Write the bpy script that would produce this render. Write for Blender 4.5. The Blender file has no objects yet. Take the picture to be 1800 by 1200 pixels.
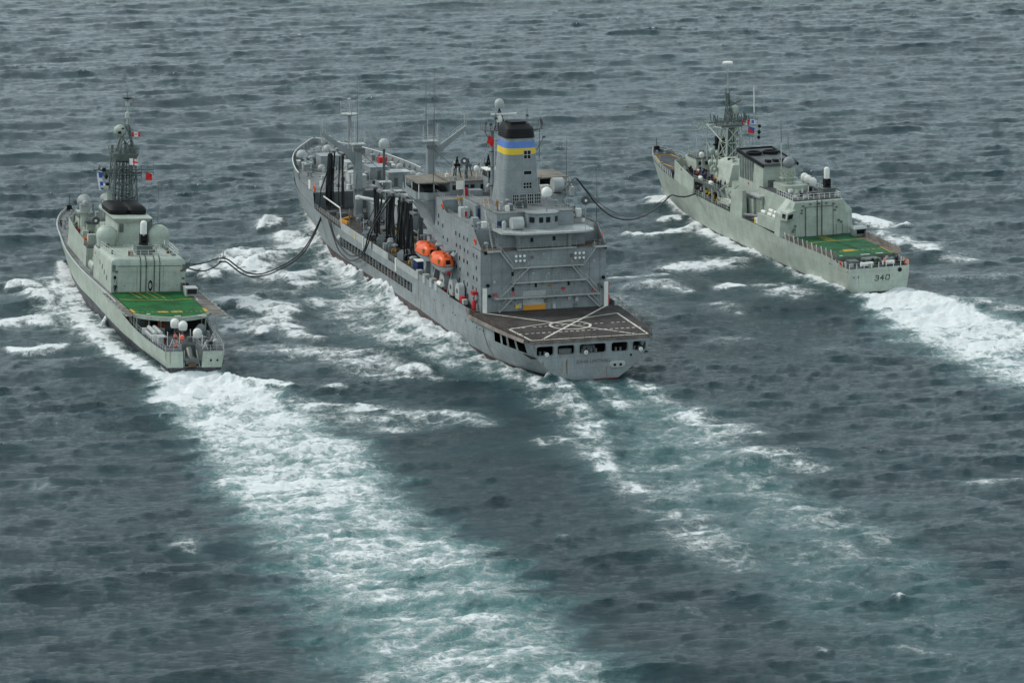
import bpy, bmesh, math, random
import numpy as np
from mathutils import Vector, Matrix
from mathutils.geometry import tessellate_polygon

# ------------------------------------------------------------------ camera, sky, sun, exposure
random.seed(7)
SC = bpy.context.scene
COL = SC.collection
R = math.radians
cam = bpy.data.cameras.new('camera'); camo = bpy.data.objects.new('camera', cam); COL.objects.link(camo)
cam.sensor_width = 36; cam.lens = 124.0
camo.location = (0, 0, 130.5); camo.rotation_euler = (math.pi/2 - 0.1982, 0, 0)
cam.clip_start = 1; cam.clip_end = 60000
SC.camera = camo
SUN_EL, SUN_AZ = R(42), R(-68)          # azimuth from +Y, clockwise positive: light comes from the left, a little ahead
world = bpy.data.worlds.new('World'); SC.world = world; world.use_nodes = True
nt = world.node_tree; nt.nodes.clear()
def wn(t): return nt.nodes.new(t)
sky = wn('ShaderNodeTexSky'); sky.sky_type = 'NISHITA'; sky.sun_disc = False
sky.sun_elevation = SUN_EL; sky.sun_rotation = SUN_AZ; sky.air_density = 1.0; sky.dust_density = 4.0; sky.ozone_density = 1.0
hs = wn('ShaderNodeHueSaturation'); hs.inputs['Saturation'].default_value = 0.45
nt.links.new(sky.outputs[0], hs.inputs['Color'])
tc = wn('ShaderNodeTexCoord'); nz = wn('ShaderNodeTexNoise'); nz.inputs['Scale'].default_value = 2.2; nz.inputs['Detail'].default_value = 4
mp = wn('ShaderNodeMapping'); mp.inputs['Scale'].default_value = (1, 1, 2.4)
nt.links.new(tc.outputs['Generated'], mp.inputs[0]); nt.links.new(mp.outputs[0], nz.inputs['Vector'])
cr = wn('ShaderNodeValToRGB')
cr.color_ramp.elements[0].position = .32; cr.color_ramp.elements[0].color = (3.35, 4.3, 4.7, 1)
cr.color_ramp.elements[1].position = .70; cr.color_ramp.elements[1].color = (8.6, 10.1, 10.7, 1)
nt.links.new(nz.outputs[0], cr.inputs[0])
mx = wn('ShaderNodeMix'); mx.data_type = 'RGBA'; mx.inputs[0].default_value = 0.9       # overcast deck over the clear sky
nt.links.new(hs.outputs[0], mx.inputs[6]); nt.links.new(cr.outputs[0], mx.inputs[7])
bg = wn('ShaderNodeBackground'); bg.inputs['Strength'].default_value = 0.10
wo = wn('ShaderNodeOutputWorld'); sxyz = wn('ShaderNodeSeparateXYZ'); nt.links.new(tc.outputs['Generated'], sxyz.inputs[0])   # paler towards the horizon, as under thin overcast
hr = wn('ShaderNodeMapRange'); nt.links.new(sxyz.outputs[2], hr.inputs[0]); hr.inputs[1].default_value = 0.0; hr.inputs[2].default_value = 0.75; hr.inputs[3].default_value = 1.42; hr.inputs[4].default_value = 0.78
hv = wn('ShaderNodeVectorMath'); hv.operation = 'SCALE'; nt.links.new(mx.outputs[2], hv.inputs[0]); nt.links.new(hr.outputs[0], hv.inputs['Scale'])
nt.links.new(hv.outputs[0], bg.inputs[0]); nt.links.new(bg.outputs[0], wo.inputs[0])
sun = bpy.data.lights.new('sun', 'SUN'); sun.energy = 1.5; sun.angle = R(14); sun.color = (1, .97, .92)
suno = bpy.data.objects.new('sun', sun); COL.objects.link(suno)
sd = Vector((math.sin(SUN_AZ)*math.cos(SUN_EL), math.cos(SUN_AZ)*math.cos(SUN_EL), math.sin(SUN_EL)))
suno.rotation_euler = sd.to_track_quat('Z', 'Y').to_euler()
SC.view_settings.view_transform = 'Standard'; SC.view_settings.look = 'None'; SC.view_settings.gamma = 1
SC.view_settings.exposure = 0.27; SC.view_settings.use_curve_mapping = False
SC.cycles.max_bounces = 6; SC.cycles.diffuse_bounces = 3; SC.cycles.transparent_max_bounces = 8

# ------------------------------------------------------------------ materials
def newmat(name):
    m = bpy.data.materials.new(name); m.use_nodes = True
    return m, m.node_tree, m.node_tree.nodes['Principled BSDF']
def N(t, kind, **kw):
    n = t.nodes.new('ShaderNode'+kind)
    for k, v in kw.items():
        if k in n.inputs: n.inputs[k].default_value = v
        else: setattr(n, k, v)
    return n
def maprange(t, src, a, b, c=0., d=1., smooth=True):
    n = N(t, 'MapRange'); n.interpolation_type = 'SMOOTHSTEP' if smooth else 'LINEAR'
    t.links.new(src, n.inputs[0])
    for i, v in enumerate((a, b, c, d)): n.inputs[1+i].default_value = v
    return n.outputs[0]
def mixc(t, fac, a, b):
    n = N(t, 'Mix', data_type='RGBA')
    if isinstance(fac, float): n.inputs[0].default_value = fac
    else: t.links.new(fac, n.inputs[0])
    for i, v in ((6, a), (7, b)):
        if isinstance(v, tuple): n.inputs[i].default_value = (*v, 1)
        else: t.links.new(v, n.inputs[i])
    return n.outputs[2]
def noise(t, vec, scale, detail=3, rough=.55, dist=0.):
    n = N(t, 'TexNoise', Scale=scale, Detail=detail, Roughness=rough, Distortion=dist); t.links.new(vec, n.inputs['Vector']); return n.outputs[0]
def mapping(t, vec, sc, rot=(0, 0, 0)):
    n = N(t, 'Mapping'); n.inputs['Scale'].default_value = sc; n.inputs['Rotation'].default_value = rot; t.links.new(vec, n.inputs[0]); return n.outputs[0]
def math_(t, op, a, b=None):
    n = N(t, 'Math', operation=op)
    for i, v in ((0, a), (1, b)):
        if v is None: continue
        if isinstance(v, (int, float)): n.inputs[i].default_value = v
        else: t.links.new(v, n.inputs[i])
    return n.outputs[0]
# ------------------------------------------------------------------ foam on the water (metres)
BANDS=[[(625.7,-63.5,-51.8,1.00,0.60),(617.7,-66.0,-46.8,1.00,0.70),(604.2,-66.2,-39.4,0.88,0.80),(592.6,-63.1,-34.7,0.74,0.90),(579.3,-58.4,-28.7,0.64,0.95),(564.4,-54.2,-21.7,0.60,0.95),(548.3,-51.3,-17.7,0.62,0.95),(533.0,-48.6,-15.0,0.61,0.95),(522.1,-46.4,-12.6,0.57,0.90),(509.9,-42.0,-7.6,0.56,0.90),(498.2,-38.6,-0.4,0.54,0.90),(485.4,-36.0,3.2,0.51,0.90),(470.3,-33.4,7.9,0.48,0.90),(456.1,-30.5,10.7,0.45,0.85),(442.7,-27.4,14.5,0.49,0.85),(430.0,-23.8,17.3,0.48,0.80),(408.8,-19.3,20.6,0.40,0.70)],
[(705.0,68.2,80.9,1.00,0.60),(699.9,68.0,87.3,1.00,0.70),(690.0,68.0,90.6,0.92,0.80),(675.1,67.9,98.7,0.78,0.90),(660.8,67.1,108.6,0.72,0.90),(644.4,73.2,116.6,0.68,0.85),(628.7,77.7,126.4,0.66,0.85),(613.8,82.5,134.6,0.62,0.80),(597.2,88.7,142.9,0.60,0.80),(572.8,99.5,151.6,0.50,0.70)],
[(617.7,6.6,19.9,0.22,0.40),(599.5,8.4,28.7,0.26,0.42),(581.5,9.6,35.6,0.35,0.55),(560.3,10.2,41.7,0.34,0.55),(540.5,12.5,47.5,0.32,0.50),(525.7,18.3,50.6,0.30,0.46),(508.2,23.7,59.2,0.27,0.42),(485.4,29.1,66.3,0.23,0.36),(461.7,34.7,71.8,0.15,0.22),(430.0,41.8,77.9,0.12,0.16)]]
STROKES=[
(0.95,0.10,1.50,0.7,0.7,[(6.3, 614.8), (7.5, 616.7)]),
(0.90,0.10,1.40,0.7,0.7,[(-78.1, 663.6), (-77.8, 666.5)]),
(0.90,0.10,1.20,1.0,0.8,[(-29.5, 720.5), (-28.1, 715.3)]),
(0.50,0.10,0.40,1.2,1.2,[(-55.0, 783.0), (-53.8, 789.3)]),
(0.40,0.00,0.20,0.8,0.8,[(91.5, 1167.4), (94.1, 1164.0)]),
(0.40,0.00,0.20,0.8,0.8,[(-116.6, 1202.3), (-113.9, 1198.7)]),
(0.35,0.00,0.20,0.8,0.8,[(109.2, 836.9), (110.9, 834.3)]),
(0.40,0.10,0.30,0.8,0.8,[(-71.6, 958.1), (-69.6, 955.8)]),
(0.40,0.10,0.30,0.8,0.8,[(6.7, 504.8), (8.4, 505.5)]),
(0.40,0.10,0.30,0.8,0.8,[(20.4, 488.6), (21.1, 487.9)]),
(0.42,0.10,0.20,2.0,3.0,[(43.4, 501.5), (49.3, 493.3), (53.9, 490.1)]),
(0.38,0.10,0.20,2.0,2.0,[(71.2, 536.8), (77.1, 540.5), (80.4, 538.6)]),
(0.60,0.35,0.40,2.2,4.0,[(8.6, 614.8), (9.9, 599.5), (13.5, 581.5), (13.4, 560.3), (15.8, 544.4)]),
(0.50,0.20,0.00,4.0,7.0,[(15.8, 544.4), (20.3, 532.3), (25.8, 518.5), (28.4, 501.5), (33.2, 485.4)]),
(0.55,0.30,0.30,1.5,3.0,[(12.7, 614.8), (15.5, 608.0), (17.8, 599.5), (19.4, 588.1)]),
(0.55,0.20,0.30,1.5,5.0,[(20.3, 614.8), (25.7, 599.5), (30.4, 583.7), (40.7, 572.0)]),
(0.50,0.20,0.00,3.0,5.0,[(27.6, 597.2), (33.2, 572.8), (40.5, 556.2), (48.1, 547.5)]),
(0.42,0.20,0.00,5.0,8.0,[(31.4, 574.9), (36.1, 544.4), (43.4, 522.1), (54.7, 498.2)]),
(0.50,0.10,0.20,2.0,2.0,[(5.1, 562.3), (7.1, 568.6), (9.3, 562.3)]),
(0.45,0.20,0.30,2.5,4.0,[(-2.1, 628.7), (3.0, 616.2), (7.4, 599.5), (8.7, 585.9)]),
(0.95,0.20,0.80,2.0,3.0,[(-46.6, 823.9), (-43.9, 790.9), (-41.0, 764.0)]),
(0.85,0.20,0.90,2.5,4.0,[(-40.6, 764.0), (-36.3, 738.9), (-30.4, 712.0)]),
(0.95,0.20,1.60,2.2,3.2,[(-31.9, 721.9), (-28.9, 711.4), (-25.1, 696.2), (-22.6, 687.0)]),
(0.80,0.30,1.20,3.0,4.5,[(-24.2, 702.4), (-19.7, 666.5), (-15.1, 655.3), (-11.6, 643.3)]),
(0.60,0.40,0.70,3.0,4.0,[(-12.8, 649.8), (-7.3, 636.5), (-2.1, 622.7), (4.1, 614.8)]),
(0.55,0.30,0.30,5.0,7.0,[(-45.2, 779.1), (-38.5, 735.4), (-28.3, 690.0), (-19.2, 649.8), (-10.4, 628.7)]),
(0.50,0.20,0.20,8.0,8.0,[(-38.3, 687.0), (-31.1, 675.1), (-21.4, 649.8)]),
(0.95,0.10,1.20,1.6,2.5,[(-56.5, 776.1), (-54.3, 782.2), (-52.4, 785.3)]),
(0.80,0.10,0.80,3.0,4.0,[(-51.1, 771.5), (-47.9, 760.3), (-45.7, 755.2)]),
(0.85,0.10,1.00,4.0,6.0,[(-42.1, 756.7), (-46.6, 749.4), (-51.0, 741.0), (-56.1, 728.6)]),
(0.85,0.10,0.60,5.0,4.0,[(-58.3, 742.4), (-54.4, 721.9), (-46.9, 715.3), (-41.8, 718.6)]),
(0.70,0.10,0.40,2.0,2.0,[(-47.1, 718.6), (-43.0, 708.8), (-39.7, 712.0)]),
(0.95,0.10,1.20,1.6,2.4,[(-67.1, 718.6), (-64.5, 721.9), (-61.1, 714.0)]),
(0.50,0.10,0.50,2.0,2.5,[(-51.5, 697.4), (-48.5, 703.7), (-42.1, 693.1)]),
(0.85,0.20,1.00,4.0,4.0,[(-59.0, 684.0), (-54.4, 690.0), (-48.1, 681.0), (-42.1, 675.1)]),
(0.60,0.20,0.30,7.0,7.0,[(-56.9, 672.2), (-52.4, 663.6), (-47.8, 660.8)]),
(0.70,0.10,0.80,2.0,3.0,[(-48.0, 655.3), (-45.5, 675.1), (-40.9, 655.3), (-36.3, 649.8)]),
(0.55,0.10,0.20,6.0,7.0,[(-50.7, 641.7), (-42.1, 639.1), (-31.4, 636.5), (-20.6, 626.2)]),
(0.80,0.10,0.80,1.5,2.2,[(-20.5, 622.7), (-17.5, 626.2), (-15.2, 623.7)]),
(0.60,0.10,0.50,1.5,1.5,[(-32.9, 604.2), (-31.1, 608.0), (-29.0, 605.2)]),
(0.60,0.20,0.40,2.5,5.0,[(-35.3, 594.0), (-27.4, 592.6), (-19.4, 585.9), (-11.6, 583.7), (-4.8, 579.3)]),
(0.50,0.10,0.20,5.0,5.0,[(-31.1, 628.7), (-22.5, 621.2), (-14.2, 616.2)]),
(0.95,0.20,1.00,2.0,3.0,[(-51.3, 616.2), (-46.5, 612.8), (-42.2, 609.0), (-39.6, 607.1)]),
(0.50,0.20,0.10,6.0,6.0,[(-37.5, 597.2), (-29.0, 585.9), (-19.1, 577.1)]),
(0.95,0.10,1.20,1.6,2.2,[(-102.2, 703.7), (-99.8, 707.5), (-95.8, 703.7)]),
(0.80,0.10,0.80,2.5,3.0,[(-97.1, 696.2), (-94.0, 690.0), (-91.4, 687.0)]),
(0.60,0.10,0.50,2.0,2.5,[(-96.9, 712.0), (-95.6, 715.3), (-93.0, 708.8), (-90.3, 705.6)]),
(0.80,0.10,0.90,2.5,3.5,[(-97.9, 661.9), (-95.7, 669.3), (-92.6, 671.1), (-89.5, 663.6)]),
(0.80,0.10,0.70,2.2,2.5,[(-93.2, 643.3), (-88.7, 641.7), (-84.1, 647.1)]),
(0.45,0.10,0.30,3.0,3.0,[(-84.9, 628.7), (-82.1, 631.3), (-78.0, 631.3)]),
(0.75,0.20,0.20,2.0,3.0,[(-95.0, 732.0), (-90.1, 708.8), (-85.0, 681.0), (-80.4, 660.8)]),
(0.60,0.20,0.20,5.0,7.0,[(-93.2, 715.3), (-87.6, 684.0), (-81.5, 660.8), (-74.2, 644.4)]),
(0.90,0.30,0.20,1.6,2.4,[(-82.0, 663.6), (-76.1, 647.1), (-71.5, 633.9), (-66.8, 623.7), (-63.5, 621.2)]),
(0.35,0.10,0.10,3.0,3.0,[(-80.0, 583.7), (-75.6, 579.3), (-70.3, 574.9)]),
(0.35,0.10,0.10,2.5,2.5,[(-73.2, 574.9), (-69.6, 577.1), (-66.4, 574.1)]),
(0.35,0.10,0.10,2.5,2.5,[(-48.9, 498.2), (-47.4, 499.8), (-46.3, 496.5)]),
(0.80,0.30,0.60,1.2,1.2,[(-25.9, 503.1), (-24.8, 504.8), (-23.6, 502.8)]),
(0.90,0.10,0.90,3.0,3.0,[(32.1, 819.6), (34.6, 815.4), (38.2, 807.0)]),
(0.85,0.10,0.80,3.0,2.5,[(25.9, 771.5), (30.1, 767.7), (35.4, 773.0), (40.1, 779.1)]),
(0.80,0.10,0.60,2.0,2.0,[(33.4, 785.3), (36.2, 790.9), (37.9, 786.9)]),
(0.90,0.20,0.60,2.0,3.0,[(37.0, 834.3), (39.3, 815.4), (42.6, 790.9), (45.4, 771.5)]),
(0.85,0.20,0.50,2.5,3.5,[(41.7, 782.2), (47.3, 760.3), (52.5, 745.9), (56.7, 736.8)]),
(0.70,0.30,0.60,2.5,3.5,[(55.7, 738.9), (61.5, 721.9), (66.8, 702.4)]),
(0.75,0.10,0.60,4.0,5.0,[(31.5, 725.2), (37.0, 728.6), (43.2, 732.0), (48.3, 736.8)]),
(0.60,0.10,0.40,2.0,2.5,[(19.9, 715.3), (25.8, 716.6), (31.9, 720.5)]),
(0.60,0.10,0.70,3.0,3.0,[(23.0, 702.4), (30.2, 708.8), (35.6, 699.3)]),
(0.85,0.10,0.80,1.4,2.0,[(41.6, 703.7), (44.7, 707.5), (46.6, 705.0)]),
(0.50,0.10,0.40,3.0,3.0,[(38.3, 687.0), (41.6, 685.2), (44.5, 676.9)]),
(0.50,0.10,0.30,5.0,5.0,[(50.0, 708.8), (55.3, 702.4), (56.6, 690.0)]),
(0.40,0.10,0.20,6.0,6.0,[(18.3, 696.2), (24.5, 678.1), (33.1, 672.2)]),
(0.40,0.10,0.20,4.0,4.0,[(36.3, 649.8), (41.9, 652.5), (44.9, 649.8)]),
(0.35,0.10,0.40,2.0,2.0,[(55.8, 639.1), (59.3, 643.3), (63.6, 644.4)]),
(0.85,0.10,0.90,3.0,2.5,[(77.5, 790.9), (82.1, 785.3), (88.0, 780.7)]),
(0.75,0.10,0.50,4.0,4.0,[(81.6, 767.7), (86.7, 756.7), (90.8, 749.4)]),
(0.50,0.10,0.30,3.0,3.0,[(85.5, 745.9), (92.4, 742.4), (99.2, 738.9)]),
(0.45,0.10,0.30,3.5,3.5,[(86.8, 715.3), (93.8, 715.3), (103.4, 716.6)]),
(0.55,0.20,0.40,2.0,5.0,[(80.3, 699.3), (90.6, 690.0), (100.7, 681.0)]),
(0.80,0.10,0.50,0.8,0.8,[(52.2, 469.7), (53.1, 470.9), (53.2, 468.9)]),
(0.45,0.10,0.30,0.9,0.9,[(40.3, 445.3), (41.2, 442.7)]),
(0.40,0.10,0.30,1.5,1.0,[(50.1, 446.6), (52.9, 445.3), (55.6, 442.7)]),
(0.40,0.10,0.30,0.6,0.9,[(55.8, 444.0), (57.5, 440.1), (57.8, 436.2)]),
(0.50,0.10,0.20,1.5,1.5,[(48.2, 499.8), (50.2, 494.3)]),
(0.60,0.00,0.30,0.8,0.8,[(-70.2, 1164.0), (-67.7, 1162.4)]),
(0.45,0.00,0.30,1.2,1.2,[(33.2, 1109.4), (36.7, 1104.9)]),
(0.45,0.00,0.30,1.2,1.2,[(122.2, 1032.3), (125.7, 1027.0)]),
(0.40,0.00,0.20,1.2,1.2,[(106.2, 933.4), (111.8, 929.0)]),
(0.40,0.10,0.30,1.5,1.5,[(24.1, 464.5), (25.3, 466.0)]),
(0.35,0.10,0.20,1.5,1.5,[(-74.3, 533.0), (-70.9, 534.5)])]
# ------------------------------------------------------------------ the sea
# wakes: rows (y, x left, x right, foam, aeration); strokes: foam, aeration, crest height, half width start/end, points - all metres on the water
def ocean_tile(n, L, wind, Hs, Lp, seed, spread=2, smin=0.0):
    rng = np.random.default_rng(seed)
    k1 = 2*np.pi*np.fft.fftfreq(n, L/n); kx, ky = np.meshgrid(k1, k1)
    k = np.hypot(kx, ky); k[0, 0] = 1e-6
    kp = 2*np.pi/Lp
    P = np.exp(-1.1*(kp/k)**2)/k**3.75
    c = (kx*math.cos(wind)+ky*math.sin(wind))/k
    P *= np.where(c > 0, np.abs(c)**spread, .12*np.abs(c)**spread) + .02
    P *= np.exp(-(k*smin)**2); P[0, 0] = 0
    g = (rng.normal(size=(n, n))+1j*rng.normal(size=(n, n)))*np.sqrt(P)
    h = np.fft.ifft2(g).real; s = Hs/4/h.std()
    dx = np.fft.ifft2(-1j*kx/k*g).real*s; dy = np.fft.ifft2(-1j*ky/k*g).real*s
    jxx = np.fft.ifft2(kx*kx/k*g).real*s; jyy = np.fft.ifft2(ky*ky/k*g).real*s
    return h*s, -dx, -dy, jxx+jyy
def sample(tile, L, X, Y):
    n = tile.shape[0]; u = (X/L*n) % n; v = (Y/L*n) % n
    i = np.floor(u).astype(int); j = np.floor(v).astype(int); fu = u-i; fv = v-j; i %= n; j %= n; i1 = (i+1) % n; j1 = (j+1) % n
    return tile[j, i]*(1-fu)*(1-fv)+tile[j, i1]*fu*(1-fv)+tile[j1, i]*(1-fu)*fv+tile[j1, i1]*fu*fv
def sstep(a, b, x):
    t = np.clip((x-a)/(b-a), 0, 1); return t*t*(3-2*t)
def make_sea():
    # one sheet: fine cells where the ships sail, long cells out to the horizon
    a = np.linspace(-.178, .178, 930)
    ext = .178+np.cumsum(np.geomspace(.002, 1.6, 22)); a = np.concatenate([-ext[::-1], a, ext])
    y = np.geomspace(392, 1420, 960)
    y = np.concatenate([-np.geomspace(30, 20000, 8)[::-1]+0, np.linspace(0, 385, 60), y, 1420*np.geomspace(1.004, 30, 60)])
    A, Y = np.meshgrid(a, y); X = A*np.maximum(Y, 380)
    nr, nc = X.shape
    X = X.ravel().astype(float); Y = Y.ravel().astype(float)
    fade = np.exp(-np.maximum(0, np.hypot(X, Y-800)-900)/500)
    # warp so no tile repeats visibly
    T1 = ocean_tile(512, 310., R(-76), 1.40, 34., 3, 14)
    T2 = ocean_tile(512, 123., R(-36), .40, 15., 9, 8, .02)
    T3 = ocean_tile(512, 57., R(-112), .32, 6.5, 21, 6, .008)
    H = np.zeros_like(X); DX = H.copy(); DY = H.copy(); J = H.copy()
    gust = .75+.5*sample(T1[0], 1900., X*1.1+300, Y)/T1[0].std()*.35
    gust = np.clip(gust, .5, 1.3)
    for T, L, ch, rot in ((T1, 310., 1.35, .0), (T2, 123., 1.1, .6), (T3, 57., 1.0, -.5)):
        c, s = math.cos(rot), math.sin(rot); U = X*c-Y*s+37; V = X*s+Y*c+11
        w = 1. if T is T1 else gust
        H += w*sample(T[0], L, U, V); dx = ch*w*sample(T[1], L, U, V); dy = ch*w*sample(T[2], L, U, V)
        DX += dx*c+dy*s; DY += -dx*s+dy*c; J += ch*w*sample(T[3], L, U, V)
    foam = .7*sstep(J.std()*2.9, J.std()*4.1, J)
    teal = np.zeros_like(X); ridge = np.zeros_like(X)
    nA = sample(T1[0], 150., X+5, Y*1.3)/T1[0].std(); nB = sample(T2[0], 60., X, Y)/T2[0].std()
    for rows in BANDS:
        rows = sorted(rows); yy = np.array([r[0] for r in rows])
        f = [np.interp(Y, yy, [r[i] for r in rows]) for i in (1, 2, 3, 4)]
        ctr = (f[0]+f[1])/2; hw = (f[1]-f[0])/2; d = np.abs(X-ctr)/hw + .10*nA*(1-.5*f[2]) + .05*nB
        e = 1-sstep(.45, 1.2, d); endv = sstep(yy[-1]+1.5, yy[-1]-1., Y)*sstep(yy[0]-40, yy[0], Y)
        edge = 1+.35*np.exp(-((d-.85)/.14)**2)*(f[2] < .7)
        foam = np.maximum(foam, (f[2]*.93+.06)*e*endv*edge*(1+(.22*nA+.16*nB)*(1-f[2]))); teal = np.maximum(teal, f[3]*e*endv)
        ridge += e*endv*f[2]*(.25*nB+.22*nA)*.8
    for fo, te, rg, h0, h1, pts in STROKES:
        P = np.array(pts); L = np.hypot(*np.diff(P, axis=0).T); S = np.concatenate([[0], np.cumsum(L)])
        m = max(h0, h1)*4
        sel = np.where((X > P[:, 0].min()-m) & (X < P[:, 0].max()+m) & (Y > P[:, 1].min()-m*1.6) & (Y < P[:, 1].max()+m*1.6))[0]
        x, yv = X[sel], Y[sel]; best = np.full(len(sel), 1e9); tt = np.zeros(len(sel)); sg = np.zeros(len(sel))
        for i in range(len(P)-1):
            d = P[i+1]-P[i]; l2 = d@d
            t = np.clip(((x-P[i, 0])*d[0]+(yv-P[i, 1])*d[1])/l2, 0, 1)
            ex = x-P[i, 0]-t*d[0]; ey = yv-P[i, 1]-t*d[1]; q = np.hypot(ex, ey)
            b = q < best; best[b] = q[b]; tt[b] = ((S[i]+t*L[i])/S[-1])[b]; sg[b] = ey[b]
        hw = (h0+(h1-h0)*tt)*1.5*np.minimum(1, .45+3*np.minimum(tt, 1-tt))
        d = best/hw + .16*nA[sel]+.10*nB[sel]
        g = np.exp(-np.clip(d,0,9)**1.5*1.15)
        foam[sel] = np.maximum(foam[sel], min(1, fo*1.08)*np.minimum(1, g*1.25)*np.clip(.92+.16*nA[sel]+.1*nB[sel], .55, 1.1)); teal[sel] = np.maximum(teal[sel], te*np.exp(-(best/hw/1.3)**2))
        ridge[sel] += rg*np.exp(-(best/hw)**2)*(1+.15*nB[sel])
    # calm, smoothed water right in the strong wake; flattened outside the detailed area
    Z = (H*(1-.45*np.clip(foam-.5, 0, 1))+ridge)*fade
    co = np.stack([X+DX*fade, Y+DY*fade, Z], 1)
    me = bpy.data.meshes.new('sea_water'); me.vertices.add(len(co)); me.vertices.foreach_set('co', co.astype(np.float32).ravel())
    idx = np.arange(nr*nc).reshape(nr, nc)
    q = np.stack([idx[:-1, :-1], idx[:-1, 1:], idx[1:, 1:], idx[1:, :-1]], -1).reshape(-1, 4)
    me.loops.add(q.size); me.loops.foreach_set('vertex_index', q.ravel().astype(np.int32))
    me.polygons.add(len(q)); me.polygons.foreach_set('loop_start', np.arange(0, q.size, 4, dtype=np.int32))
    me.polygons.foreach_set('use_smooth', np.ones(len(q), bool))
    me.update(calc_edges=True)
    for nm, v in (('foam', foam), ('aeration', teal)):
        at = me.attributes.new(nm, 'FLOAT', 'POINT'); at.data.foreach_set('value', v.astype(np.float32))
    o = bpy.data.objects.new('sea_water', me); COL.objects.link(o); o['kind'] = 'structure'
    me.materials.append(water_material())
    return o
def water_material():
    m, t, b = newmat('sea_water')
    tcn = N(t, 'TexCoord'); P = tcn.outputs['Object']
    fo = N(t, 'Attribute', attribute_name='foam').outputs['Fac']; ae = N(t, 'Attribute', attribute_name='aeration').outputs['Fac']
    # lace: warped ridged noise at three sizes
    warp = N(t, 'TexNoise', Scale=.22, Detail=3); t.links.new(P, warp.inputs['Vector'])
    wv = N(t, 'VectorMath', operation='MULTIPLY_ADD'); t.links.new(warp.outputs['Color'], wv.inputs[0]); wv.inputs[1].default_value = (6, 6, 0); t.links.new(P, wv.inputs[2])
    Q = wv.outputs[0]
    def ridged(sc, det):
        n = noise(t, Q, sc, det, .62); d = math_(t, 'ABSOLUTE', math_(t, 'SUBTRACT', n, .5)); return math_(t, 'SUBTRACT', 1., math_(t, 'MULTIPLY', d, 5.))
    r1 = ridged(.16, 6); r2 = ridged(.45, 5); n3 = noise(t, P, 1.0, 6, .8); n4 = noise(t, Q, .075, 4, .6)
    lace = math_(t, 'ADD', math_(t, 'MULTIPLY', r1, .36), math_(t, 'MULTIPLY', r2, .34))
    lace = math_(t, 'SUBTRACT', lace, .05)
    lace = math_(t, 'ADD', lace, math_(t, 'MULTIPLY', math_(t, 'SUBTRACT', n3, .5), .95))
    lace = math_(t, 'ADD', lace, math_(t, 'MULTIPLY', math_(t, 'SUBTRACT', n4, .5), 1.0))
    # foam covers where density + lace passes one
    s = math_(t, 'ADD', math_(t, 'MULTIPLY', fo, 1.18), lace)
    cover = maprange(t, s, .89, 1.44)
    cover = math_(t, 'MULTIPLY', cover, maprange(t, fo, .02, .40))
    thin = math_(t, 'MULTIPLY', maprange(t, s, .4, 1.3), math_(t, 'MULTIPLY', fo, .34))
    cover = math_(t, 'MINIMUM', 1., math_(t, 'ADD', cover, thin))
    aer = math_(t, 'MULTIPLY', ae, maprange(t, math_(t,'ADD',n4,math_(t,'MULTIPLY',r1,.18)), .25, .8, .2, 1.))
    deep = mixc(t, maprange(t, n4, .3, .7), (.006, .028, .035), (.010, .042, .050))
    body = mixc(t, aer, deep, (.06, .215, .21))
    body = mixc(t, math_(t, 'MULTIPLY', aer, maprange(t, fo, .3, .8)), body, (.29, .55, .53))
    t.links.new(mixc(t, cover, body, (.86, .88, .88)), b.inputs['Base Color'])
    t.links.new(maprange(t, cover, 0, .8, .13, .85), b.inputs['Roughness'])
    b.inputs['IOR'].default_value = 1.333
    t.links.new(maprange(t, cover, 0, .8, .5, .1), b.inputs['Specular IOR Level'])
    w1 = noise(t, mapping(t, P, (.55, 1.3, 1), (0, 0, .15)), .75, 8, .74, .6)
    w2 = noise(t, mapping(t, P, (.7, 1.2, 1)), 2.4, 5, .65)
    hgt = math_(t, 'ADD', math_(t, 'MULTIPLY', w1, .46), math_(t, 'MULTIPLY', w2, .15))
    hgt = math_(t, 'ADD', hgt, math_(t, 'MULTIPLY', cover, .30))
    bp = N(t, 'Bump', Strength=1.0, Distance=1.0); t.links.new(hgt, bp.inputs['Height']); t.links.new(bp.outputs[0], b.inputs['Normal'])
    return m
sea = make_sea()
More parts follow.
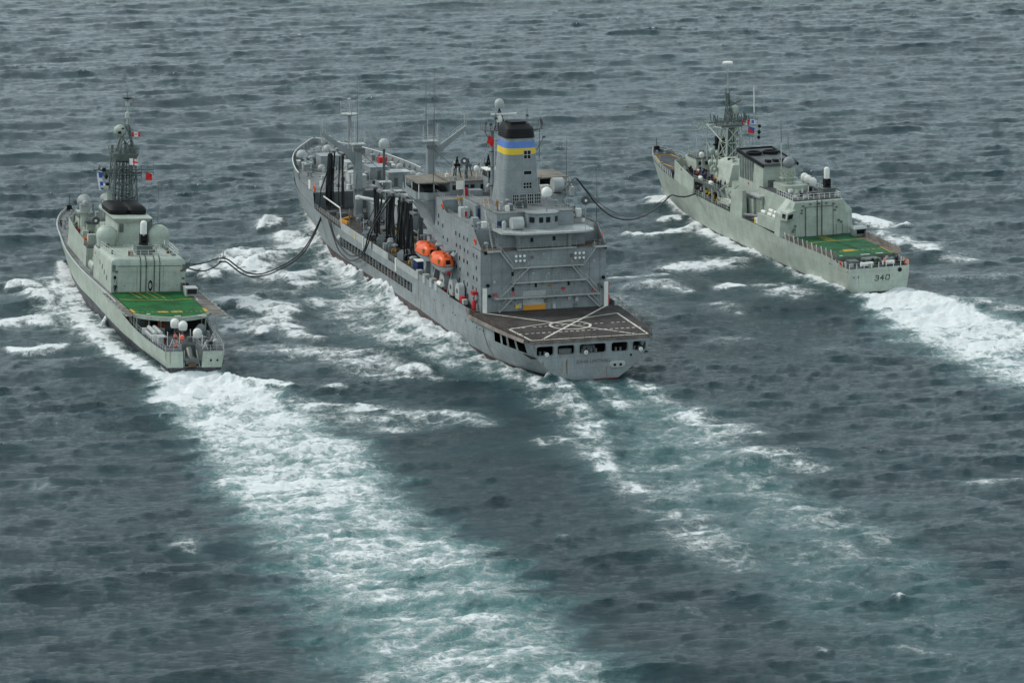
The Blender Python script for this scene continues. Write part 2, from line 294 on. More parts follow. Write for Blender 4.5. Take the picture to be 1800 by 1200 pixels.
# ------------------------------------------------------------------ paint
def paint(name, col, rough=.55, dirt=.25, streak=0., boot=None, rust=0., seams=0., spec=.35, rustcol=(.16, .075, .03)):
    m, t, b = newmat(name); P = N(t, 'TexCoord').outputs['Object']
    n1 = noise(t, P, .35, 5, .6); n2 = noise(t, P, 2.6, 4, .6)
    dark = tuple(c*(1-dirt*1.3) for c in col); lite = tuple(min(1, c*(1+dirt*.45)) for c in col)
    c = mixc(t, maprange(t, math_(t, 'ADD', math_(t, 'MULTIPLY', n1, .65), math_(t, 'MULTIPLY', n2, .35)), .36, .64), dark, lite)
    if streak:
        sv = noise(t, mapping(t, P, (1.6, 1.6, .10)), 1.0, 4, .6)
        c = mixc(t, maprange(t, sv, .56, .76, 0, streak), c, tuple(x*.45 for x in col))
    if rust:
        rv = noise(t, mapping(t, P, (1.1, 1.1, .13)), 1.0, 5, .7); rm = noise(t, P, .22, 2)
        f = math_(t, 'MULTIPLY', maprange(t, rv, .56, .68), maprange(t, rm, .44, .58, 0, rust))
        c = mixc(t, f, c, rustcol)
        sp = noise(t, P, 5., 3, .7); c = mixc(t, maprange(t, sp, .70, .76, 0, rust*.8), c, rustcol)
    if seams:    # faint welded plate edges, each plate a shade apart
        sp_ = N(t, 'SeparateXYZ'); t.links.new(P, sp_.inputs[0]); cb = N(t, 'CombineXYZ')
        t.links.new(math_(t, 'ADD', sp_.outputs[0], sp_.outputs[1]), cb.inputs[0]); t.links.new(sp_.outputs[2], cb.inputs[1])
        bk = N(t, 'TexBrick', Scale=1.0); t.links.new(cb.outputs[0], bk.inputs['Vector'])
        for k_, v_ in (('Brick Width', 5.2), ('Row Height', 2.1), ('Mortar Size', .035), ('Bias', 0.)): bk.inputs[k_].default_value = v_
        bk.inputs['Color1'].default_value = (1.05, 1.05, 1.05, 1); bk.inputs['Color2'].default_value = (.93, .93, .93, 1); bk.inputs['Mortar'].default_value = (.74, .73, .72, 1)
        mu = N(t, 'Mix', data_type='RGBA', blend_type='MULTIPLY'); mu.inputs[0].default_value = .8; t.links.new(c, mu.inputs[6]); t.links.new(bk.outputs[0], mu.inputs[7]); c = mu.outputs[2]
    if boot:
        sx = N(t, 'SeparateXYZ'); t.links.new(P, sx.inputs[0])
        zz = math_(t, 'ADD', sx.outputs[2], math_(t, 'MULTIPLY', noise(t, P, .5, 3), .25))
        mx_ = math_(t, 'MULTIPLY', math_(t, 'MINIMUM', sx.outputs[0], 60.), boot[3] if len(boot) > 3 else 0.)
        zz = math_(t, 'SUBTRACT', zz, mx_)
        f = maprange(t, zz, boot[0], boot[0]+.08, 1, 0)
        bc = mixc(t, maprange(t, noise(t, mapping(t, P, (1, 1, .35)), .9, 5, .7), .40, .62), boot[1], boot[2])
        c = mixc(t, f, c, bc)
    t.links.new(c, b.inputs['Base Color'])
    b.inputs['Roughness'].default_value = rough; b.inputs['Specular IOR Level'].default_value = spec
    h = math_(t, 'MULTIPLY', n1, .02)
    if seams:   # plating: welded frames slightly hungry between
        w = N(t, 'TexWave', wave_type='BANDS', bands_direction='X', Scale=.16, Distortion=.3, Detail=1); t.links.new(P, w.inputs[0])
        w2 = N(t, 'TexWave', wave_type='BANDS', bands_direction='Z', Scale=.13, Distortion=.2, Detail=1); t.links.new(P, w2.inputs[0])
        h = math_(t, 'ADD', h, math_(t, 'MULTIPLY', math_(t, 'ADD', w.outputs[1], w2.outputs[1]), seams))
    bp = N(t, 'Bump', Strength=.6, Distance=1.0); t.links.new(h, bp.inputs['Height']); t.links.new(bp.outputs[0], b.inputs['Normal'])
    return m
M = {}
M['haze'] = paint('oiler_grey', (.25, .278, .285), .5, .16, .25, None, .35, .03)
M['hazehull'] = paint('oiler_hull', (.265, .295, .30), .5, .15, .28, (.55, (.045, .036, .038), (.095, .055, .052), .032), 1., .03)
M['hazestern'] = paint('oiler_stern', (.265, .295, .30), .5, .15, .4, (.12, (.16, .03, .025), (.10, .03, .03)), 1., .02)
M['hazelite'] = paint('oiler_light_grey', (.42, .44, .43), .5, .15, .2, None, .2)
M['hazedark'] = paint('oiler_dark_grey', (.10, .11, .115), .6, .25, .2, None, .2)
M['mgreen'] = paint('navy_grey_green', (.41, .46, .395), .5, .14, .26, None, .30, .02)
M['mgreenhull'] = paint('navy_hull', (.40, .45, .385), .5, .15, .32, (.5, (.030, .032, .038), (.075, .075, .08), .032), .6, .02)
M['mgreenhull2'] = paint('frigate_hull', (.41, .46, .395), .5, .14, .30, (.2, (.030, .032, .038), (.06, .06, .065), .014), .35, .02)
M['mgdark'] = paint('navy_dark_grey', (.13, .155, .145), .6, .3, .1)
M['deckgrey'] = paint('deck_grey', (.075, .08, .088), .8, .35)
M['decklight'] = paint('deck_light_grey', (.20, .205, .205), .75, .3)
M['decktan'] = paint('deck_tan', (.20, .175, .145), .8, .3)
M['deckbrown'] = paint('flight_deck_brown', (.068, .058, .055), .85, .35, spec=.2)
M['deckrust'] = paint('rusty_deck', (.14, .10, .075), .85, .5, 0, None, .7)
M['rusto'] = paint('rust_orange', (.30, .075, .02), .7, .2)
M['deckdark'] = paint('cargo_deck', (.062, .054, .048), .8, .5, 0, None, .6)
M['deckgreen'] = paint('flight_deck_green', (.012, .125, .03), .75, .38, spec=.2)
M['deckgreen2'] = paint('flight_deck_dull_green', (.028, .118, .05), .75, .3, spec=.2)
M['netting'] = paint('net_fabric', (.20, .165, .145), .8, .4)
M['white'] = paint('white_paint', (.78, .77, .72), .45, .10, .1)
M['offwhite'] = paint('worn_white_line', (.68, .65, .57), .7, .22)
M['yellow'] = paint('yellow_line', (.55, .33, .03), .7, .25)
M['ylight'] = paint('yellow_paint', (.72, .50, .04), .5, .08)
M['orangey'] = paint('amber_paint', (.62, .27, .03), .5, .1)
M['blue'] = paint('blue_band', (.11, .22, .55), .5, .08)
M['navy'] = paint('navy_tarp', (.02, .045, .14), .7, .3)
M['black'] = paint('soot_black', (.010, .010, .011), .6, .3, spec=.2)
M['rubber'] = paint('black_rubber', (.011, .011, .012), .45, .3, spec=.4)
M['darkin'] = paint('interior_shade', (.02, .021, .022), .8, .3, spec=.1)  # near-black colour puts in the shade inside openings and under cover
M['orange'] = paint('lifeboat_orange', (.80, .115, .02), .4, .10, .10)
M['red'] = paint('red_paint', (.50, .02, .025), .5, .15)
M['redflag'] = paint('red_cloth', (.72, .03, .03), .8, .05)
M['whitecloth'] = paint('white_cloth', (.75, .75, .75), .8, .05)
M['bluecloth'] = paint('blue_cloth', (.03, .09, .42), .8, .05)
M['pink'] = paint('coral_vest', (.85, .20, .13), .8, .05)
M['brown'] = paint('brown_wood', (.16, .09, .05), .8, .4)
M['tan'] = paint('tan_coverall', (.32, .19, .07), .85, .2)
M['skin'] = paint('skin', (.42, .24, .17), .6, .05)
M['cloth'] = paint('dark_coverall', (.018, .02, .03), .85, .3)
M['steel'] = paint('bare_steel', (.16, .165, .165), .45, .3)
m_, t_, b_ = newmat('window_glass'); b_.inputs['Base Color'].default_value = (.012, .016, .02, 1); b_.inputs['Roughness'].default_value = .08; M['glass'] = m_
m_, t_, b_ = newmat('lamp_glass'); b_.inputs['Base Color'].default_value = (.85, .85, .82, 1); b_.inputs['Roughness'].default_value = .15; M['lamp'] = m_

# ------------------------------------------------------------------ mesh building
class MB:
    def __init__(s): s.v = []; s.f = []
    def add(s, vs, fs):
        n = len(s.v); s.v += [tuple(v) for v in vs]; s.f += [tuple(i+n for i in f) for f in fs]; return s
    def box(s, x0, x1, y0, y1, z0, z1):
        return s.add([(x, y, z) for z in (z0, z1) for y in (y0, y1) for x in (x0, x1)],
                     [(0, 2, 3, 1), (4, 5, 7, 6), (0, 1, 5, 4), (2, 6, 7, 3), (0, 4, 6, 2), (1, 3, 7, 5)])
    def rings(s, rs, cap=True):
        n = len(rs[0]); vs = [p for r in rs for p in r]; fs = []
        for i in range(len(rs)-1):
            for j in range(n): k = (j+1) % n; fs.append((i*n+j, i*n+k, (i+1)*n+k, (i+1)*n+j))
        if cap: fs.append(tuple(range(n))[::-1]); fs.append(tuple((len(rs)-1)*n+j for j in range(n)))
        return s.add(vs, fs)
    def prism(s, poly, z0, z1, axis='z'):
        f = {'z': lambda a, b, c: (a, b, c), 'y': lambda a, b, c: (a, c, b), 'x': lambda a, b, c: (c, a, b)}[axis]
        return s.rings([[f(a, b, z) for a, b in poly] for z in (z0, z1)])
    def bar(s, p, q, r, n=5, r2=None):
        p = Vector(p); q = Vector(q); d = (q-p)
        if d.length < 1e-6: return s
        u = d.to_track_quat('Z', 'Y'); r2 = r if r2 is None else r2
        rg = [[tuple(c+u @ Vector((math.cos(a)*rr, math.sin(a)*rr, 0))) for a in [2*math.pi*(i+.5)/n for i in range(n)]] for c, rr in ((p, r), (q, r2))]
        return s.rings(rg)
    def tube(s, pts, r, n=6):
        pts = [Vector(p) for p in pts]; rg = []
        for i, p in enumerate(pts):
            d = (pts[min(i+1, len(pts)-1)]-pts[max(i-1, 0)]); u = d.to_track_quat('Z', 'Y') if abs(d.normalized().z) > .9 else (lambda D: Matrix((D.cross(Vector((0, 0, 1))).normalized(), D.cross(Vector((0, 0, 1))).normalized().cross(D).normalized(), D)).transposed().to_quaternion())(d.normalized())
            rg.append([tuple(p+u @ Vector((math.cos(2*math.pi*k/n)*r, math.sin(2*math.pi*k/n)*r, 0))) for k in range(n)])
        return s.rings(rg)
    def lathe(s, prof, c=(0, 0, 0), n=16, axis='z'):
        f = {'z': lambda a, b, h: (c[0]+a, c[1]+b, c[2]+h), 'y': lambda a, b, h: (c[0]+a, c[1]+h, c[2]+b), 'x': lambda a, b, h: (c[0]+h, c[1]+a, c[2]+b)}[axis]
        return s.rings([[f(r*math.cos(2*math.pi*k/n), r*math.sin(2*math.pi*k/n), h) for k in range(n)] for r, h in prof])
    def poly(s, outer, holes, f):
        loops = [[Vector((a, b, 0)) for a, b in l] for l in [outer]+holes]
        flat = [p for l in loops for p in l]
        return s.add([f(p.x, p.y) for p in flat], [tuple(x) for x in tessellate_polygon(loops)])
    def mesh(s, name, mat, smooth=False):
        me = bpy.data.meshes.new(name); me.from_pydata(s.v, [], s.f); me.materials.append(M[mat] if isinstance(mat, str) else mat)
        bm = bmesh.new(); bm.from_mesh(me); bmesh.ops.recalc_face_normals(bm, faces=bm.faces)
        if smooth:
            for f in bm.faces: f.smooth = True
            for e in bm.edges:
                if len(e.link_faces) == 2 and e.calc_face_angle(0) > R(38): e.smooth = False
        bm.to_mesh(me); bm.free(); return me
    def build(s, name, mat, parent=None, smooth=False, kind=None):
        return link(s.mesh(name, mat, smooth), name, parent, kind=kind)
def link(me, name, parent=None, loc=None, rot=None, kind=None):
    o = bpy.data.objects.new(name, me); COL.objects.link(o)
    if parent: o.parent = parent
    if loc: o.location = loc
    if rot: o.rotation_euler = rot
    if kind: o['kind'] = kind
    return o
def thing(name, label, cat, loc=(0, 0, 0), rz=0, group=None, rx=0, ry=0):
    o = link(None, name, None, loc, (rx, ry, rz)); return tag(o, label, cat, group)
def tag(o, label, cat, group=None):
    o['label'] = label; o['category'] = cat
    if group: o['group'] = group
    return o
def dup(o, loc=None, rot=None, parent=None):
    c = o.copy(); COL.objects.link(c)
    if parent: c.parent = parent
    if loc: c.location = loc
    if rot: c.rotation_euler = rot
    for ch in list(o.children): dup(ch, parent=c)
    return c
def rrect(cx, cy, hx, hy, r, z, n=4):
    out = []
    for sx, sy, a0 in ((1, 1, 0), (-1, 1, 90), (-1, -1, 180), (1, -1, 270)):
        for i in range(n+1):
            a = R(a0+90*i/n); out.append((cx+sx*(hx-r)+r*math.cos(a), cy+sy*(hy-r)+r*math.sin(a), z))
    return out
def dome(r, h, n=6):   # radome profile: short cylinder then hemisphere
    return [(r*.80, 0), (r*.94, (h-r)*.35), (r, h-r)]+[(r*math.cos(R(90*i/n)), h-r+r*math.sin(R(90*i/n))) for i in range(1, n)]+[(.02, h)]
def rail(mb, pts, h=1.05, sp=1.5, r=.035, wires=3, close=False):
    if close: pts = list(pts)+[pts[0]]
    for a, b in zip(pts, pts[1:]):
        a = Vector(a); b = Vector(b); L = (b-a).length; n = max(1, round(L/sp))
        for i in range(n+1): p = a.lerp(b, i/n); mb.bar(p, p+Vector((0, 0, h)), r, 4)
        for w in range(1, wires+1): z = Vector((0, 0, h*w/wires)); mb.bar(a+z, b+z, r*.7, 4)
    return mb
def pchip(xs, ys):
    xs = np.array(xs, float); ys = np.array(ys, float); h = np.diff(xs); d = np.diff(ys)/h; m = np.zeros_like(ys)
    for i in range(1, len(xs)-1):
        if d[i-1]*d[i] > 0: w1 = 2*h[i]+h[i-1]; w2 = h[i]+2*h[i-1]; m[i] = (w1+w2)/(w1/d[i-1]+w2/d[i])
    m[0] = d[0]; m[-1] = d[-1]
    def f(x):
        x = min(max(x, xs[0]), xs[-1]); i = min(int(np.searchsorted(xs, x, 'right'))-1, len(h)-1); t = (x-xs[i])/h[i]; H = h[i]
        return float((1+2*t)*(1-t)**2*ys[i]+t*(1-t)**2*H*m[i]+t*t*(3-2*t)*ys[i+1]+t*t*(t-1)*H*m[i+1])
    return f
def hull_mesh(xs, levels, xr, skip=lambda xa, xb, za, zb: False, sides=(1, -1)):
    """levels: (bow x at this level, half-breadth f(x), z f(x)); stations aft of xr are common, ahead of it squeezed to the level's own stem"""
    xt = levels[-1][0]; mb = MB(); n = len(xs)
    for s in sides:
        vs = []
        for xb, hb, zf in levels:
            for x in xs:
                u = x if x < xr else xr+(x-xr)*(xb-xr)/(xt-xr)
                vs.append((u, s*max(hb(x), 0), zf(x)))
        fs = []
        for k in range(len(levels)-1):
            for i in range(n-1):
                if skip(xs[i], xs[i+1], k, s): continue
                a = k*n+i; q = (a, a+1, a+n+1, a+n); fs.append(q if s > 0 else q[::-1])
        mb.add(vs, fs)
    return mb
def deck_plate(xs, hb, z, t=.12, inset=0.):
    """z: function of x"""
    mb = MB(); rs = []
    for x in xs:
        h = max(hb(x)-inset, .02); rs.append([(x, h, z(x)), (x, -h, z(x)), (x, -h, z(x)-t), (x, h, z(x)-t)])
    return mb.rings(rs)
def strip(mb, pts, w, z):
    for a, b in zip(pts, pts[1:]):
        d = Vector((b[0]-a[0], b[1]-a[1])); L = d.length; nrm = Vector((-d.y, d.x))/L*w/2; e = d/L*w*.0
        mb.add([(a[0]+nrm.x, a[1]+nrm.y, z), (b[0]+nrm.x, b[1]+nrm.y, z), (b[0]-nrm.x, b[1]-nrm.y, z), (a[0]-nrm.x, a[1]-nrm.y, z)], [(0, 1, 2, 3)])
    return mb
def text_mesh(name, txt, size, mat, shear=0., arc=0.):
    cu = bpy.data.curves.new(name, 'FONT'); cu.body = txt; cu.size = size; cu.align_x = 'CENTER'; cu.align_y = 'CENTER'; cu.shear = shear
    to = bpy.data.objects.new('text_tmp', cu); COL.objects.link(to); dg = bpy.context.evaluated_depsgraph_get()
    me = bpy.data.meshes.new_from_object(to.evaluated_get(dg)); bpy.data.objects.remove(to); me.name = name
    me.materials.clear(); me.materials.append(M[mat]); return me
def ship(name, label, X, Y, head, roll=0.):
    o = thing(name, label, 'ship', (X, Y, 0), math.pi/2+head, 'navy ships steaming side by side'); o.rotation_mode = 'XYZ'; o.rotation_euler = (roll, 0, math.pi/2+head); return o
def world_of(sh, p):
    m = Matrix.Translation(sh.location) @ sh.rotation_euler.to_matrix().to_4x4(); return m @ Vector(p)
# shared small fittings ---------------------------------------------------------
SH = {}
SH['porthole'] = MB().box(-.26, .26, -.05, .05, -.36, .36).mesh('porthole', 'glass')
SH['winch'] = MB().lathe([(.9, -.8), (.9, -.65), (.5, -.65), (.5, .65), (.9, .65), (.9, .8)], (0, 0, 1), 12, 'y').box(-.7, .9, -1.1, -.82, 0, 1.3).box(-.7, .9, .82, 1.1, 0, 1.3).box(-.9, -.4, -.5, .5, 0, 1.1).mesh('winch', 'haze', True)
SH['bollard'] = MB().box(-.7, .7, -.3, .3, 0, .12).lathe([(.2, .1), (.17, .7), (.24, .74), (.24, .82)], (-.4, 0, 0), 8).lathe([(.2, .1), (.17, .7), (.24, .74), (.24, .82)], (.4, 0, 0), 8).mesh('bollard', 'haze', True)
SH['vent'] = MB().lathe([(.3, 0), (.3, 1.1), (.62, 1.15), (.62, 1.4), (.4, 1.6), (.05, 1.65)], n=10).mesh('vent', 'haze', True)
SH['vhood'] = MB().tube([(0, 0, 0), (0, 0, 1.1), (.1, 0, 1.5), (.4, 0, 1.75), (.75, 0, 1.6), (.9, 0, 1.25)], .33, 8).mesh('vent', 'hazelite', True)
SH['locker'] = MB().box(-.6, .6, -.4, .4, 0, 1.0).box(-.65, .65, -.45, .45, 1.0, 1.06).mesh('locker', 'haze')
SH['floodlight'] = MB().box(-.06, .06, -.06, .06, -.5, 0).lathe([(.12, -.25), (.28, .05), (.28, .12)], (0, 0, 0), 8, 'x').mesh('floodlight', 'steel', True)
def put(parent, kind, name, loc, rz=0, s=1., mat=None):
    o = link(SH[kind], name, parent, loc, (0, 0, rz)); o.scale = (s, s, s); return o
def windowed(parent, pts, w, h, axis, name='window', mat='glass', t=.06):
    """flat panes on a wall: axis x means the wall's normal runs along x"""
    for x, y, z in pts:
        mb = MB()
        if axis == 'x': mb.box(x-t, x+t, y-w/2, y+w/2, z-h/2, z+h/2)
        else: mb.box(x-w/2, x+w/2, y-t, y+t, z-h/2, z+h/2)
        mb.build(name, mat, parent)
def lattice(mb, rings, r=.12, brace=.07):
    """tapering lattice tower through a list of square rings (each 4 points)"""
    for a, b in zip(rings, rings[1:]):
        for i in range(4):
            j = (i+1) % 4
            mb.bar(a[i], b[i], r, 5); mb.bar(b[i], b[j], brace, 4); mb.bar(a[i], b[j], brace, 4); mb.bar(a[j], b[i], brace, 4)
    return mb
def sq(x, y, z, hx, hy): return [(x-hx, y-hy, z), (x+hx, y-hy, z), (x+hx, y+hy, z), (x-hx, y+hy, z)]
def stairs(parent, p, q, w, axis, mat='hazelite', steps=10):
    """inclined ladder from p to q, width along axis vector"""
    p = Vector(p); q = Vector(q); wv = Vector(axis)*w/2; mb = MB()
    for s in (-1, 1):
        a = p+wv*s; b = q+wv*s; mb.bar(a, b, .09, 4); mb.bar(a+Vector((0, 0, .95)), b+Vector((0, 0, .95)), .04, 4); mb.bar(a, a+Vector((0, 0, .95)), .035, 4); mb.bar(b, b+Vector((0, 0, .95)), .035, 4)
    for i in range(1, steps):
        c = p.lerp(q, i/steps); mb.bar(c-wv, c+wv, .07, 4)
    return mb.build('stairs', mat, parent)
# ================================================================== the oiler
OIL = ship('replenishment_oiler', 'large grey replenishment oiler in the middle, funnel banded blue and yellow, refuelling both warships', 14.0, 615.7, .296)
xs = sorted(set([0, 1.2, 2.4, 3.0, 6.2, 7.0, 9.6, 10.4, 12.2, 13.0, 15.6, 18, 22, 28, 34, 40, 50, 60, 66]+list(range(70, 124, 6))+[124, 128, 134, 140]+[143, 147, 151, 155, 159, 163, 167, 171, 175, 179, 183, 187, 190, 193, 196, 198, 200, 202, 203.5, 204.6, 205]))
top = pchip([0, 8, 16, 28, 40, 60, 140, 148, 157, 165, 175.5, 185, 192.6, 200, 203.5, 205], [11.3, 12.5, 13.4, 14.2, 14.7, 14.85, 14.85, 14.6, 14.1, 13.5, 11.9, 9.6, 6.8, 3.0, 1.2, .05])
lv0 = pchip([0, 5, 12, 20, 40, 60, 120, 140, 160, 175, 190, 205], [5.2, 7.6, 10.4, 12.4, 14.2, 14.6, 14.6, 13.4, 9.6, 6.0, 2.4, .05])
lvk = pchip([0, 8, 20, 40, 60, 120, 140, 165, 190, 205], [.5, 3.5, 9, 13, 14.2, 14.2, 12, 6, 1.2, .05])
lvm = pchip([0, 5, 12, 20, 40, 60, 120, 140, 160, 175, 190, 205], [9.4, 10.6, 12.3, 13.5, 14.6, 14.8, 14.8, 14.1, 11.6, 8.4, 4.2, .05])
sheer = pchip([0, 28, 60, 124, 137, 150, 205], [7.5, 7.5, 8.2, 8.3, 8.6, 9.2, 11.0])
def mixl(f, g, w): return lambda x: f(x)*(1-w)+g(x)*w
zc = lambda v: (lambda x: v)
LV = [(194, lvk, zc(-3.5)), (196, mixl(lvk, lv0, .5), zc(-1.6)), (197.5, lv0, zc(0)), (199, mixl(lv0, lvm, .5), zc(1.7)), (200.5, lvm, zc(3.6)),
      (201.6, mixl(lvm, top, .45), zc(4.7)), (202.8, mixl(lvm, top, .8), lambda x: min(6.5, sheer(x)-.9)), (204, top, sheer)]
def sk(xa, xb, k, s):
    if k == 5 and xa >= 66 and xb <= 124: return True                      # cargo gallery slot along the side
    if k == 5 and any(xa >= a-.01 and xb <= b+.01 for a, b in ((1.2, 2.4), (3.0, 6.2), (7.0, 9.6), (10.4, 12.2), (13.0, 15.6)) if a != 1.2): return True
    return False
hull = hull_mesh(xs, LV, 130, sk).build('hull', 'hazehull', OIL, True)
# transom with its mooring-deck openings
tr = [(lvk(0), -3.5), (3.2, -1.6), (5.2, 0), (7.6, 1.7), (9.4, 3.6), (10.6, 5.0), (11.2, 6.4), (11.3, 7.5)]
outer = tr+[(-a, b) for a, b in tr[::-1]]
def rr(y0, y1, z0, z1, r=.4, n=3):
    o = []
    for cx, cy, a0 in ((y1-r, z1-r, 0), (y0+r, z1-r, 90), (y0+r, z0+r, 180), (y1-r, z0+r, 270)):
        for i in range(n+1): a = R(a0+90*i/n); o.append((cx+r*math.cos(a), cy+r*math.sin(a)))
    return o
OPN = [(6.9, 10.1), (3.0, 6.2), (-2.9, 2.1), (-7.0, -3.9), (-10.4, -7.9)]
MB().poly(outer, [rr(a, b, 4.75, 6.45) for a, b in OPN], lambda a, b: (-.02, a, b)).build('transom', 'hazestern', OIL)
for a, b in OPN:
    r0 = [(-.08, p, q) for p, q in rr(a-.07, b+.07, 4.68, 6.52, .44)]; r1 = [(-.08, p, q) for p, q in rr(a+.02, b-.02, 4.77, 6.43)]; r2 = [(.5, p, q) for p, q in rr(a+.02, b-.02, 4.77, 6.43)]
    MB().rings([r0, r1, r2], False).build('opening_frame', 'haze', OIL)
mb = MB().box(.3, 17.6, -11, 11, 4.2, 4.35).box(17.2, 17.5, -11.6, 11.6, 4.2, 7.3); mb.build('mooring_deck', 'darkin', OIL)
for y in (8.6, 4.4, -1, -5.6, -9.1, 1.6): put(OIL, 'bollard', 'bollard', (1.3, y, 4.35), math.pi/2, 1.1)
MB().box(.9, 2.2, 3.3, 5.6, 4.4, 5.6).build('mooring_winch', 'decklight', OIL)
put(OIL, 'winch', 'winch', (3, -.5, 4.3), 0, 1.0)
for y0, z0, zz in ((8.2, 4.3, .5), (.9, 4.3, .6), (-9.4, 4.4, .5)):      # fairleads in the openings
    MB().lathe([(.34, -.12), (.42, 0), (.34, .12), (.2, .12), (.2, -.12)], (-.15, y0, 4.95), 10, 'x').build('fairlead', 'white', OIL, True)
MB().rings([[(-.22, a, b) for a, b in rr(-6.4, -3.7, 1.9, 2.9, .5)], [(.0, a, b) for a, b in rr(-6.6, -3.5, 1.75, 3.05, .6)]]).build('fairlead_plate', 'hazelite', OIL)
for y in (-4.5, -5.6): MB().lathe([(.26, 0), (.26, .05)], (-.27, y, 2.4), 10, 'x').build('hawse_hole', 'black', OIL)
MB().lathe([(.22, 0), (.22, .06)], (-.08, -7.6, 4.0), 10, 'x').build('port_hole', 'black', OIL)
nm = text_mesh('ship_name', 'JOHN LENTHALL', .85, 'hazedark')
o = link(nm, 'ship_name', OIL, (-.06, -.6, 3.25), (math.pi/2, 0, -math.pi/2)); o['kind'] = 'stuff'
# long rope and stain lines over the quarter
MB().tube([(21.5, 13.72, 7.3), (20.5, 13.75, 5.2), (19, 13.4, 3), (17, 12.6, 1)], .05).build('rubbing_cable', 'brown', OIL)
for (x, z) in ((38, 5.9), (36.5, 5.7), (30.5, 5.8), (26.6, 6.2), (24.5, 5.6), (22.7, 5.6), (21, 5.6), (44, 6.2), (50, 6.1), (33.5, 2.2), (41, 1.9)):
    MB().lathe([(.12, -.04), (.12, .05)], (x, top(x)-.02 if z > 4 else lv0(x)+.1, z), 8, 'y').build('scupper', 'black', OIL)
# flight deck
dx = [0, 2, 4, 8, 12, 16, 20, 24, 28.2]
deck_plate(dx, lambda x: top(x)+.35, zc(7.55), .3).build('flight_deck', 'deckbrown', OIL)
mk = MB(); Z = 7.562
strip(mk, [(11.6, 11.7), (.4, 10.9)], .38, Z); strip(mk, [(.4, 10.9), (.4, -10.9)], .38, Z); strip(mk, [(.4, -10.9), (20.6, -11.9)], .38, Z+.004); strip(mk, [(20.6, -11.9), (11.6, 11.7)], .34, Z)
mk.build('deck_border_line', 'offwhite', OIL)
mk = MB(); strip(mk, [(27.6, 11.6), (1.2, -8.6)], .40, Z+.008); mk.build('deck_cross_line', 'offwhite', OIL)
mk = MB(); strip(mk, [(27.9, -12.2), (1.0, 8.6)], .42, Z+.012); mk.build('deck_cross_line', 'offwhite', OIL)
mk = MB(); n = 40
mk.add([(11.9+r*math.cos(2*math.pi*i/n), .0+r*math.sin(2*math.pi*i/n), Z+.016) for r in (3.45, 3.92) for i in range(n)], [(i, (i+1) % n, n+(i+1) % n, n+i) for i in range(n)]); mk.build('landing_circle', 'offwhite', OIL)
for xa, xb in ((12.1, 12.1), (6.6, 6.6)):
    for i in range(22):
        y = 11.2-i*1.06
        if xa > 9 and i % 7 == 3: continue
        strip(MB(), [(xa+.05*i*.0, y), (xa, y-.62)], (.36), Z+.004 if abs(y) > 5 or xa < 9 else Z+.02).build('deck_dash', 'offwhite', OIL)
# safety nets round the flight deck
pts = [(28.5-i*3.0, top(28.5-i*3.0)+.35) for i in range(10)]
for s in (1, -1):
    for a, b in zip(pts, pts[1:]):
        mb = MB(); mb.add([(a[0], s*a[1], 7.5), (b[0], s*b[1], 7.5), (b[0], s*(b[1]+.75), 8.35), (a[0], s*(a[1]+.75), 8.35)], [(0, 1, 2, 3)])
        mb2 = MB().add([(a[0], s*(a[1]+.02), 7.52), (b[0], s*(b[1]+.02), 7.52), (b[0], s*(b[1]+.3), 6.95), (a[0], s*(a[1]+.3), 6.95)], [(0, 1, 2, 3)])
        fr = MB(); A = (a[0], s*a[1], 7.5); B = (b[0], s*b[1], 7.5); A2 = (a[0], s*(a[1]+.2), 8.55); B2 = (b[0], s*(b[1]+.2), 8.55)
        fr.bar(A, A2, .05, 4).bar(A2, B2, .04, 4).bar(B, B2, .05, 4); fr.bar((a[0], s*(a[1]+.1), 8.05), (b[0], s*(b[1]+.1), 8.05), .03, 4)
        for i in (1, 2): q = Vector(A).lerp(Vector(B), i/3); fr.bar(q, Vector(A2).lerp(Vector(B2), i/3), .03, 4)
        fr.build('deck_edge_rail', 'deckrust', OIL); mb2.build('safety_net', 'netting', OIL)
ya = [11.4-i*22.8/9 for i in range(10)]
for a, b in zip(ya, ya[1:]):
    fr = MB(); fr.bar((-.1, a, 7.5), (-.5, a, 8.5), .045, 4).bar((-.5, a, 8.5), (-.5, b, 8.5), .03, 4).bar((-.3, a, 8.0), (-.3, b, 8.0), .025, 4).bar((-.3, (a+b)/2, 7.5), (-.5, (a+b)/2, 8.5), .03, 4); fr.build('deck_edge_rail', 'deckrust', OIL)
    MB().add([(-.05, a, 7.5), (-.05, b, 7.5), (-.12, b, 6.85), (-.12, a, 6.85)], [(0, 1, 2, 3)]).build('safety_net', 'netting', OIL)
# main deck and bulwarks
deck_plate([28.2, 34, 40, 50, 60, 66, 72, 90, 110, 124, 132, 140, 146], lambda x: top(x)-.12, lambda x: sheer(x)-.12, .1).build('main_deck', 'deckdark', OIL)
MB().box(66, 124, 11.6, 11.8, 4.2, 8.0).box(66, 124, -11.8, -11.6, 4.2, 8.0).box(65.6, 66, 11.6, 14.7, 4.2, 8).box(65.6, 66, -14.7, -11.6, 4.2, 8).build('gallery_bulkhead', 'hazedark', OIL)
MB().box(66, 124, 11.7, 14.5, 4.25, 4.4).box(66, 124, -14.5, -11.7, 4.25, 4.4).build('gallery_deck', 'deckrust', OIL)
for i in range(24):
    x = 67.5+i*2.4
    for s in (1, -1): MB().box(x-.12, x+.12, s*14.72-.12, s*14.72+.12, 4.7, 7.35).build('gallery_post', 'haze', OIL)
for s in (1, -1):
    mb = MB()
    for x0 in range(66, 124, 29): rail(mb, [(x0, s*14.6, 4.5), (x0+29, s*14.6, 4.5)], 1.2, 2.4, .04, 2)
    mb.build('gallery_rail', 'haze', OIL)
rnd = random.Random(3)
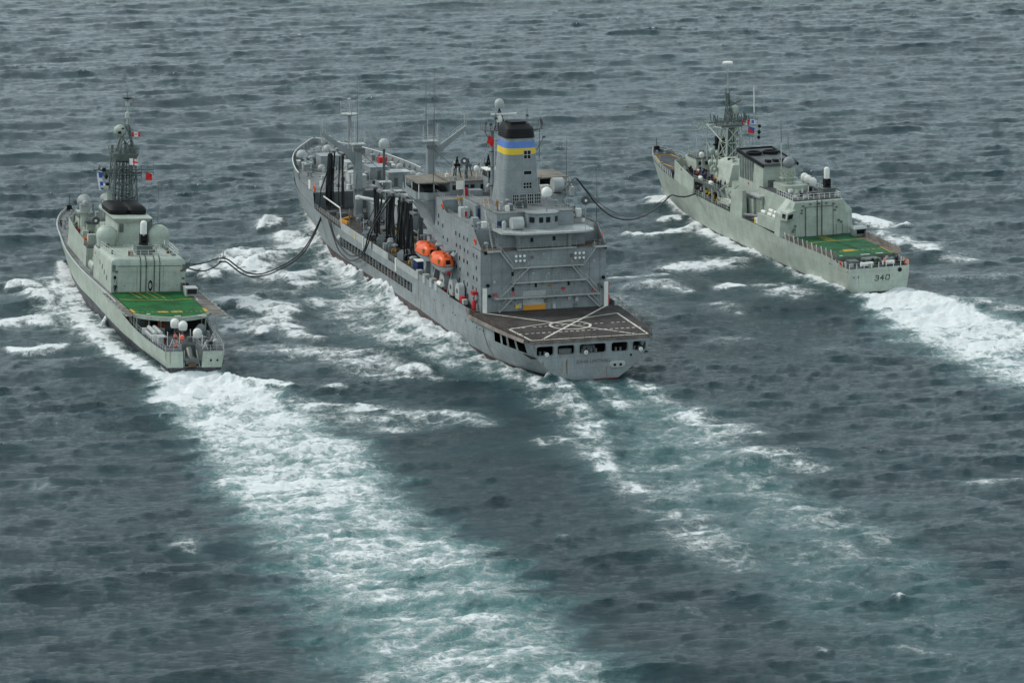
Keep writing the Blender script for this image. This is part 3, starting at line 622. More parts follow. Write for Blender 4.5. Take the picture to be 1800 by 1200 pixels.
for i in range(14):
    x = 68+rnd.random()*54; y = 12.3+rnd.random()*.6; h = .5+rnd.random(); w = .3+rnd.random()*.6
    MB().box(x-w, x+w, y-.3, y+.3, 4.4, 4.4+h).build('gallery_locker', ['hazelite', 'hazedark', 'red', 'haze', 'tan', 'steel'][i % 6], OIL)
MB().lathe([(.2, 0), (1.1, .3), (1.35, 1.6), (.9, 2.6), (.3, 2.9)], (122.5, 14.2, 5.6), 12, 'x').build('fender_housing', 'hazelite', OIL, True)
def bulwark(x0, x1, h, mat='haze', z0=-.15, th=.18, name='bulwark'):
    for s in (1, -1):
        mb = MB(); n = max(1, int((x1-x0)/6)); rs = []
        for i in range(n+1):
            x = x0+(x1-x0)*i/n; y = s*(top(x)+.02); z = sheer(x); rs.append([(x, y, z+z0), (x, y, z+h), (x, y-s*th, z+h), (x, y-s*th, z+z0)])
        mb.rings(rs).build(name, mat, OIL)
bulwark(28.6, 40, .75); bulwark(40, 51.8, 1.05); bulwark(52.6, 56.6, 1.15); bulwark(57.4, 61.4, 1.1)
for x in (61.8, 57.0, 52.2, 48.6):
    MB().box(x-.75, x+.75, 13.9, 15.0, 8.2, 9.9).build('chock_box', 'hazelite', OIL)
bulwark(62.2, 77, 1.15, 'hazelite', -.2); bulwark(84, 96, 1.2, 'hazelite', -.2); bulwark(97.3, 103, 1.2, 'hazelite', -.2); bulwark(103.4, 121.4, 1.3, 'hazelite', -.2)
for s in (1,):
    MB().bar((121.5, 14.8, 8.3), (122.8, 14.8, 12.6), .14, 4).bar((122.8, 14.8, 12.6), (137, 14.8, 12.9), .14, 4).build('gantry_frame', 'white', OIL)
    MB().box(103.0, 103.4, 14.75, 15.1, 7.3, 9.7).build('draught_board', 'white', OIL); MB().box(77.2, 77.8, 14.75, 15.1, 7.0, 9.6).build('draught_board', 'white', OIL)
    MB().box(109.6, 110.2, 14.8, 14.95, 8.0, 9.3).build('number_board', 'ylight', OIL)
bl = MB(); rail(bl, [(77, 14.6, 8.2), (84, 14.6, 8.2)], 1.1, 1.4, .04); bl.build('railing', 'hazelite', OIL); bl = MB(); rail(bl, [(121.5, 14.6, 8.3), (145.5, 14.6, 8.9)], 1.1, 2, .04); bl.build('railing', 'hazelite', OIL); bl = MB(); rail(bl, [(121.5, -14.6, 8.3), (145.5, -14.6, 8.9)], 1.1, 2, .04); bl.build('railing', 'hazelite', OIL)
# forecastle
ftop = top; fz = pchip([138, 150, 165, 185, 205], [12.2, 12.4, 12.8, 13.5, 14.2])
fxs = [x for x in xs if x >= 147]
hull_mesh([146]+fxs, [(204, top, lambda x: sheer(x)), (204.6, lambda x: top(x)+.12*(205-x > .3), lambda x: sheer(x)*.45+fz(x)*.55), (205.4, lambda x: top(x)+.22*(205-x > .3), fz)], 130).build('forecastle_side', 'hazehull', OIL, True)
deck_plate([146]+fxs, lambda x: top(x)+.15*(205-x > .3), fz, .15).build('forecastle_deck', 'decklight', OIL)
MB().box(145.8, 146.1, -14.5, 14.5, 8.2, 12.2).build('forecastle_break', 'hazedark', OIL)
bw = MB()
for s in (1, -1):
    xx = [x for x in xs if x >= 163]; f = lambda x: top(x)+.22*(205-x > .3)
    r_ = [[(x, s*f(x), fz(x)-.1), (x+.2, s*(f(x)+.16), fz(x)+1.35), (x+.2, s*max(f(x)-.02, 0), fz(x)+1.35), (x, s*max(f(x)-.16, 0), fz(x)-.1)] for x in xx]
    bw.rings(r_)
bw.build('bow_bulwark', 'haze', OIL, True)
cp = MB()
for s in (1, -1): cp.tube([(x+.2, s*(top(x)+.25), fz(x)+1.38) for x in xs if x >= 163], .09, 5)
cp.build('bulwark_cap', 'white', OIL)
for s in (1, -1):
    for x in range(166, 203, 3): MB().add([(x, s*(top(x)+.05), fz(x)), (x, s*(top(x)+.2), fz(x)+1.25), (x, s*max(top(x)-.7, 0), fz(x)), (x+.1, s*(top(x)+.05), fz(x)), (x+.1, s*(top(x)+.2), fz(x)+1.25), (x+.1, s*max(top(x)-.7, 0), fz(x))], [(0, 1, 2), (3, 5, 4), (0, 3, 4, 1), (1, 4, 5, 2), (0, 2, 5, 3)]).build('bulwark_stay', 'haze', OIL)
rl = MB()
for s in (1, -1): rail(rl, [(x, s*(top(x)+.05), fz(x)) for x in (146.2, 150, 156, 163)], 1.1, 1.6, .04)
rl.build('railing', 'hazelite', OIL)
MB().box(149.6, 151.0, 14.55, 14.7, 12.5, 14.4).build('sign_board', 'white', OIL)
# forecastle fittings
for x, y, s in ((186, 4.5, 1.3), (181, 7.0, 1.2), (186, -3.5, 1.3), (176, 8.6, 1.1)): put(OIL, 'winch', 'winch', (x, y, fz(x)), .2, s)
for x, y in ((193, 3.5), (193, -3), (188, 7), (183, 9), (176, 10.5), (178, 4), (170, 9.8), (165, 11), (172, -9), (180, -8), (160, -11), (168, -10.4), (164, -11.2)): put(OIL, 'bollard', 'bollard', (x, y, fz(x)), .3, 1.4)
for x, y, r_, h in ((184, 8.2, 1.25, 2.6), (189, 1.0, 1.2, 2.6), (177.5, -3.5, 1.1, 2.4), (166, -9.8, .8, 2.0), (158, -10.6, .9, 1.8), (154, -11, .9, 1.9), (171, 6.8, .9, 1.6)):
    MB().lathe(dome(r_, h), (x, y, fz(x)), 12).build('ventilator', 'hazelite', OIL, True)
for x0, x1, y0, y1, h, mt in ((173, 178, 1.6, 6.4, 2.8, 'haze'), (167, 171, -2, 2, 2.3, 'hazelite'), (158, 163, -5, -1, 2.6, 'haze'), (152, 156, -8.5, -5, 2.4, 'hazelite'), (148.6, 151.6, -6, -2.6, 3.0, 'haze'), (172.5, 174, 8.6, 10.6, 1.6, 'hazelite'), (176, 178, 9.2, 10.8, 1.4, 'hazelite'), (155, 158.5, 1.5, 4.5, 2.2, 'hazelite'), (149, 151.5, 2.2, 5.0, 2.6, 'hazelite')):
    z = fz((x0+x1)/2); dh = MB().box(x0, x1, y0, y1, z-.1, z+h).box(x0-.15, x1+.15, y0-.15, y1+.15, z+h, z+h+.12).build('deckhouse', mt, OIL)
    MB().box(x0-.06, x0, (y0+y1)/2-.4, (y0+y1)/2+.4, z+.1, z+1.9).build('door', 'hazedark', dh)
MB().box(175, 177, -9.4, -7.6, fz(176), fz(176)+1.7).build('fire_locker', 'red', OIL)
MB().box(161, 162, 8, 9.2, fz(160), fz(160)+.9).build('hose_box', 'hazelite', OIL)
for i in range(80):
    x = 147.5+rnd.random()*47; y = (rnd.random()*2-1)*(top(x)-1.2); z = fz(x); s = .25+rnd.random()*.5
    k = rnd.random()
    if k < .35: MB().box(x-s, x+s, y-s*.7, y+s*.7, z, z+.4+rnd.random()).build('deck_locker', rnd.choice(['hazelite', 'haze', 'decktan', 'steel', 'white']), OIL)
    elif k < .6: put(OIL, 'vent', 'vent', (x, y, z), 0, .7+rnd.random()*.6)
    elif k < .8: MB().bar((x, y, z), (x, y, z+1.5+rnd.random()*2), .09).build('stanchion_post', 'hazelite', OIL)
    else: MB().tube([(x, y, z+.2), (x+3+rnd.random()*5, y, z+.2), (x+3+rnd.random()*5, y+1.5, z+.2)], .12).build('deck_pipe', 'hazelite', OIL)
# foremast and kingposts
fm = MB().bar((176, -1, 12.9), (176, -1, 24.4), .5, 10, .4).build('foremast', 'haze', OIL, True)
MB().lathe([(.2, 0), (2.0, .5), (2.1, .7), (.3, .75)], (176, -1, 24.3), 14).build('mast_platform', 'hazelite', fm, True)
mb = MB(); rail(mb, [(176+2*math.cos(a), -1+2*math.sin(a), 25) for a in [k*math.pi/4 for k in range(8)]], 1.0, 2, .04, 2, True); mb.bar((176, -1, 25), (176, -1, 28), .12); mb.lathe([(.1, 0), (.45, .2), (.1, .5)], (176, -1, 28), 8)
for a in (0, 1.6, 3.1, 4.7): mb.bar((176+2*math.cos(a), -1+2*math.sin(a), 25), (176+2*math.cos(a), -1+2*math.sin(a), 27.8), .04)
mb.build('mast_fittings', 'hazelite', fm)
for s in (1, -1):
    kx = 134
    kp = MB().rings([rrect(kx, s*8, .95, .85, .2, 8.2, 2), rrect(kx, s*8, .9, .8, .2, 24.2, 2)]).build('kingpost', 'haze', OIL, True)
    a = [[(kx-.6, s*8.0, 18.9), (kx+.6, s*8.0, 18.9), (kx+.6, s*8.0, 21.8), (kx-.6, s*8.0, 21.8)], [(kx-.5, s*11, 22.5), (kx+.5, s*11, 22.5), (kx+.5, s*11, 24.0), (kx-.5, s*11, 24.0)], [(kx-.3, s*16, 26.4), (kx+.3, s*16, 26.4), (kx+.3, s*16, 27.3), (kx-.3, s*16, 27.3)]]
    MB().rings(a).build('crane_arm', 'haze', kp)
    ar = MB(); rail(ar, [(kx, s*9, 22.6), (kx, s*16, 27.3)], .9, 1.2, .04, 2); ar.bar((kx, s*15.6, 27), (kx, s*15.6, 30), .07)
    for i in range(3): ar.box(kx-.3, kx+.3, s*(14+i*.8)-.25, s*(14+i*.8)+.25, 25.4-.3*i, 26.2-.2*i)
    ar.build('arm_rail', 'hazelite', kp)
    tp = MB(); tp.box(kx-1.3, kx+1.3, s*8-1.6, s*8+1.6, 24.2, 24.35); rail(tp, [(kx-1.3, s*8-1.6, 24.3), (kx+1.3, s*8-1.6, 24.3), (kx+1.3, s*8+1.6, 24.3), (kx-1.3, s*8+1.6, 24.3)], 1.1, 1.2, .045, 2, True)
    for dx_, dy_, h in ((-1, -1.3, 3.6), (1, 1.2, 3.2), (0, .6, 4.6), (-1, .8, 3.0)): tp.bar((kx+dx_, s*8+dy_, 24.3), (kx+dx_, s*8+dy_, 24.3+h), .09)
    tp.bar((kx-1, s*8-1.5, 27.5), (kx+1, s*8-4, 24.2), .07)
    tp.build('top_platform', 'hazelite', kp)
    for dy_ in ([0] if s > 0 else [-.9, .9]): MB().bar((kx, s*8+dy_, 24.3), (kx, s*8+dy_, 38.5), .09, 5, .03).build('whip_antenna', 'hazedark', kp)
    for i in range(3):
        for dz in (23.2, 14.5): put(kp, 'floodlight', 'floodlight', (kx-1.0, s*8-.9+i*.9, dz), math.pi, 1.3)
# the other rig posts along the cargo deck
for x, y, zt, r_ in ((112, 7.5, 19.5, .5), (103, 9.0, 19, .45), (99, 7.5, 19.6, .55), (90, 8.5, 20.2, .6), (84, 8.0, 20.4, .5), (112, -7.5, 19.5, .5), (99, -7.5, 20.5, .55), (86, -8, 21, .6)):
    kp = MB().bar((x, y, 8.2), (x, y, zt), r_, 8, r_*.8).build('rig_post', rnd.choice(['haze', 'hazedark', 'haze']), OIL, True)
    MB().box(x-.9, x+.9, y-.9, y+1.6, zt-.2, zt).bar((x, y, zt-3), (x, y+(2.4 if y > 0 else -2.4), zt+.3), .14).bar((x, y, zt), (x, y, zt+1.6), .1).build('rig_head', 'hazelite', kp)
    MB().box(x-1.6, x+1.6, y-1.4, y+1.4, 8.2, 9.8).build('winch_base', 'hazedark', kp)
MB().bar((112, 7.5, 17.5), (112, -7.5, 17.5), .3).build('crossbeam', 'haze', OIL); MB().bar((99, 7.5, 18), (99, -7.5, 18), .3).build('crossbeam', 'haze', OIL); MB().bar((86, 8, 19), (86, -8, 19), .35).build('crossbeam', 'haze', OIL)
mp_ = MB().bar((130, 3.3, 8.2), (130, 3.3, 23.6), .28, 8).build('radome_post', 'hazedark', OIL, True); MB().lathe(dome(1.15, 2.2), (130, 3.3, 23.6), 16).build('radome', 'hazelite', mp_, True)
bm_ = MB().bar((127, 9.7, 14.0), (113, 2.0, 13.6), .42, 10).build('stowed_boom', 'hazelite', OIL, True); MB().lathe([(.3, -.5), (.7, -.4), (.75, .2), (.3, .4)], (127, 9.7, 14), 10).build('boom_head', 'offwhite', bm_, True)
# hanging hose bundles
def hose_loop(x, y, zt, zb, dx_, r=.13, sag=.5):
    pts = [(x, y, zt)]
    for i in range(1, 9):
        t = i/9; pts.append((x+dx_*t+sag*math.sin(t*math.pi)*.3, y+sag*math.sin(t*math.pi), zt+(zb-zt)*(math.sin(t*math.pi/2)**.8)))
    pts.append((x+dx_, y, zb)); return MB().tube(pts, r, 6)
BUN = [(138.8, 12.4, 22.3, 9.0, 9), (136.2, 11.0, 22.0, 8.8, 4), (107.5, 11.5, 19.2, 8.8, 4), (103.2, 11.2, 18.8, 8.6, 4), (100.0, 9.8, 18.9, 8.6, 6), (96.6, 9.2, 18.9, 8.6, 3), (89.5, 10.2, 20.0, 8.6, 6), (86.0, 10.6, 20.4, 8.5, 8), (82.8, 10.8, 20.0, 8.5, 5), (79.4, 10.8, 18.0, 8.5, 3), (100, -9.5, 19, 9, 4), (86, -9.8, 20, 9, 4)]
for bx, by, zt, zb, n in BUN:
    for k in range(n):
        x = bx+(rnd.random()-.5)*3.0; y = by+(rnd.random()-.5)*2.0
        hose_loop(x, y, zt-rnd.random()*1.2, zb+rnd.random()*2.0, (rnd.random()-.5)*2.6, .13+.07*rnd.random(), rnd.random()*.8-.2).build('hanging_hose', 'rubber', OIL, True)
    MB().box(bx-1.7, bx+1.7, by-.4, by+.4, zt-.2, zt+.25).build('hose_saddle', 'steel', OIL)
    MB().box(bx-1.0, bx+1.0, by-1.0, by+1.0, 8.2, 9.3).build('hose_valve', rnd.choice(['black', 'hazedark', 'black']), OIL)
for (a, b) in (((134, 8, 22), (138, 14.6, 14)), ((134, 8, 20), (147, 12, 13.5)), ((112, 7.5, 19), (106, 14.5, 10)), ((99, 7.5, 19), (99, 14.6, 9.5)), ((90, 8.5, 20), (84, 14.4, 9.6)), ((84, 8, 20), (74, 12, 11)), ((134, -8, 23), (99, -7.5, 20)), ((134, 8, 23), (99, 7.5, 19.5)), ((134, 8, 19), (124, 12, 9)), ((112, 7.5, 19), (120, 10, 9))):
    MB().bar(a, b, .045, 4).build('rigging_wire', 'black', OIL)
# cargo deck clutter
MB().box(112, 118, -3.5, 3.8, 8.2, 13.4).box(112, 118, -3.5, 3.8, 13.4, 13.5).build('deckhouse', 'haze', OIL); MB().box(111.9, 112, -3, 3.5, 12.9, 13.3).build('house_trim', 'brown', OIL)
MB().box(122, 131, -5, 2.6, 8.2, 12.8).build('deckhouse', 'hazelite', OIL)
MB().box(92, 97, -2, 5, 8.2, 11.6).build('deckhouse', 'haze', OIL); MB().box(77, 82, -6, 2, 8.2, 12.4).build('deckhouse', 'haze', OIL); MB().box(128, 134, 2.6, 6.2, 8.2, 12.2).build('deckhouse', 'haze', OIL)
MB().box(97.3, 97.45, 3.2, 5.0, 9.0, 11.6).build('notice_board', 'white', OIL); MB().box(104, 108, -6, -2, 8.2, 12).build('deckhouse', 'hazedark', OIL)
for x0, y0, x1, y1 in ((118, 8.8, 118, 2.5), (127, 12.0, 131, 12.6), (131, 12.6, 134, 9.5), (104, 6, 104, 2), (92, 12, 92, 7), (78, 12.2, 78, 8.5), (110, 9.5, 108, 6.5)):
    a = Vector((x0, y0)); b = Vector((x1, y1)); d = (b-a).normalized()*1.0; nrm = Vector((-d.y, d.x))*.3
    MB().prism([tuple(a+nrm), tuple(b+nrm), tuple(b-nrm), tuple(a-nrm)], 8.25, 8.85).build('coaming', 'orangey', OIL)
for i in range(210):
    x = 68+rnd.random()*66; y = rnd.random()*24-11.5; z = sheer(x)-.12; s = .25+rnd.random()*.55; k = rnd.random()
    if k < .34: MB().box(x-s, x+s, y-s*.7, y+s*.7, z, z+.4+rnd.random()*1.4).build('deck_locker', rnd.choice(['haze', 'hazedark', 'hazelite', 'steel', 'decktan', 'black', 'haze', 'hazedark', 'deckrust']), OIL)
    elif k < .5: put(OIL, 'vent', 'vent', (x, y, z), 0, .6+rnd.random()*.7)
    elif k < .72: MB().bar((x, y, z), (x, y, z+1+rnd.random()*3.5), .08+.1*rnd.random()).build('riser_pipe', rnd.choice(['haze', 'hazedark', 'hazelite', 'steel']), OIL)
    elif k < .86: L_ = 3+rnd.random()*8; MB().tube([(x, y, z+.4), (x+L_, y, z+.4), (x+L_, y, z+1.2)], .14+.1*rnd.random()).build('deck_pipe', rnd.choice(['haze', 'hazedark', 'hazelite']), OIL)
    else: put(OIL, 'winch', 'winch', (x, y, z), rnd.random()*3, .6+rnd.random()*.5)
for i in range(5):
    y = -4+i*2.1; MB().tube([(68, y, 9.2), (95, y, 9.2), (110, y, 9.2), (131, y, 9.2)], .2).build('cargo_pipe', 'haze' if i % 2 else 'hazedark', OIL)
for (x, y, h) in ((68.5, 10, 3.2), (71, 8, 2.6)): MB().lathe(dome(1.0, h), (x, y, 8.2), 12).build('ventilator', 'hazelite', OIL, True)

# ---- after house
H1 = MB().box(28, 64.5, -12, 12, 7.4, 19.0).build('house', 'haze', OIL)
MB().box(27.6, 33.2, -12.15, 12.15, 19.0, 19.15).build('house_deck', 'deckrust', OIL)
H2 = MB().box(32.6, 64.5, -12, 11.7, 19.0, 22.2)
H2.build('upper_house', 'haze', OIL)
# port side plating with the swept cut-outs
prof = [(28, 7.8), (28, 19.5)]+[(28.0+4.6*(1-math.cos(R(a))), 19.5+2.9*(math.sin(R(a)) if False else (a/90)**2.2)) for a in (15, 30, 45, 60, 75, 90)]+[(33.2, 22.6), (50.5, 22.6), (52.2, 22.9), (53.3, 23.7), (53.8, 24.7), (64.7, 24.7), (64.7, 7.8)]
for s in (1, -1): MB().prism(prof, s*12.0-.02 if s > 0 else -12.14, s*12.0+.14 if s > 0 else -11.98, 'y').build('side_plating', 'haze', H1)
MB().box(33.0, 53.5, -11.9, 11.9, 22.2, 22.3).build('boat_deck', 'decklight', OIL)
H3 = MB().box(53.5, 64.4, -11.9, 11.9, 22.2, 24.6).build('bridge_block', 'haze', OIL); MB().box(53.4, 64.4, -11.8, 11.8, 24.6, 24.7).build('bridge_deck', 'decklight', OIL)
# port portholes, in rows along the decks
for r_, z in enumerate((9.3, 11.4, 13.4, 15.5, 17.6, 19.8, 21.3)):
    for i, x in enumerate((30.4, 32.6, 36.3, 38.6, 41.5, 44, 50, 53, 56.2, 59.8, 62.6)):
        if (r_ < 3 and x > 45) or (r_ == 3 and x > 49 and x < 60) or (r_ >= 5 and x < 34) or (r_ == 6 and x < 54): continue
        if (i*7+r_*5) % 9 == 4: continue
        link(SH['porthole'], 'porthole', H1, (x+(.35 if r_ % 2 else 0), 12.16, z))
# boat recess: flat dark plate on the wall stands in for its shade
MB().prism([(46.6, 11.0), (46.6, 14.4), (60, 17.4), (62, 11.0)], 12.15, 12.22, 'y').build('boat_recess_shade', 'hazedark', H1)
MB().prism([(46.8, 16.2), (47.0, 14.2), (64.6, 18.8), (64.0, 19.6)], 12.16, 12.9, 'y').build('recess_hood', 'haze', H1)
# rear face: walkways, stairs, doors, lights
W = lambda z: z
for z, y0, y1 in ((15.9, 6.3, -7.6), (13.1, 6.3, -8.2), (10.3, 9.7, -10.8)):
    wk = MB().box(26.9, 28, y1, y0, z-.28, z-.04); wk = wk.build('walkway', 'hazelite', H1)
    rl = MB(); rail(rl, [(27.0, y0, z), (27.0, y1, z)], 1.0, 1.3, .03); rl.build('railing', 'hazelite', wk)
    for y in np.arange(y1+.6, y0, 2.6): MB().add([(28, y, z-.3), (27.1, y, z-.3), (28, y, z-1.0)], [(0, 1, 2)]).build('bracket', 'hazelite', wk)
MB().box(27.3, 28.3, -6.2, 5.2, 18.9, 19.12).build('walkway', 'hazelite', H1); MB().box(27.0, 28, -12.1, -9.6, 18.8, 19.1).build('walkway', 'hazelite', H1); MB().box(27.2, 28, 8.3, 11.0, 18.8, 19.1).build('walkway', 'hazelite', H1)
for (ya_, za), (yb, zb) in (((8.6, 19), (6.3, 15.9)), ((3.0, 15.9), (6.0, 13.1)), ((5.8, 13.1), (8.7, 10.3)), ((6.2, 10.3), (8.9, 7.6)), ((-9.8, 19), (-7.6, 15.9)), ((-5.2, 15.9), (-7.4, 13.1)), ((-8, 13.1), (-10.3, 10.3)), ((-8.1, 10.3), (-10.7, 7.6))):
    stairs(H1, (27.3, ya_, za-.1), (27.3, yb, zb), .9, (1, 0, 0))
windowed(H1, [(28-.05, 1.5, 12.2), (28-.05, -4.9, 12.2), (28-.05, 6.0, 14.5), (28-.05, 5.9, 11.6)], .45, .75, 'x', 'porthole')
for y in (11.4, -12.15): MB().box(27.7, 28.05, y-.4, y+.4, 7.55, 12.1).build('corner_post', 'white', H1)
MB().box(27.9, 28, -.4, 4.05, 7.6, 11.2).build('hangar_door', 'hazelite', H1)
MB().box(27.7, 27.95, -.3, 4.0, 7.62, 8.55).build('threshold_board', 'orangey', H1)
for y, z, dx_, h, mt in ((-3.8, 11.3, .3, .5, 'red'), (-6.4, 9.2, .4, .8, 'hazelite'), (-5.0, 9.6, .35, .7, 'hazelite'), (1.1, 9.6, .3, .7, 'hazelite'), (-.4, 9.2, .3, .7, 'decktan'), (5.2, 8.4, .35, .7, 'ylight'), (4.6, 8.5, .3, .9, 'hazelite'), (-6.2, 8.0, .5, .5, 'steel'), (9.4, 10.8, .25, .6, 'red'), (5.9, 10.8, .25, .6, 'red'), (-9.8, 10.8, .25, .7, 'red'), (-2, 8.1, .3, .9, 'hazelite'), (6.4, 9.0, .2, .4, 'decktan'), (-10.9, 11.3, .4, 1.2, 'hazedark'), (-1.2, 12, .2, .4, 'tan'), (2.2, 17.4, .1, .6, 'decktan'), (-5.4, 17.4, .1, .6, 'decktan')):
    MB().box(28-dx_, 28, y-.3, y+.3, z-h/2, z+h/2).build('wall_box', mt, H1)
for y, z in ((10.5, 10.6), (10.8, 12.6), (-11.6, 13.0), (11.2, 18.7), (-12.0, 18.7), (-11.1, 11.2)):
    MB().lathe([(.32, 0), (.34, .25), (.1, .35)], (27.6, y, z), 10, 'x').build('wall_lamp', 'black', H1, True)
for yc in (4.7, -6.8):
    fl = MB().box(27.5, 27.6, yc-1.1, yc+1.1, 16.7, 16.8).box(27.5, 27.6, yc-1.1, yc+1.1, 17.7, 17.8).build('lamp_rack', 'steel', H1)
    for i in range(3):
        for z in (17.0, 17.9): MB().lathe([(.05, .3), (.26, .05), (.26, 0)], (27.3, yc-.8+i*.8, z), 8, 'x').build('floodlight', 'lamp', fl, True)
for y in (-11, -9, -6, -1.5, 2.8, 8, 10): MB().bar((27.93, y, 7.6), (27.93, y, 18.9), .04, 4).build('wall_pipe', 'haze', H1)
for y, z, w in ((9.5, 13.2, .5), (2, 14.4, .45), (-1, 14.3, .4), (-9.8, 16.2, .5), (8.5, 9, .4), (0, 18, .4)): MB().lathe([(w/2, 0), (w/2, .06)], (27.92, y, z), 8, 'x').build('wall_vent', 'hazelite', H1)
rl = MB(); rail(rl, [(27.9, 11.9, 19.1), (27.9, 8.8, 19.1)], 1.05, 1.2, .03); rail(rl, [(27.9, 5.2, 19.1), (27.9, -6.4, 19.1)], 1.05, 1.2, .03); rail(rl, [(27.9, -9.9, 19.1), (27.9, -12, 19.1), (33, -12, 19.1)], 1.05, 1.2, .03)
rail(rl, [(33.4, 11.9, 22.3), (50.5, 11.9, 22.3)], 1.05, 1.3, .03); rail(rl, [(33.2, -12.0, 22.3), (53, -12.0, 22.3)], 1.05, 1.3, .03); rail(rl, [(32.9, 11.9, 22.3), (32.9, 8.0, 22.3)], 1.05, 1.2, .03); rail(rl, [(33.4, -8, 22.3), (33.2, -12, 22.3)], 1.05, 1.2, .03)
rail(rl, [(53.7, 11.7, 24.7), (64, 11.7, 24.7)], 1.05, 1.3, .03); rail(rl, [(53.7, -11.7, 24.7), (64, -11.7, 24.7)], 1.05, 1.3, .03); rl.build('railing', 'hazelite', OIL)
# central tower blocks
T1 = MB().poly([(-8.6, 19.1), (-8.6, 22.0), (8.6, 22.0), (8.6, 19.1)], [], lambda a, b: (29.6, a, b)).box(28.6, 33, -5.4, 5.0, 19.1, 22.0).build('tower', 'haze', OIL)
for s in (1, -1):   # swept bracket plates beside the arches
    MB().prism([(s*5.2-.2, 19.1), (s*5.2-.2+.05, 21), (s*6.0-.2, 21.8), (s*8.4-.2, 22.0), (s*8.4-.2, 22.15), (s*4.6-.2, 22.15), (s*4.6-.2, 19.1)], 28.0, 28.55, 'x').build('bracket_plate', 'haze', T1)
PF = MB().prism([(32.8, 8.6), (32.8, -9.6), (27.4, -9.6), (25.6, -7.4), (25.6, 5.0), (27.6, 8.2)], 22.02, 22.34).build('platform', 'hazelite', OIL)
rl = MB(); rail(rl, [(32.4, 8.6, 22.3), (27.6, 8.2, 22.3), (25.7, 5.0, 22.3), (25.7, 2.4, 22.3)], 1.05, 1.1, .03); rl.build('railing', 'hazelite', PF); rl = MB(); rail(rl, [(25.7, -3.6, 22.3), (25.7, -7.4, 22.3), (27.4, -9.5, 22.3), (32.4, -9.5, 22.3)], 1.05, 1.1, .03); rl.build('railing', 'hazelite', PF)
windowed(T1, [(28.55, 2.1, 20.6), (28.55, -2.2, 20.7)], .55, .8, 'x')
T2 = MB().box(33, 53.4, -7.4, 7.5, 22.3, 25.0).build('tower', 'haze', OIL)
MB().box(32.8, 53.4, -7.6, 7.7, 25.0, 25.12).build('tower_deck', 'decklight', OIL)
rl = MB(); rail(rl, [(50, 7.6, 25.1), (33, 7.6, 25.1), (33, 2.4, 25.1)], 1.05, 1.3, .03); rl.build('railing', 'hazelite', T2); rl = MB(); rail(rl, [(33, -3.6, 25.1), (33, -7.5, 25.1), (50, -7.5, 25.1)], 1.05, 1.3, .03); rl.build('railing', 'hazelite', T2)
MB().box(32.95, 33, 5.6, 7.45, 22.4, 23.6).build('blue_panel', 'navy', T2)
oc = [(33, 2.2), (30.6, 2.2), (29.2, 1.0), (29.2, -2.4), (30.6, -3.6), (33, -3.6)]
CH = MB().prism(oc, 22.34, 25.2).prism([(33, 2.4), (30.5, 2.4), (29.0, 1.1), (29.0, -2.5), (30.5, -3.8), (33, -3.8)], 25.2, 25.36).build('control_cab', 'haze', OIL)
for y in (.35, -1.0, ): MB().box(29.13, 29.2, y-.95+.3, y-.15+.3, 23.6, 24.6).build('window', 'glass', CH)
for s, yc in ((1, 1.6), (-1, -3.0)):
    a = Vector((30.3, 2.0 if s > 0 else -3.4)); b = Vector((29.5, 1.3 if s > 0 else -2.7)); nrm = Vector((-.06, .06*s))
    MB().add([(a.x, a.y, 23.6), (b.x, b.y, 23.6), (b.x, b.y, 24.6), (a.x, a.y, 24.6)]+[(p.x+nrm.x, p.y+nrm.y, z) for p, z in ((a, 23.6), (b, 23.6), (b, 24.6), (a, 24.6))], [(0, 1, 2, 3), (4, 5, 6, 7), (0, 1, 5, 4), (1, 2, 6, 5), (2, 3, 7, 6), (3, 0, 4, 7)]).build('window', 'glass', CH)
MB().rings([[(30.2+1.25*math.cos(R(a)), y, 22.4+1.15+1.25*math.sin(R(a))*.95) for a in range(0, 360, 24)] for y in (3.4, 5.6)]).build('drum_hood', 'white' if False else 'hazelite', PF, True)
MB().lathe(dome(.45, 1.7), (31, 6.7, 22.3), 10).build('ventilator', 'hazelite', PF, True)
sdm = MB().bar((31.2, -1.6, 25.3), (31.2, -1.6, 28.2), .13).build('dome_post', 'haze', OIL); MB().lathe(dome(1.0, 1.75), (31.2, -1.6, 28.2), 16).build('radome', 'white', sdm, True)
def ringlamp(x, y, z0, z1, r_=.85):
    p = MB().bar((x, y, z0), (x, y, z1-r_), .09).build('searchlight_post', 'hazelite', OIL)
    MB().lathe([(r_, -.12), (r_*1.05, .12), (r_*.8, .14), (r_*.55, -.1)], (x, y, z1), 16, 'x').build('shade_ring', 'hazedark', p, True); MB().lathe([(.25, -.2), (.3, .1)], (x, y, z1), 8, 'x').build('searchlight', 'lamp', p, True)
ringlamp(38.5, -11.6, 22.3, 25.8); ringlamp(39.5, 11.9, 22.4, 34.2, .7)
for x, y, z0, z1 in ((60, 12.1, 24.6, 39), (34, -12.3, 21.9, 33.4), (61, -15, 25.2, 34.5)):
    wp = MB().bar((x, y, z0), (x, y, z1), .10, 5, .03).build('whip_antenna', 'hazedark', OIL); MB().box(x-.3, x+.3, y-.5, y+.5, z0-.15, z0+.1).build('antenna_bracket', 'red', wp)
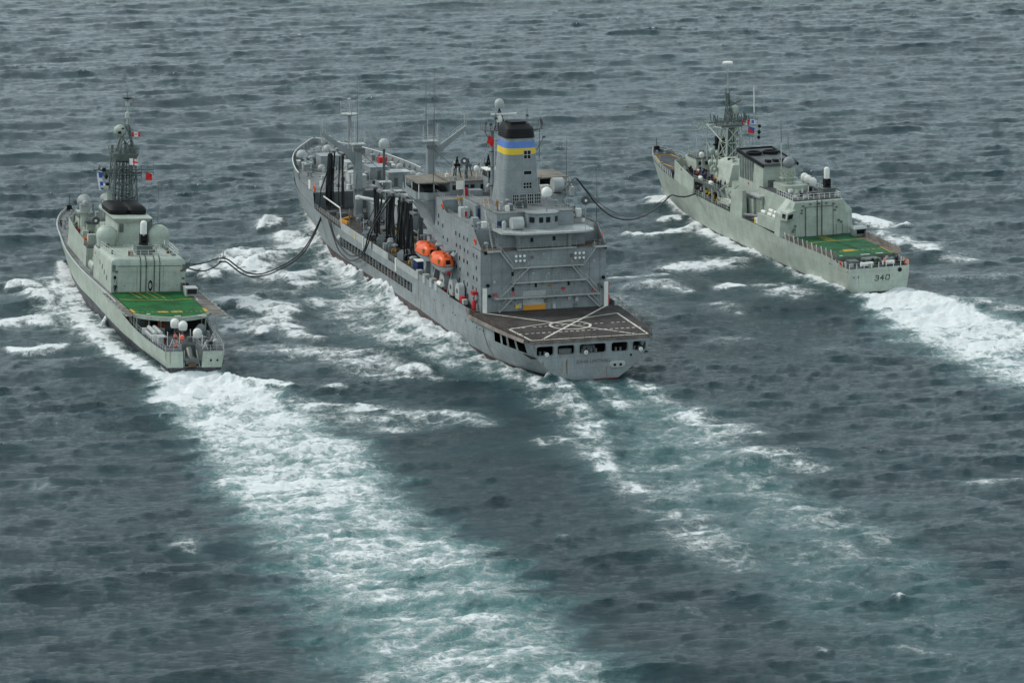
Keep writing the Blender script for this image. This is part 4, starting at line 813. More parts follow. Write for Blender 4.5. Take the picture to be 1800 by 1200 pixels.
# garage with blue curtain, stairs up the port side
gb = MB().box(44, 53.4, 2.6, 8.4, 22.3, 24.9).build('workshop', 'haze', OIL); MB().box(43.9, 44, 3.2, 8.0, 22.4, 24.3).build('curtain', 'navy', gb)
stairs(OIL, (42.5, 6.9, 25.6), (36.5, 7.9, 22.4), .9, (0, 1, 0)); stairs(OIL, (33.6, 8.6, 22.4), (29.8, 8.9, 19.2), .9, (0, 1, 0)); stairs(OIL, (53.2, 8.8, 24.8), (50.4, 8.8, 22.4), .9, (0, 1, 0))
MB().box(42.4, 42.6, 6.2, 7.6, 25.5, 25.9).box(53.0, 53.3, 8.1, 9.5, 24.7, 25.1).build('yellow_step', 'orangey', OIL)
MB().box(35.6, 37.0, 10.2, 11.4, 22.3, 24.0).build('locker', 'haze', OIL); MB().box(46.4, 48.2, 9.0, 10.6, 22.3, 24.2).box(46.3, 46.4, 9.4, 10.0, 22.8, 23.6).build('locker', 'hazelite', OIL)
MB().box(46.2, 46.3, 9.4, 10.0, 22.6, 23.5).build('fire_point', 'red', OIL)
for x, y, z in ((33.4, 10.8, 22.3), (29.8, 10.5, 19.1), (41, 3, 25.1), (36, 4, 25.1), (38, -5.5, 25.1), (46, -10, 22.3), (50, -10.5, 22.3), (42, -10, 22.3), (57, 5, 24.7), (60, 7.5, 24.7), (58, 1.5, 24.7)): put(OIL, 'vent', 'vent', (x, y, z), 0, .8)
put(OIL, 'vhood', 'vent', (54.6, 2.8, 24.7), math.pi, 1.3)
MB().box(54, 56.4, 4.0, 6.6, 24.7, 26.2).build('locker', 'haze', OIL); MB().box(55, 55.3, 6.7, 7.2, 25, 26.6).build('fire_point', 'red', OIL)
MB().rings([[(55.5+1.5*math.cos(R(a)), y, 26.2+1.5*math.sin(R(a))) for a in range(0, 360, 24)] for y in (-12.4, -10.4)]).build('winch_drum', 'hazelite', OIL, True)
MB().box(57, 58.6, -10.4, -8.6, 24.7, 26.0).build('locker', 'white', OIL); MB().box(59.5, 60.8, -8.8, -7.6, 24.7, 25.4).build('locker', 'white', OIL)
for i in range(26):
    x, y, z = rnd.choice([(34+rnd.random()*17, -8-rnd.random()*3.6, 22.3), (34+rnd.random()*17, 8.6+rnd.random()*3, 22.3), (34+rnd.random()*6, rnd.random()*12-6, 25.1), (54+rnd.random()*10, rnd.random()*20-10, 24.7)])
    s = .2+rnd.random()*.4; MB().box(x-s, x+s, y-s, y+s, z, z+.5+rnd.random()*1.1).build('deck_locker', rnd.choice(['haze', 'hazelite', 'hazedark', 'steel', 'white']), OIL)

# ---- funnel
def fring(z, hy, x0, x1, r=1.6): return rrect((x0+x1)/2, 0, (x1-x0)/2, hy, min(r, hy*.6), z, 4)
def fdim(z):
    t = (z-25)/(38-25); return (4.05-1.2*min(1, t)**.75, 41.4+.4*t, 49.6-1.0*t)
def fband(z0, z1, n, mat, name, parent=None, grow=0.):
    rs = []
    for i in range(n+1):
        z = z0+(z1-z0)*i/n; hy, a, b = fdim(z); rs.append(fring(z, hy+grow, a-grow, b+grow))
    return MB().rings(rs).build(name, mat, parent or OIL, True)
FU = fband(25.0, 37.7, 8, 'haze', 'funnel')
fband(34.55, 35.75, 1, 'ylight', 'yellow_band', FU, .03); fband(35.76, 37.0, 1, 'blue', 'blue_band', FU, .03)
hy, a, b = fdim(37.7)
MB().rings([fring(37.6, hy+.1, a-.1, b+.1), fring(39.3, hy-.1, a+.25, b), fring(40.1, hy-.6, a+1.6, b-.3), fring(40.1, hy-1.1, a+2.2, b-.8), fring(39.2, hy-1.2, a+2.3, b-.9)]).build('funnel_cap', 'black', FU, True)
MB().box(43.6, 47, -1.4, 1.6, 39.3, 40.5).build('exhaust_uptake', 'black', FU)
def fwin(y0, y1, z0, z1, nx=2, nz=2, mat='darkin'):
    xz = fdim((z0+z1)/2)[1]-.06
    w = MB().box(xz, xz+.1, y0, y1, z0, z1).build('louvre', mat, FU); fr = MB()
    for i in range(nx+1): y = y0+(y1-y0)*i/nx; fr.box(xz-.05, xz, y-.05, y+.05, z0, z1)
    for i in range(nz+1): z = z0+(z1-z0)*i/nz; fr.box(xz-.06, xz-.01, y0, y1, z-.05, z+.05)
    fr.build('frame', 'hazelite', w)
fwin(-1.75, -.35, 33.7, 35.3); fwin(-1.9, -.3, 30.7, 31.5, 1, 1, 'black'); fwin(-1.9, -.2, 28.1, 29.3, 3, 2)
for i in range(4): fwin(1.9-1.45*i-1.2, 1.9-1.45*i, 25.2, 27.1, 3, 3)
# main mast just ahead of the funnel on the port side
mm = MB().bar((51, 3.0, 24.7), (51, 3.0, 38), .38, 8, .3).build('mainmast', 'haze', OIL, True)
mb = MB().box(49.6, 52.4, -6.6, 4.9, 38.0, 38.15); rail(mb, [(49.6, -6.6, 38.1), (52.4, -6.6, 38.1), (52.4, 4.9, 38.1), (49.6, 4.9, 38.1)], 1.1, 1.2, .04, 3, True)
for y, h in ((4.6, 2.0), (2.6, 3.4), (3.6, 1.6), (-3.6, 4.0), (-6.3, 2.4), (-6.5, 1.5), (-1, 1.6)): mb.bar((50, y, 38.1), (50, y, 38.1+h), .06); mb.box(49.8, 50.2, y-.25, y+.25, 38.1+h*.6, 38.1+h*.6+.5)
mb.build('mast_platform', 'hazedark', mm)
for a, b in (((49.8, 4.8, 38), (51, 3, 34.8)), ((50, -6, 38), (50.5, 2.6, 36))): MB().bar(a, b, .1).build('brace', 'haze', mm)
mb = MB()
for dx_, dy_ in ((-.7, -1.2), (-.7, 1.2), (.8, 0)): mb.bar((51+dx_, 1.6+dy_, 38.1), (51, 1.6, 42.2), .1)
mb.bar((50.5, 2.0, 38.1), (50.5, 2.0, 41.0), .1); mb.build('dome_tripod', 'black', mm)
MB().lathe(dome(.9, 1.8), (51, 1.6, 42.2), 16).build('radome', 'decktan' if False else 'hazelite', mm, True)
MB().box(50.2, 50.5, -1.6, 3.4, 41.0, 41.3).build('radar_bar', 'white', mm); MB().lathe([(.5, 0), (.6, .8), (.3, 1.3)], (50.3, 1.8, 39.6), 10).build('radar_drum', 'white', mm, True)
for z in (27.5, 31, 34): MB().box(50.3, 50.9, 2.6, 3.9, z, z+.15).build('mast_step', 'hazedark', mm)
sm = MB().bar((46, -4.2, 34.5), (46, -5.6, 37.0), .07).bar((46, -4.8, 33.0), (46, -4.8, 39), .06).box(45.8, 46.2, -5.9, -5.4, 36.9, 37.3).build('light_arm', 'hazedark', FU)
MB().bar((43, 5.0, 25), (46, 4.0, 37), .08).build('funnel_ladder', 'hazelite', FU)

_mk = len(OIL.children); BR0 = set(OIL.children)
# ---- bridge
PH = MB().box(66, 77, -9, 9, 24.5, 27.2).box(71.45, 76, -10, 10, 18, 24.6).build('pilothouse', 'haze', OIL)
MB().box(65.7, 77.3, -9.3, 9.3, 27.2, 27.35).build('pilothouse_roof', 'decktan', PH)
windowed(PH, [(65.96, y, 26.1) for y in (8.2, 7.0, 5.8, 4.6, 2.6, 1.2, -.2)], .8, .9, 'x')
for s in (1, -1):
    wg = MB().prism([(66, s*8.8), (77, s*8.8), (76.5, s*15.0), (68, s*15.4), (66, s*13.5)][::1], 23.8, 24.1).build('bridge_wing', 'haze', OIL)
    MB().rings([[(x, y, 24.0), (x, y, 25.3), (x+.12, y-s*.12, 25.3), (x+.12, y-s*.12, 24.0)] for x, y in ((65.9, s*9), (65.9, s*13.5), (67.9, s*15.4), (76.5, s*15.1), (77, s*9))]).build('wing_bulwark', 'haze', wg)
    MB().prism([(66.5, s*9.0), (77.4, s*9.0), (77.0, s*15.2), (67.2, s*15.2)], 26.9, 27.1).build('wing_canopy', 'decktan', wg)
    for x, y in ((67.4, 14.9), (72, 15.0), (76.6, 15), (67, 12), (77, 12)): MB().bar((x, s*y, 24), (x, s*y, 26.95), .08).build('canopy_post', 'white', wg)
    MB().prism([(67.5, s*10.5), (76, s*10.5), (76, s*13.8), (67.5, s*13.8)], 24.12, 26.0).build('canopy_shade_block', 'darkin', wg)  # dark block added for the shade beneath the canopy
    MB().prism([(s*12.2, 19.0), (s*12.2, 23.8), (s*14.8, 23.8), (s*13.6, 22.4)], 66.2, 76, 'x').build('wing_bracket', 'haze', wg)
# roof gear ahead of the funnel
ca = MB().box(62.2, 65.5, -1.4, 2.6, 24.7, 28.4).build('after_bridge_cab', 'haze', OIL); MB().prism([(61.6, 3.0), (61.6, -1.8), (65.8, -1.8), (65.8, 3.0)], 29.7, 29.9).build('cab_roof', 'white', ca); MB().box(61.9, 65.6, -1.5, 2.7, 28.4, 29.7).build('window', 'glass', ca)
for y in (-1.5, -.1, 1.3, 2.7): MB().box(61.8, 61.95, y-.08, y+.08, 28.4, 29.7).build('window_bar', 'hazelite', ca)
for x, y, h in ((70, 6.5, 4.2), (71, 4.0, 3.6), (69, .5, 4.4)):
    mb = MB().bar((x, y-.8, 27.3), (x, y, 27.3+h), .12).bar((x, y+.8, 27.3), (x, y, 27.3+h), .12).bar((x+1, y, 27.3), (x, y, 27.3+h), .12).box(x-.4, x+.4, y-.6, y+.6, 27.3+h*.55, 27.3+h*.55+.5); mb.build('radar_tripod', 'black' if h > 4 else 'hazedark', PH)
MB().lathe(dome(.55, 1.1), (68, 3.2, 28.8), 10).bar((68, 3.2, 27.3), (68, 3.2, 28.8), .1).build('satellite_dome', 'white', PH, True)
mb = MB(); rail(mb, [(66, -9, 27.3), (66, 9, 27.3), (77, 9, 27.3), (77, -9, 27.3)], 1.0, 1.5, .03, 3, True); mb.build('railing', 'hazelite', PH)
for i in range(22):
    x = 66.5+rnd.random()*10; y = rnd.random()*17-8.5; MB().bar((x, y, 27.3), (x, y, 28.2+rnd.random()*2.4), .07+.1*rnd.random()).box(x-.3, x+.3, y-.3, y+.3, 27.3, 27.8+rnd.random()).build('roof_fitting', rnd.choice(['hazelite', 'hazedark', 'white', 'haze']), PH)
MB().box(63.9, 64.1, 7.0, 8.4, 26.0, 27.6).build('white_board', 'white', PH)
for i in range(8): x = 79+i*.0; MB().bar((78+rnd.random()*2, rnd.random()*16-8, 24.6), (78+rnd.random()*2, rnd.random()*16-8, 27+rnd.random()*2), .07).build('stay', 'black', OIL)
for o in OIL.children:
    if o not in BR0: o.location.x -= 7.0
# port walkway: boat winches, lockers, davit struts
for x in (48.8, 43.0, 38.6):
    w_ = MB().rings([[(x+1.35*math.cos(R(a)), y, 10.0+1.35*math.sin(R(a))) for a in range(0, 180, 20)]+[(x-1.3, y, 8.3), (x+1.3, y, 8.3)] for y in (12.5, 13.6)]).build('boat_winch', 'hazelite', OIL, True); MB().lathe([(.45, 0), (.45, .1)], (x, 13.6, 9.9), 10, 'y').build('winch_hub', 'hazedark', w_)
for x, y, mt, h in ((52.8, 13.4, 'red', 1.6), (36.2, 13.2, 'red', 1.2), (57.5, 13.2, 'red', .9), (47, 13.6, 'red', .6), (50.6, 13.6, 'black', 1.1), (34.8, 13.2, 'hazelite', .9), (64, 13.2, 'red', .7)): MB().box(x-.55, x+.55, y-.4, y+.4, 8.0, 8.0+h).build('deck_box', mt, OIL)
for x, mt in ((29.8, 'red'),): MB().lathe([(.4, 0), (.42, 1.6), (.2, 1.9)], (x, 12.9, 7.8), 10).build('fire_bottle', mt, OIL, True); MB().lathe([(.4, 0), (.42, 1.6), (.2, 1.9)], (x-.6, -12.9, 7.8), 10).build('fire_bottle', mt, OIL, True)
MB().box(29.6, 31.0, 12.2, 13.2, 10.6, 11.2).bar((30.3, 12.7, 7.8), (30.3, 12.7, 10.6), .08).build('hose_reel', 'red', OIL); MB().box(29.2, 30.6, -13.2, -12.2, 10.4, 11.4).build('hose_reel', 'red', OIL)
MB().rings([[(45.3, 14.6+.45*math.cos(R(a)), 9.9+.45*math.sin(R(a))) for a in range(0, 360, 30)], [(47.7, 14.6+.45*math.cos(R(a)), 9.9+.45*math.sin(R(a))) for a in range(0, 360, 30)]]).build('raft_canister', 'white', OIL, True)
for i in range(16): x = -1; MB().box(*(lambda x: (x-.4, x+.4))(36+rnd.random()*28), -14.2, -13.2, 7.8, 8.3+rnd.random()*1.2).build('deck_locker', rnd.choice(['haze', 'hazelite', 'red', 'hazedark']), OIL)
# ================================================================== the destroyer on the left
DES = ship('naval_destroyer', 'pale green-grey destroyer on the left with two big domes on its hangar roof', -57.4, 623.9, .299, .042)
xs = sorted(set([0, .02, 3, 6, 9, 13, 17, 20, 23, 26, 28, 30.5, 31, 36, 43, 50, 56, 62, 70, 78, 84, 90, 96, 102, 107, 112, 116, 120, 123, 125.5, 127.5, 129, 129.8]))
top = pchip([0, 10, 20, 31, 50, 68, 86, 96, 106, 115, 121, 126, 129.8], [5.5, 6.5, 7.1, 7.9, 8.1, 8.2, 7.6, 6.9, 5.9, 5.0, 3.8, 2.2, .05])
lv0 = pchip([0, 20, 45, 70, 90, 105, 118, 129.8], [4.9, 6.7, 7.4, 7.2, 5.6, 3.6, 1.6, .05]); lvk = pchip([0, 30, 60, 90, 129.8], [3.2, 6.0, 6.4, 4.2, .05])
gz = pchip([0, 9, 20, 26, 30.5, 33, 60, 86, 106, 121, 129.8], [3.4, 3.55, 4.0, 4.8, 5.8, 6.45, 6.55, 6.8, 7.5, 8.6, 9.6])
LV = [(119, lvk, zc(-2.5)), (121, mixl(lvk, lv0, .6), zc(-1)), (122.3, lv0, zc(0)), (124.5, mixl(lv0, top, .45), zc(1.4)), (127, mixl(lv0, top, .78), lambda x: 1.4+(gz(x)-1.4)*.5), (129.8, top, gz)]
hull_mesh(xs, LV, 70).build('hull', 'mgreenhull', DES, True)
MB().poly([(4.9, 0), (5.5, 3.4), (2.2, 3.4), (2.0, .2), (-1.3, .2), (-1.5, 3.4), (-5.5, 3.4), (-4.9, 0), (-3.2, -2.5), (3.2, -2.5)], [], lambda a, b: (-.02, a, b)).build('transom', 'mgreenhull', DES)
well = MB().box(0, 6.5, 2.1, 2.2, .1, 3.4).box(0, 6.5, -1.5, -1.4, .1, 3.4).box(6.4, 6.5, -1.4, 2.1, .1, 3.4).box(0, 6.5, -1.4, 2.1, .1, .2).build('stern_well', 'mgdark', DES)
for y0 in (2.6,):
    for i in range(5): MB().box(-.1, -.02, y0-.25, y0+.35, .7+i*.5, .78+i*.5).build('rung', 'hazelite', well)
for y0, y1 in ((1.8, 1.5), (-1.1, -.7)): MB().bar((.3, y0, .3), (2, y1, 3.2), .09).build('well_guide', 'mgreen', well)
MB().box(.5, 4, -.7, 1.5, .9, 1.7).bar((1, .4, 1.6), (3.5, .4, 3.2), .5, 8).build('towed_body', 'steel', well); MB().box(.2, .5, -1.3, 2.0, 1.7, 2.0).box(.2, .5, -1.3, 2.0, .4, .6).build('well_beam', 'mgdark', well); MB().box(.0, .3, -.3, 1.1, .5, 1.2).build('well_winch', 'brown', well)
deck_plate([0, 9, 20, 31], lambda x: top(x)-.1 if x > 6.4 else top(x)-.1, lambda x: 3.32+.0*x, .1)
for a, b, y0, y1 in ((0, 6.5, 2.2, None), (0, 6.5, None, -1.5)):
    f = lambda x: top(x)-.08
    MB().prism([(0, y0 if y0 else -f(0)), (6.5, y0 if y0 else -f(6.5)), (6.5, f(6.5) if y0 else y1), (0, f(0) if y0 else y1)], 3.25, 3.4).build('quarterdeck', 'deckgrey', DES)
deck_plate([6.5, 13, 20, 26, 31, 43], lambda x: top(x)-.1-.045*max(0, x-14), zc(3.4), .12).build('quarterdeck', 'deckgrey', DES)
for y in (-3.0, -4.2): MB().lathe([(.2, 0), (.2, .07)], (-.1, y, 1.7), 8, 'x').build('hawse_hole', 'black', DES)
# flight deck, curved after edge, nets
fe = [(16.2+4.2*(y/6.9)**2, y) for y in np.linspace(6.9, -6.9, 13)]
MB().prism(fe+[(44, -7.2), (44, 7.2)], 6.25, 6.6).build('flight_deck', 'deckgreen', DES)
MB().rings([[(16.2+4.2*(y/6.9)**2-.12, y, 6.63), (16.2+4.2*(y/6.9)**2+.25, y, 6.63), (16.2+4.2*(y/6.9)**2+.25, y, 5.85), (16.2+4.2*(y/6.9)**2-.12, y, 5.85)] for y in np.linspace(7.2, -7.2, 15)]).build('deck_edge_beam', 'mgreen', DES)
mk = MB(); strip(mk, [(35.5, 7.0), (34.5, 3), (34.3, -3), (35.5, -7.1)], .3, 6.612); mk.build('yellow_line', 'yellow', DES)
for i in range(15):
    y = 6.4-i*.92
    strip(MB(), [(22.0, y), (22.0, y-.5)], .28, 6.612).build('yellow_dash', 'yellow', DES)
for y0, y1 in ((2.3, .4), (-.2, -2.2)): strip(MB(), [(22.0, y0), (22.0, y1)], 1.5, 6.618).build('landing_mark', 'yellow', DES)
for y in (3.0, 1.7, -.1, -1.5): strip(MB(), [(43.0, y+.6), (36, y-.4)], .16, 6.618).build('guide_line', 'yellow', DES)
for y, w in ((.2, 1.3), (-4.0, 1.9), (4.9, .7)): strip(MB(), [(17.7 if w > 1 else 20, y), (17.7 if w > 1 else 20, y-w)], .5, 6.62).build('white_mark', 'white', DES)
for s in (1, -1): MB().prism([(21.5, s*6.5), (21.5, s*7.2), (25, s*7.2), (25, s*6.7)], 6.6, 6.64).build('yellow_corner', 'yellow', DES)
for y, y2 in ((4.4, 1.2), (3.2, 0.1), (-1.8, -.2), (-2.8, -1.2), (-3.8, -2.6)): strip(MB(), [(42.5, y), (17.2, y2)], .07, 6.63).build('traverse_wire', 'black', DES)
for s in (1, -1):
    for i in range(8):
        x0 = 43-i*3.0; x1 = x0-2.9; w = 2.9 if s < 0 else 1.5
        nt_ = MB().add([(x0, s*7.3, 6.5), (x1, s*7.3, 6.5), (x1, s*(7.3+w), 6.35-.0), (x0, s*(7.3+w), 6.35)], [(0, 1, 2, 3)]).build('safety_net', 'netting', DES)
        MB().bar((x0, s*7.3, 6.5), (x0, s*(7.3+w), 6.38), .06, 4).bar((x0, s*(7.3+w), 6.38), (x1, s*(7.3+w), 6.38), .06, 4).box(x0-.15, x0+.15, s*(7.2+w)-.1, s*(7.2+w)+.15, 6.3, 6.7).build('net_frame', 'mgreen', nt_)
# under the flight deck
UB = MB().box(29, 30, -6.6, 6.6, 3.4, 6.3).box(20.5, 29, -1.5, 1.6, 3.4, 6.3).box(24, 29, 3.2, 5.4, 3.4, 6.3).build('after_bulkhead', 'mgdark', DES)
MB().box(22.0, 29.6, -5.8, -2.2, 3.4, 5.9).build('bay_shade_block', 'darkin', DES)  # solid near-black box paints the shade of a bay under the deck
for x, y in ((21, 6.5), (24, 6.4), (27.5, 6.3), (21, -6.5), (24, -6.4), (27.5, -6.3), (19, 2.4), (19, -1.6)): MB().bar((x, y, 3.4), (x, y, 6.3), .16, 6).build('deck_pillar', 'mgreen', DES)
MB().lathe([(.95, -.5), (.95, -.42), (.45, -.4), (.45, .4), (.95, .42), (.95, .5)], (19.4, .6+1.6, 4.6), 14, 'y').build('cable_drum', 'rusto', DES, True)
MB().bar((26, 5.2, 6.0), (23, 3.6, 3.6), .35).build('chute', 'brown', DES)
# quarterdeck fittings
for x, y, z in ((15.0, .6, 4.9), (12.5, -.4, 4.9), (8.2, -2.2, 4.3)):
    p = MB().bar((x, y, 3.4), (x, y, z), .14).build('dome_pedestal', 'steel', DES); MB().lathe(dome(.85, 1.75), (x, y, z), 16).build('satellite_dome', 'white', p, True)
cr_ = MB().box(9.8, 10.2, 3.6, 5.8, 3.4, 4.6).box(16.8, 17.2, 4.3, 6.3, 3.4, 4.6).build('canister_cradle', 'white', DES)
for k, (y, z) in enumerate(((5.6, 3.95), (4.6, 3.95), (5.1, 4.75), (4.1, 4.75))):
    MB().lathe([(.05, 0), (.36, .1), (.4, .25), (.4, 2.0), (.43, 2.05), (.43, 2.25), (.4, 2.3), (.4, 4.0), (.43, 4.05), (.43, 4.25), (.4, 4.3), (.4, 6.2), (.36, 6.4), (.05, 6.5)], (10.4, y-.1*0, z), 12, 'x').build('torpedo_canister', 'hazelite', cr_, True)
MB().box(7.2, 8.8, 3.6, 5.2, 3.4, 4.7).build('stern_locker', 'hazelite', DES); MB().box(7.1, 7.2, 3.8, 4.2, 3.5, 4.5).build('locker_door', 'red', DES)
r0 = random.Random(5)
for i in range(26):
    x = 1+r0.random()*24; y = (r0.random()*2-1)*(top(x)-1)
    if x < 7.5 and -2 < y < 2.8: continue
    k = i % 3; s = .2+r0.random()*.4
    if k == 0: MB().box(x-s, x+s, y-s, y+s, 3.4, 3.8+r0.random()*.9).build('deck_locker', r0.choice(['mgreen', 'mgdark', 'hazelite', 'mgdark', 'steel']), DES)
    elif k == 1: put(DES, 'bollard', 'bollard', (x, y, 3.4), r0.random(), 1)
    else: MB().bar((x, y, 3.4), (x, y, 4.6+r0.random()*.8), .07).build('stanchion', 'white', DES)
put(DES, 'winch', 'winch', (16, -4.5, 3.4), 1.2, 1.0)
MB().lathe(dome(.6, 1.6), (3.5, -4.6, 3.4), 10).build('capstan', 'hazelite', DES, True)
MB().lathe([(.05, 0), (.42, .3), (.42, .9), (.05, 1.2)], (7.0, .9, 4.0), 10).bar((7, .9, 3.4), (7, .9, 4.1), .08).build('marker_buoy', 'pink', DES, True)
MB().bar((7.0, 1.8, 4.2), (3, 3.0, 3.7), .05).lathe([(.05, 0), (.22, .2), (.05, .4)], (4.6, 2.4, 3.5), 8).lathe([(.05, 0), (.22, .2), (.05, .4)], (4.2, 2.9, 3.5), 8).build('marker_float', 'orange', DES)
mb = MB()
for s in (1, -1): rail(mb, [(x, s*(top(x)-.12), gz(x)) for x in (.2, 6, 12, 18, 24)], 1.05, 1.5, .045, 2)
rail(mb, [(.15, 5.3, 3.4), (.15, 2.4, 3.4), (6.4, 2.4, 3.4)], 1.05, 1.3, .045, 2); rail(mb, [(.15, -5.3, 3.4), (.15, -1.7, 3.4), (6.4, -1.7, 3.4)], 1.05, 1.3, .045, 2); mb.build('railing', 'hazelite', DES)
for x, y in ((3.2, -2.9), (9.5, -5.4), (4.5, 3.2), (1.5, -2.2)): MB().bar((x, y-.5, 3.4), (x, y, 4.8), .06).bar((x, y+.5, 3.4), (x, y, 4.8), .06).bar((x, y-.3, 4), (x, y+.3, 4), .05).build('a_frame', 'white', DES)
# hangar: rounded roof edges
def roundblock(x0, x1, y0, y1, z0, z1, r, cx=.0):
    pr = [(y1, z0), (y1, z1-r)]+[(y1-r+r*math.cos(R(a)), z1-r+r*math.sin(R(a))) for a in (25, 45, 65, 90)]+[(y0+r-r*math.cos(R(a)), z1-r+r*math.sin(R(a))) for a in (90, 65, 45, 25)]+[(y0, z1-r), (y0, z0)]
    def ring(x, drop): return [(x, y, min(z, z1-drop)) for y, z in pr]
    return MB().rings([ring(x0, r), ring(x0+r*.1, r*.6), ring(x0+r*.3, r*.29), ring(x0+r*.6, r*.08), ring(x0+r, 0), ring(x1, 0)])
HG = roundblock(43, 61.5, -7.2, 7.2, 6.5, 13.1, 1.0).build('hangar', 'mgreen', DES, True)
for y0, y1 in ((2.3, 5.9), (-2.8, 2.2), (-6.2, -2.9)):
    MB().box(42.88, 43.02, y0, y1, 6.75, 11.6).build('hangar_door', 'mgreen', HG)
MB().box(42.8, 43.0, -6.35, 6.05, 11.62, 11.72).build('door_header', 'mgdark', HG)
MB().box(42.8, 42.95, -.9, .3, 6.8, 11.6).box(42.7, 42.9, -.7, -.6, 6.8, 12.8).box(42.7, 42.9, .0, .1, 6.8, 12.8).build('door_post', 'mgreen', HG)
for y in (1.55, .5, -1.1, -2.15): MB().bar((42.78, y, 6.7), (42.74, y, 12.2), .07, 4).bar((42.74, y, 12.2), (43.6, y, 13.2), .07, 4).bar((43.6, y, 13.2), (46, y-.3, 13.2), .07, 4).build('wire_fall', 'black', HG)
MB().rings([[(42.6, -.35+.42*math.cos(a)*k, 7.9+1.05*math.sin(a)*k) for a in [2*math.pi*i/16 for i in range(16)]] for k in (1, .75)]+[[(42.8, -.35+.42*math.cos(a)*.6, 7.9+1.05*math.sin(a)*.6) for a in [2*math.pi*i/16 for i in range(16)]]], False).build('towing_shackle', 'black', HG, True)
for y in (6.7, -6.9): MB().box(42.86, 43, y-.3, y+.3, 10.6, 11.9).build('wall_vent', 'mgdark', HG)
for y, z, h, mt, dn in ((6.5, 9.5, .6, 'black', .25), (6.2, 10.6, .3, 'brown', .2), (-6.4, 10.7, .3, 'brown', .2), (-6.6, 7.6, 1.5, 'mgdark', .3), (-7.0, 7.6, 1.3, 'black', .5), (6.5, 8, 1.0, 'mgreen', .2), (-6.8, 9.2, .4, 'mgdark', .2)): MB().box(43-dn, 43, y-.22, y+.22, z-h/2, z+h/2).build('wall_box', mt, HG)
MB().box(43, 43.4, -7.9, -7.3, 6.6, 8.2).build('winch_box', 'black', HG)
MB().bar((42.9, 6.6, 6.7), (42.9, 6.6, 9.0), .05).bar((42.9, 6.2, 6.7), (42.9, 6.2, 9), .05).build('ladder', 'mgdark', HG)
for y in (4.6, 2.8, -1.5, -4.0, -5.6, -3.2): MB().box(42.82, 42.9, y-.06, y+.06, 7.8, 8.0).build('door_lug', 'mgdark', HG)
for x, z in ((52, 10.2), (50, 9.4), (47.5, 8.8), (54.5, 10.6)): MB().box(x-.1, x+.1, 7.18, 7.3, z-.5, z+.4).build('side_fitting', 'mgdark', HG)
MB().lathe([(.3, 0), (.3, .1)], (59.8, 7.15, 11.5), 8, 'y').build('life_ring', 'red', HG)
cab = MB().rings([[(37.5, -6.3, 6.62), (37.5, -8.3, 6.62), (39.8, -8.3, 6.62), (39.8, -6.3, 6.62)], [(37.0, -6.1, 8.3), (37.0, -8.5, 8.3), (40, -8.5, 8.3), (40, -6.1, 8.3)]]).build('landing_officer_cab', 'hazelite', DES); MB().box(36.95, 37.2, -8.2, -6.4, 7.2, 8.1).build('window', 'glass', cab)
# hangar roof: domes, gun, rails
for s in (1, -1): 
    d_ = MB().lathe([(1.75, 0), (2.0, 1.8), (2.05, 2.2)]+[(2.05*math.cos(R(a)), 2.2+2.0*math.sin(R(a))) for a in (15, 30, 45, 60, 75)]+[(.02, 4.2)], (59.0, s*5.2, 12.9), 20).build('large_dome', 'mgreen', DES, True); MB().box(57.2, 60.8, s*5.2-1.8, s*5.2+1.8, 12.6, 13.0).build('dome_base', 'mgdark', d_)
def ciws(sh, x, y, z, s=1.0):
    b = MB().box(x-1.5*s, x+1.5*s, y-1.4*s, y+1.4*s, z, z+1.5*s).box(x-1.7*s, x+1.7*s, y-1.6*s, y+1.6*s, z+1.5*s, z+1.6*s).build('gun_platform', 'mgdark', sh)
    MB().lathe([(.9*s, 0), (.8*s, .5*s), (.5*s, .6*s)], (x, y, z+1.6*s), 12).box(x-.7*s, x+.8*s, y-.62*s, y-.32*s, z+2.0*s, z+3.5*s).box(x-.7*s, x+.8*s, y+.32*s, y+.62*s, z+2.0*s, z+3.5*s).lathe([(.34*s, -1.0*s), (.42*s, -.7*s), (.42*s, .7*s), (.18*s, .9*s), (.14*s, 2.0*s)], (x, y, z+2.7*s), 10, 'x').build('gun_mount', 'black', b, True)
    MB().lathe([(.58*s, 0), (.6*s, .3*s), (.6*s, 1.9*s)]+[(.6*s*math.cos(R(a)), 1.9*s+.55*s*math.sin(R(a))) for a in (20, 40, 60, 80)]+[(.02, 2.46*s)], (x, y, z+3.5*s), 14).build('radar_housing', 'white', b, True); return b
ciws(DES, 49.0, -.1, 13.1, 1.08)
mb = MB()
for a, b in (((45.5, 6.0), (57, 6.6)), ((45.5, 6.0), (44.6, 2.5)), ((44.6, -2.6), (45.5, -6.3)), ((45.5, -6.3), (57, -6.6)), ((46, 2.5), (46, -3.5)), ((52.5, 3), (52.5, -4))): rail(mb, [(*a, 13.1), (*b, 13.1)], 1.1, 1.6, .045, 2)
mb.build('railing', 'white', DES)
for i in range(24):
    x = 45.5+r0.random()*11; y = r0.random()*12-6; s = .15+r0.random()*.35
    if abs(y) < 2 and x < 51.5 and x > 46.5: continue
    if i % 2: MB().box(x-s, x+s, y-s, y+s, 13.05, 13.4+r0.random()*.8).build('roof_fitting', r0.choice(['mgreen', 'mgdark', 'hazelite', 'brown']), DES)
    else: MB().bar((x-.3, y, 13.1), (x, y, 14.5), .07).bar((x+.3, y, 13.1), (x, y, 14.5), .07).build('roof_stand', r0.choice(['white', 'mgreen']), DES)
MB().box(46, 50, -5.9, -5.2, 13.1, 13.4).box(51.5, 56, -5.6, -5.2, 13.1, 13.7).build('cable_tray', 'mgdark', DES)
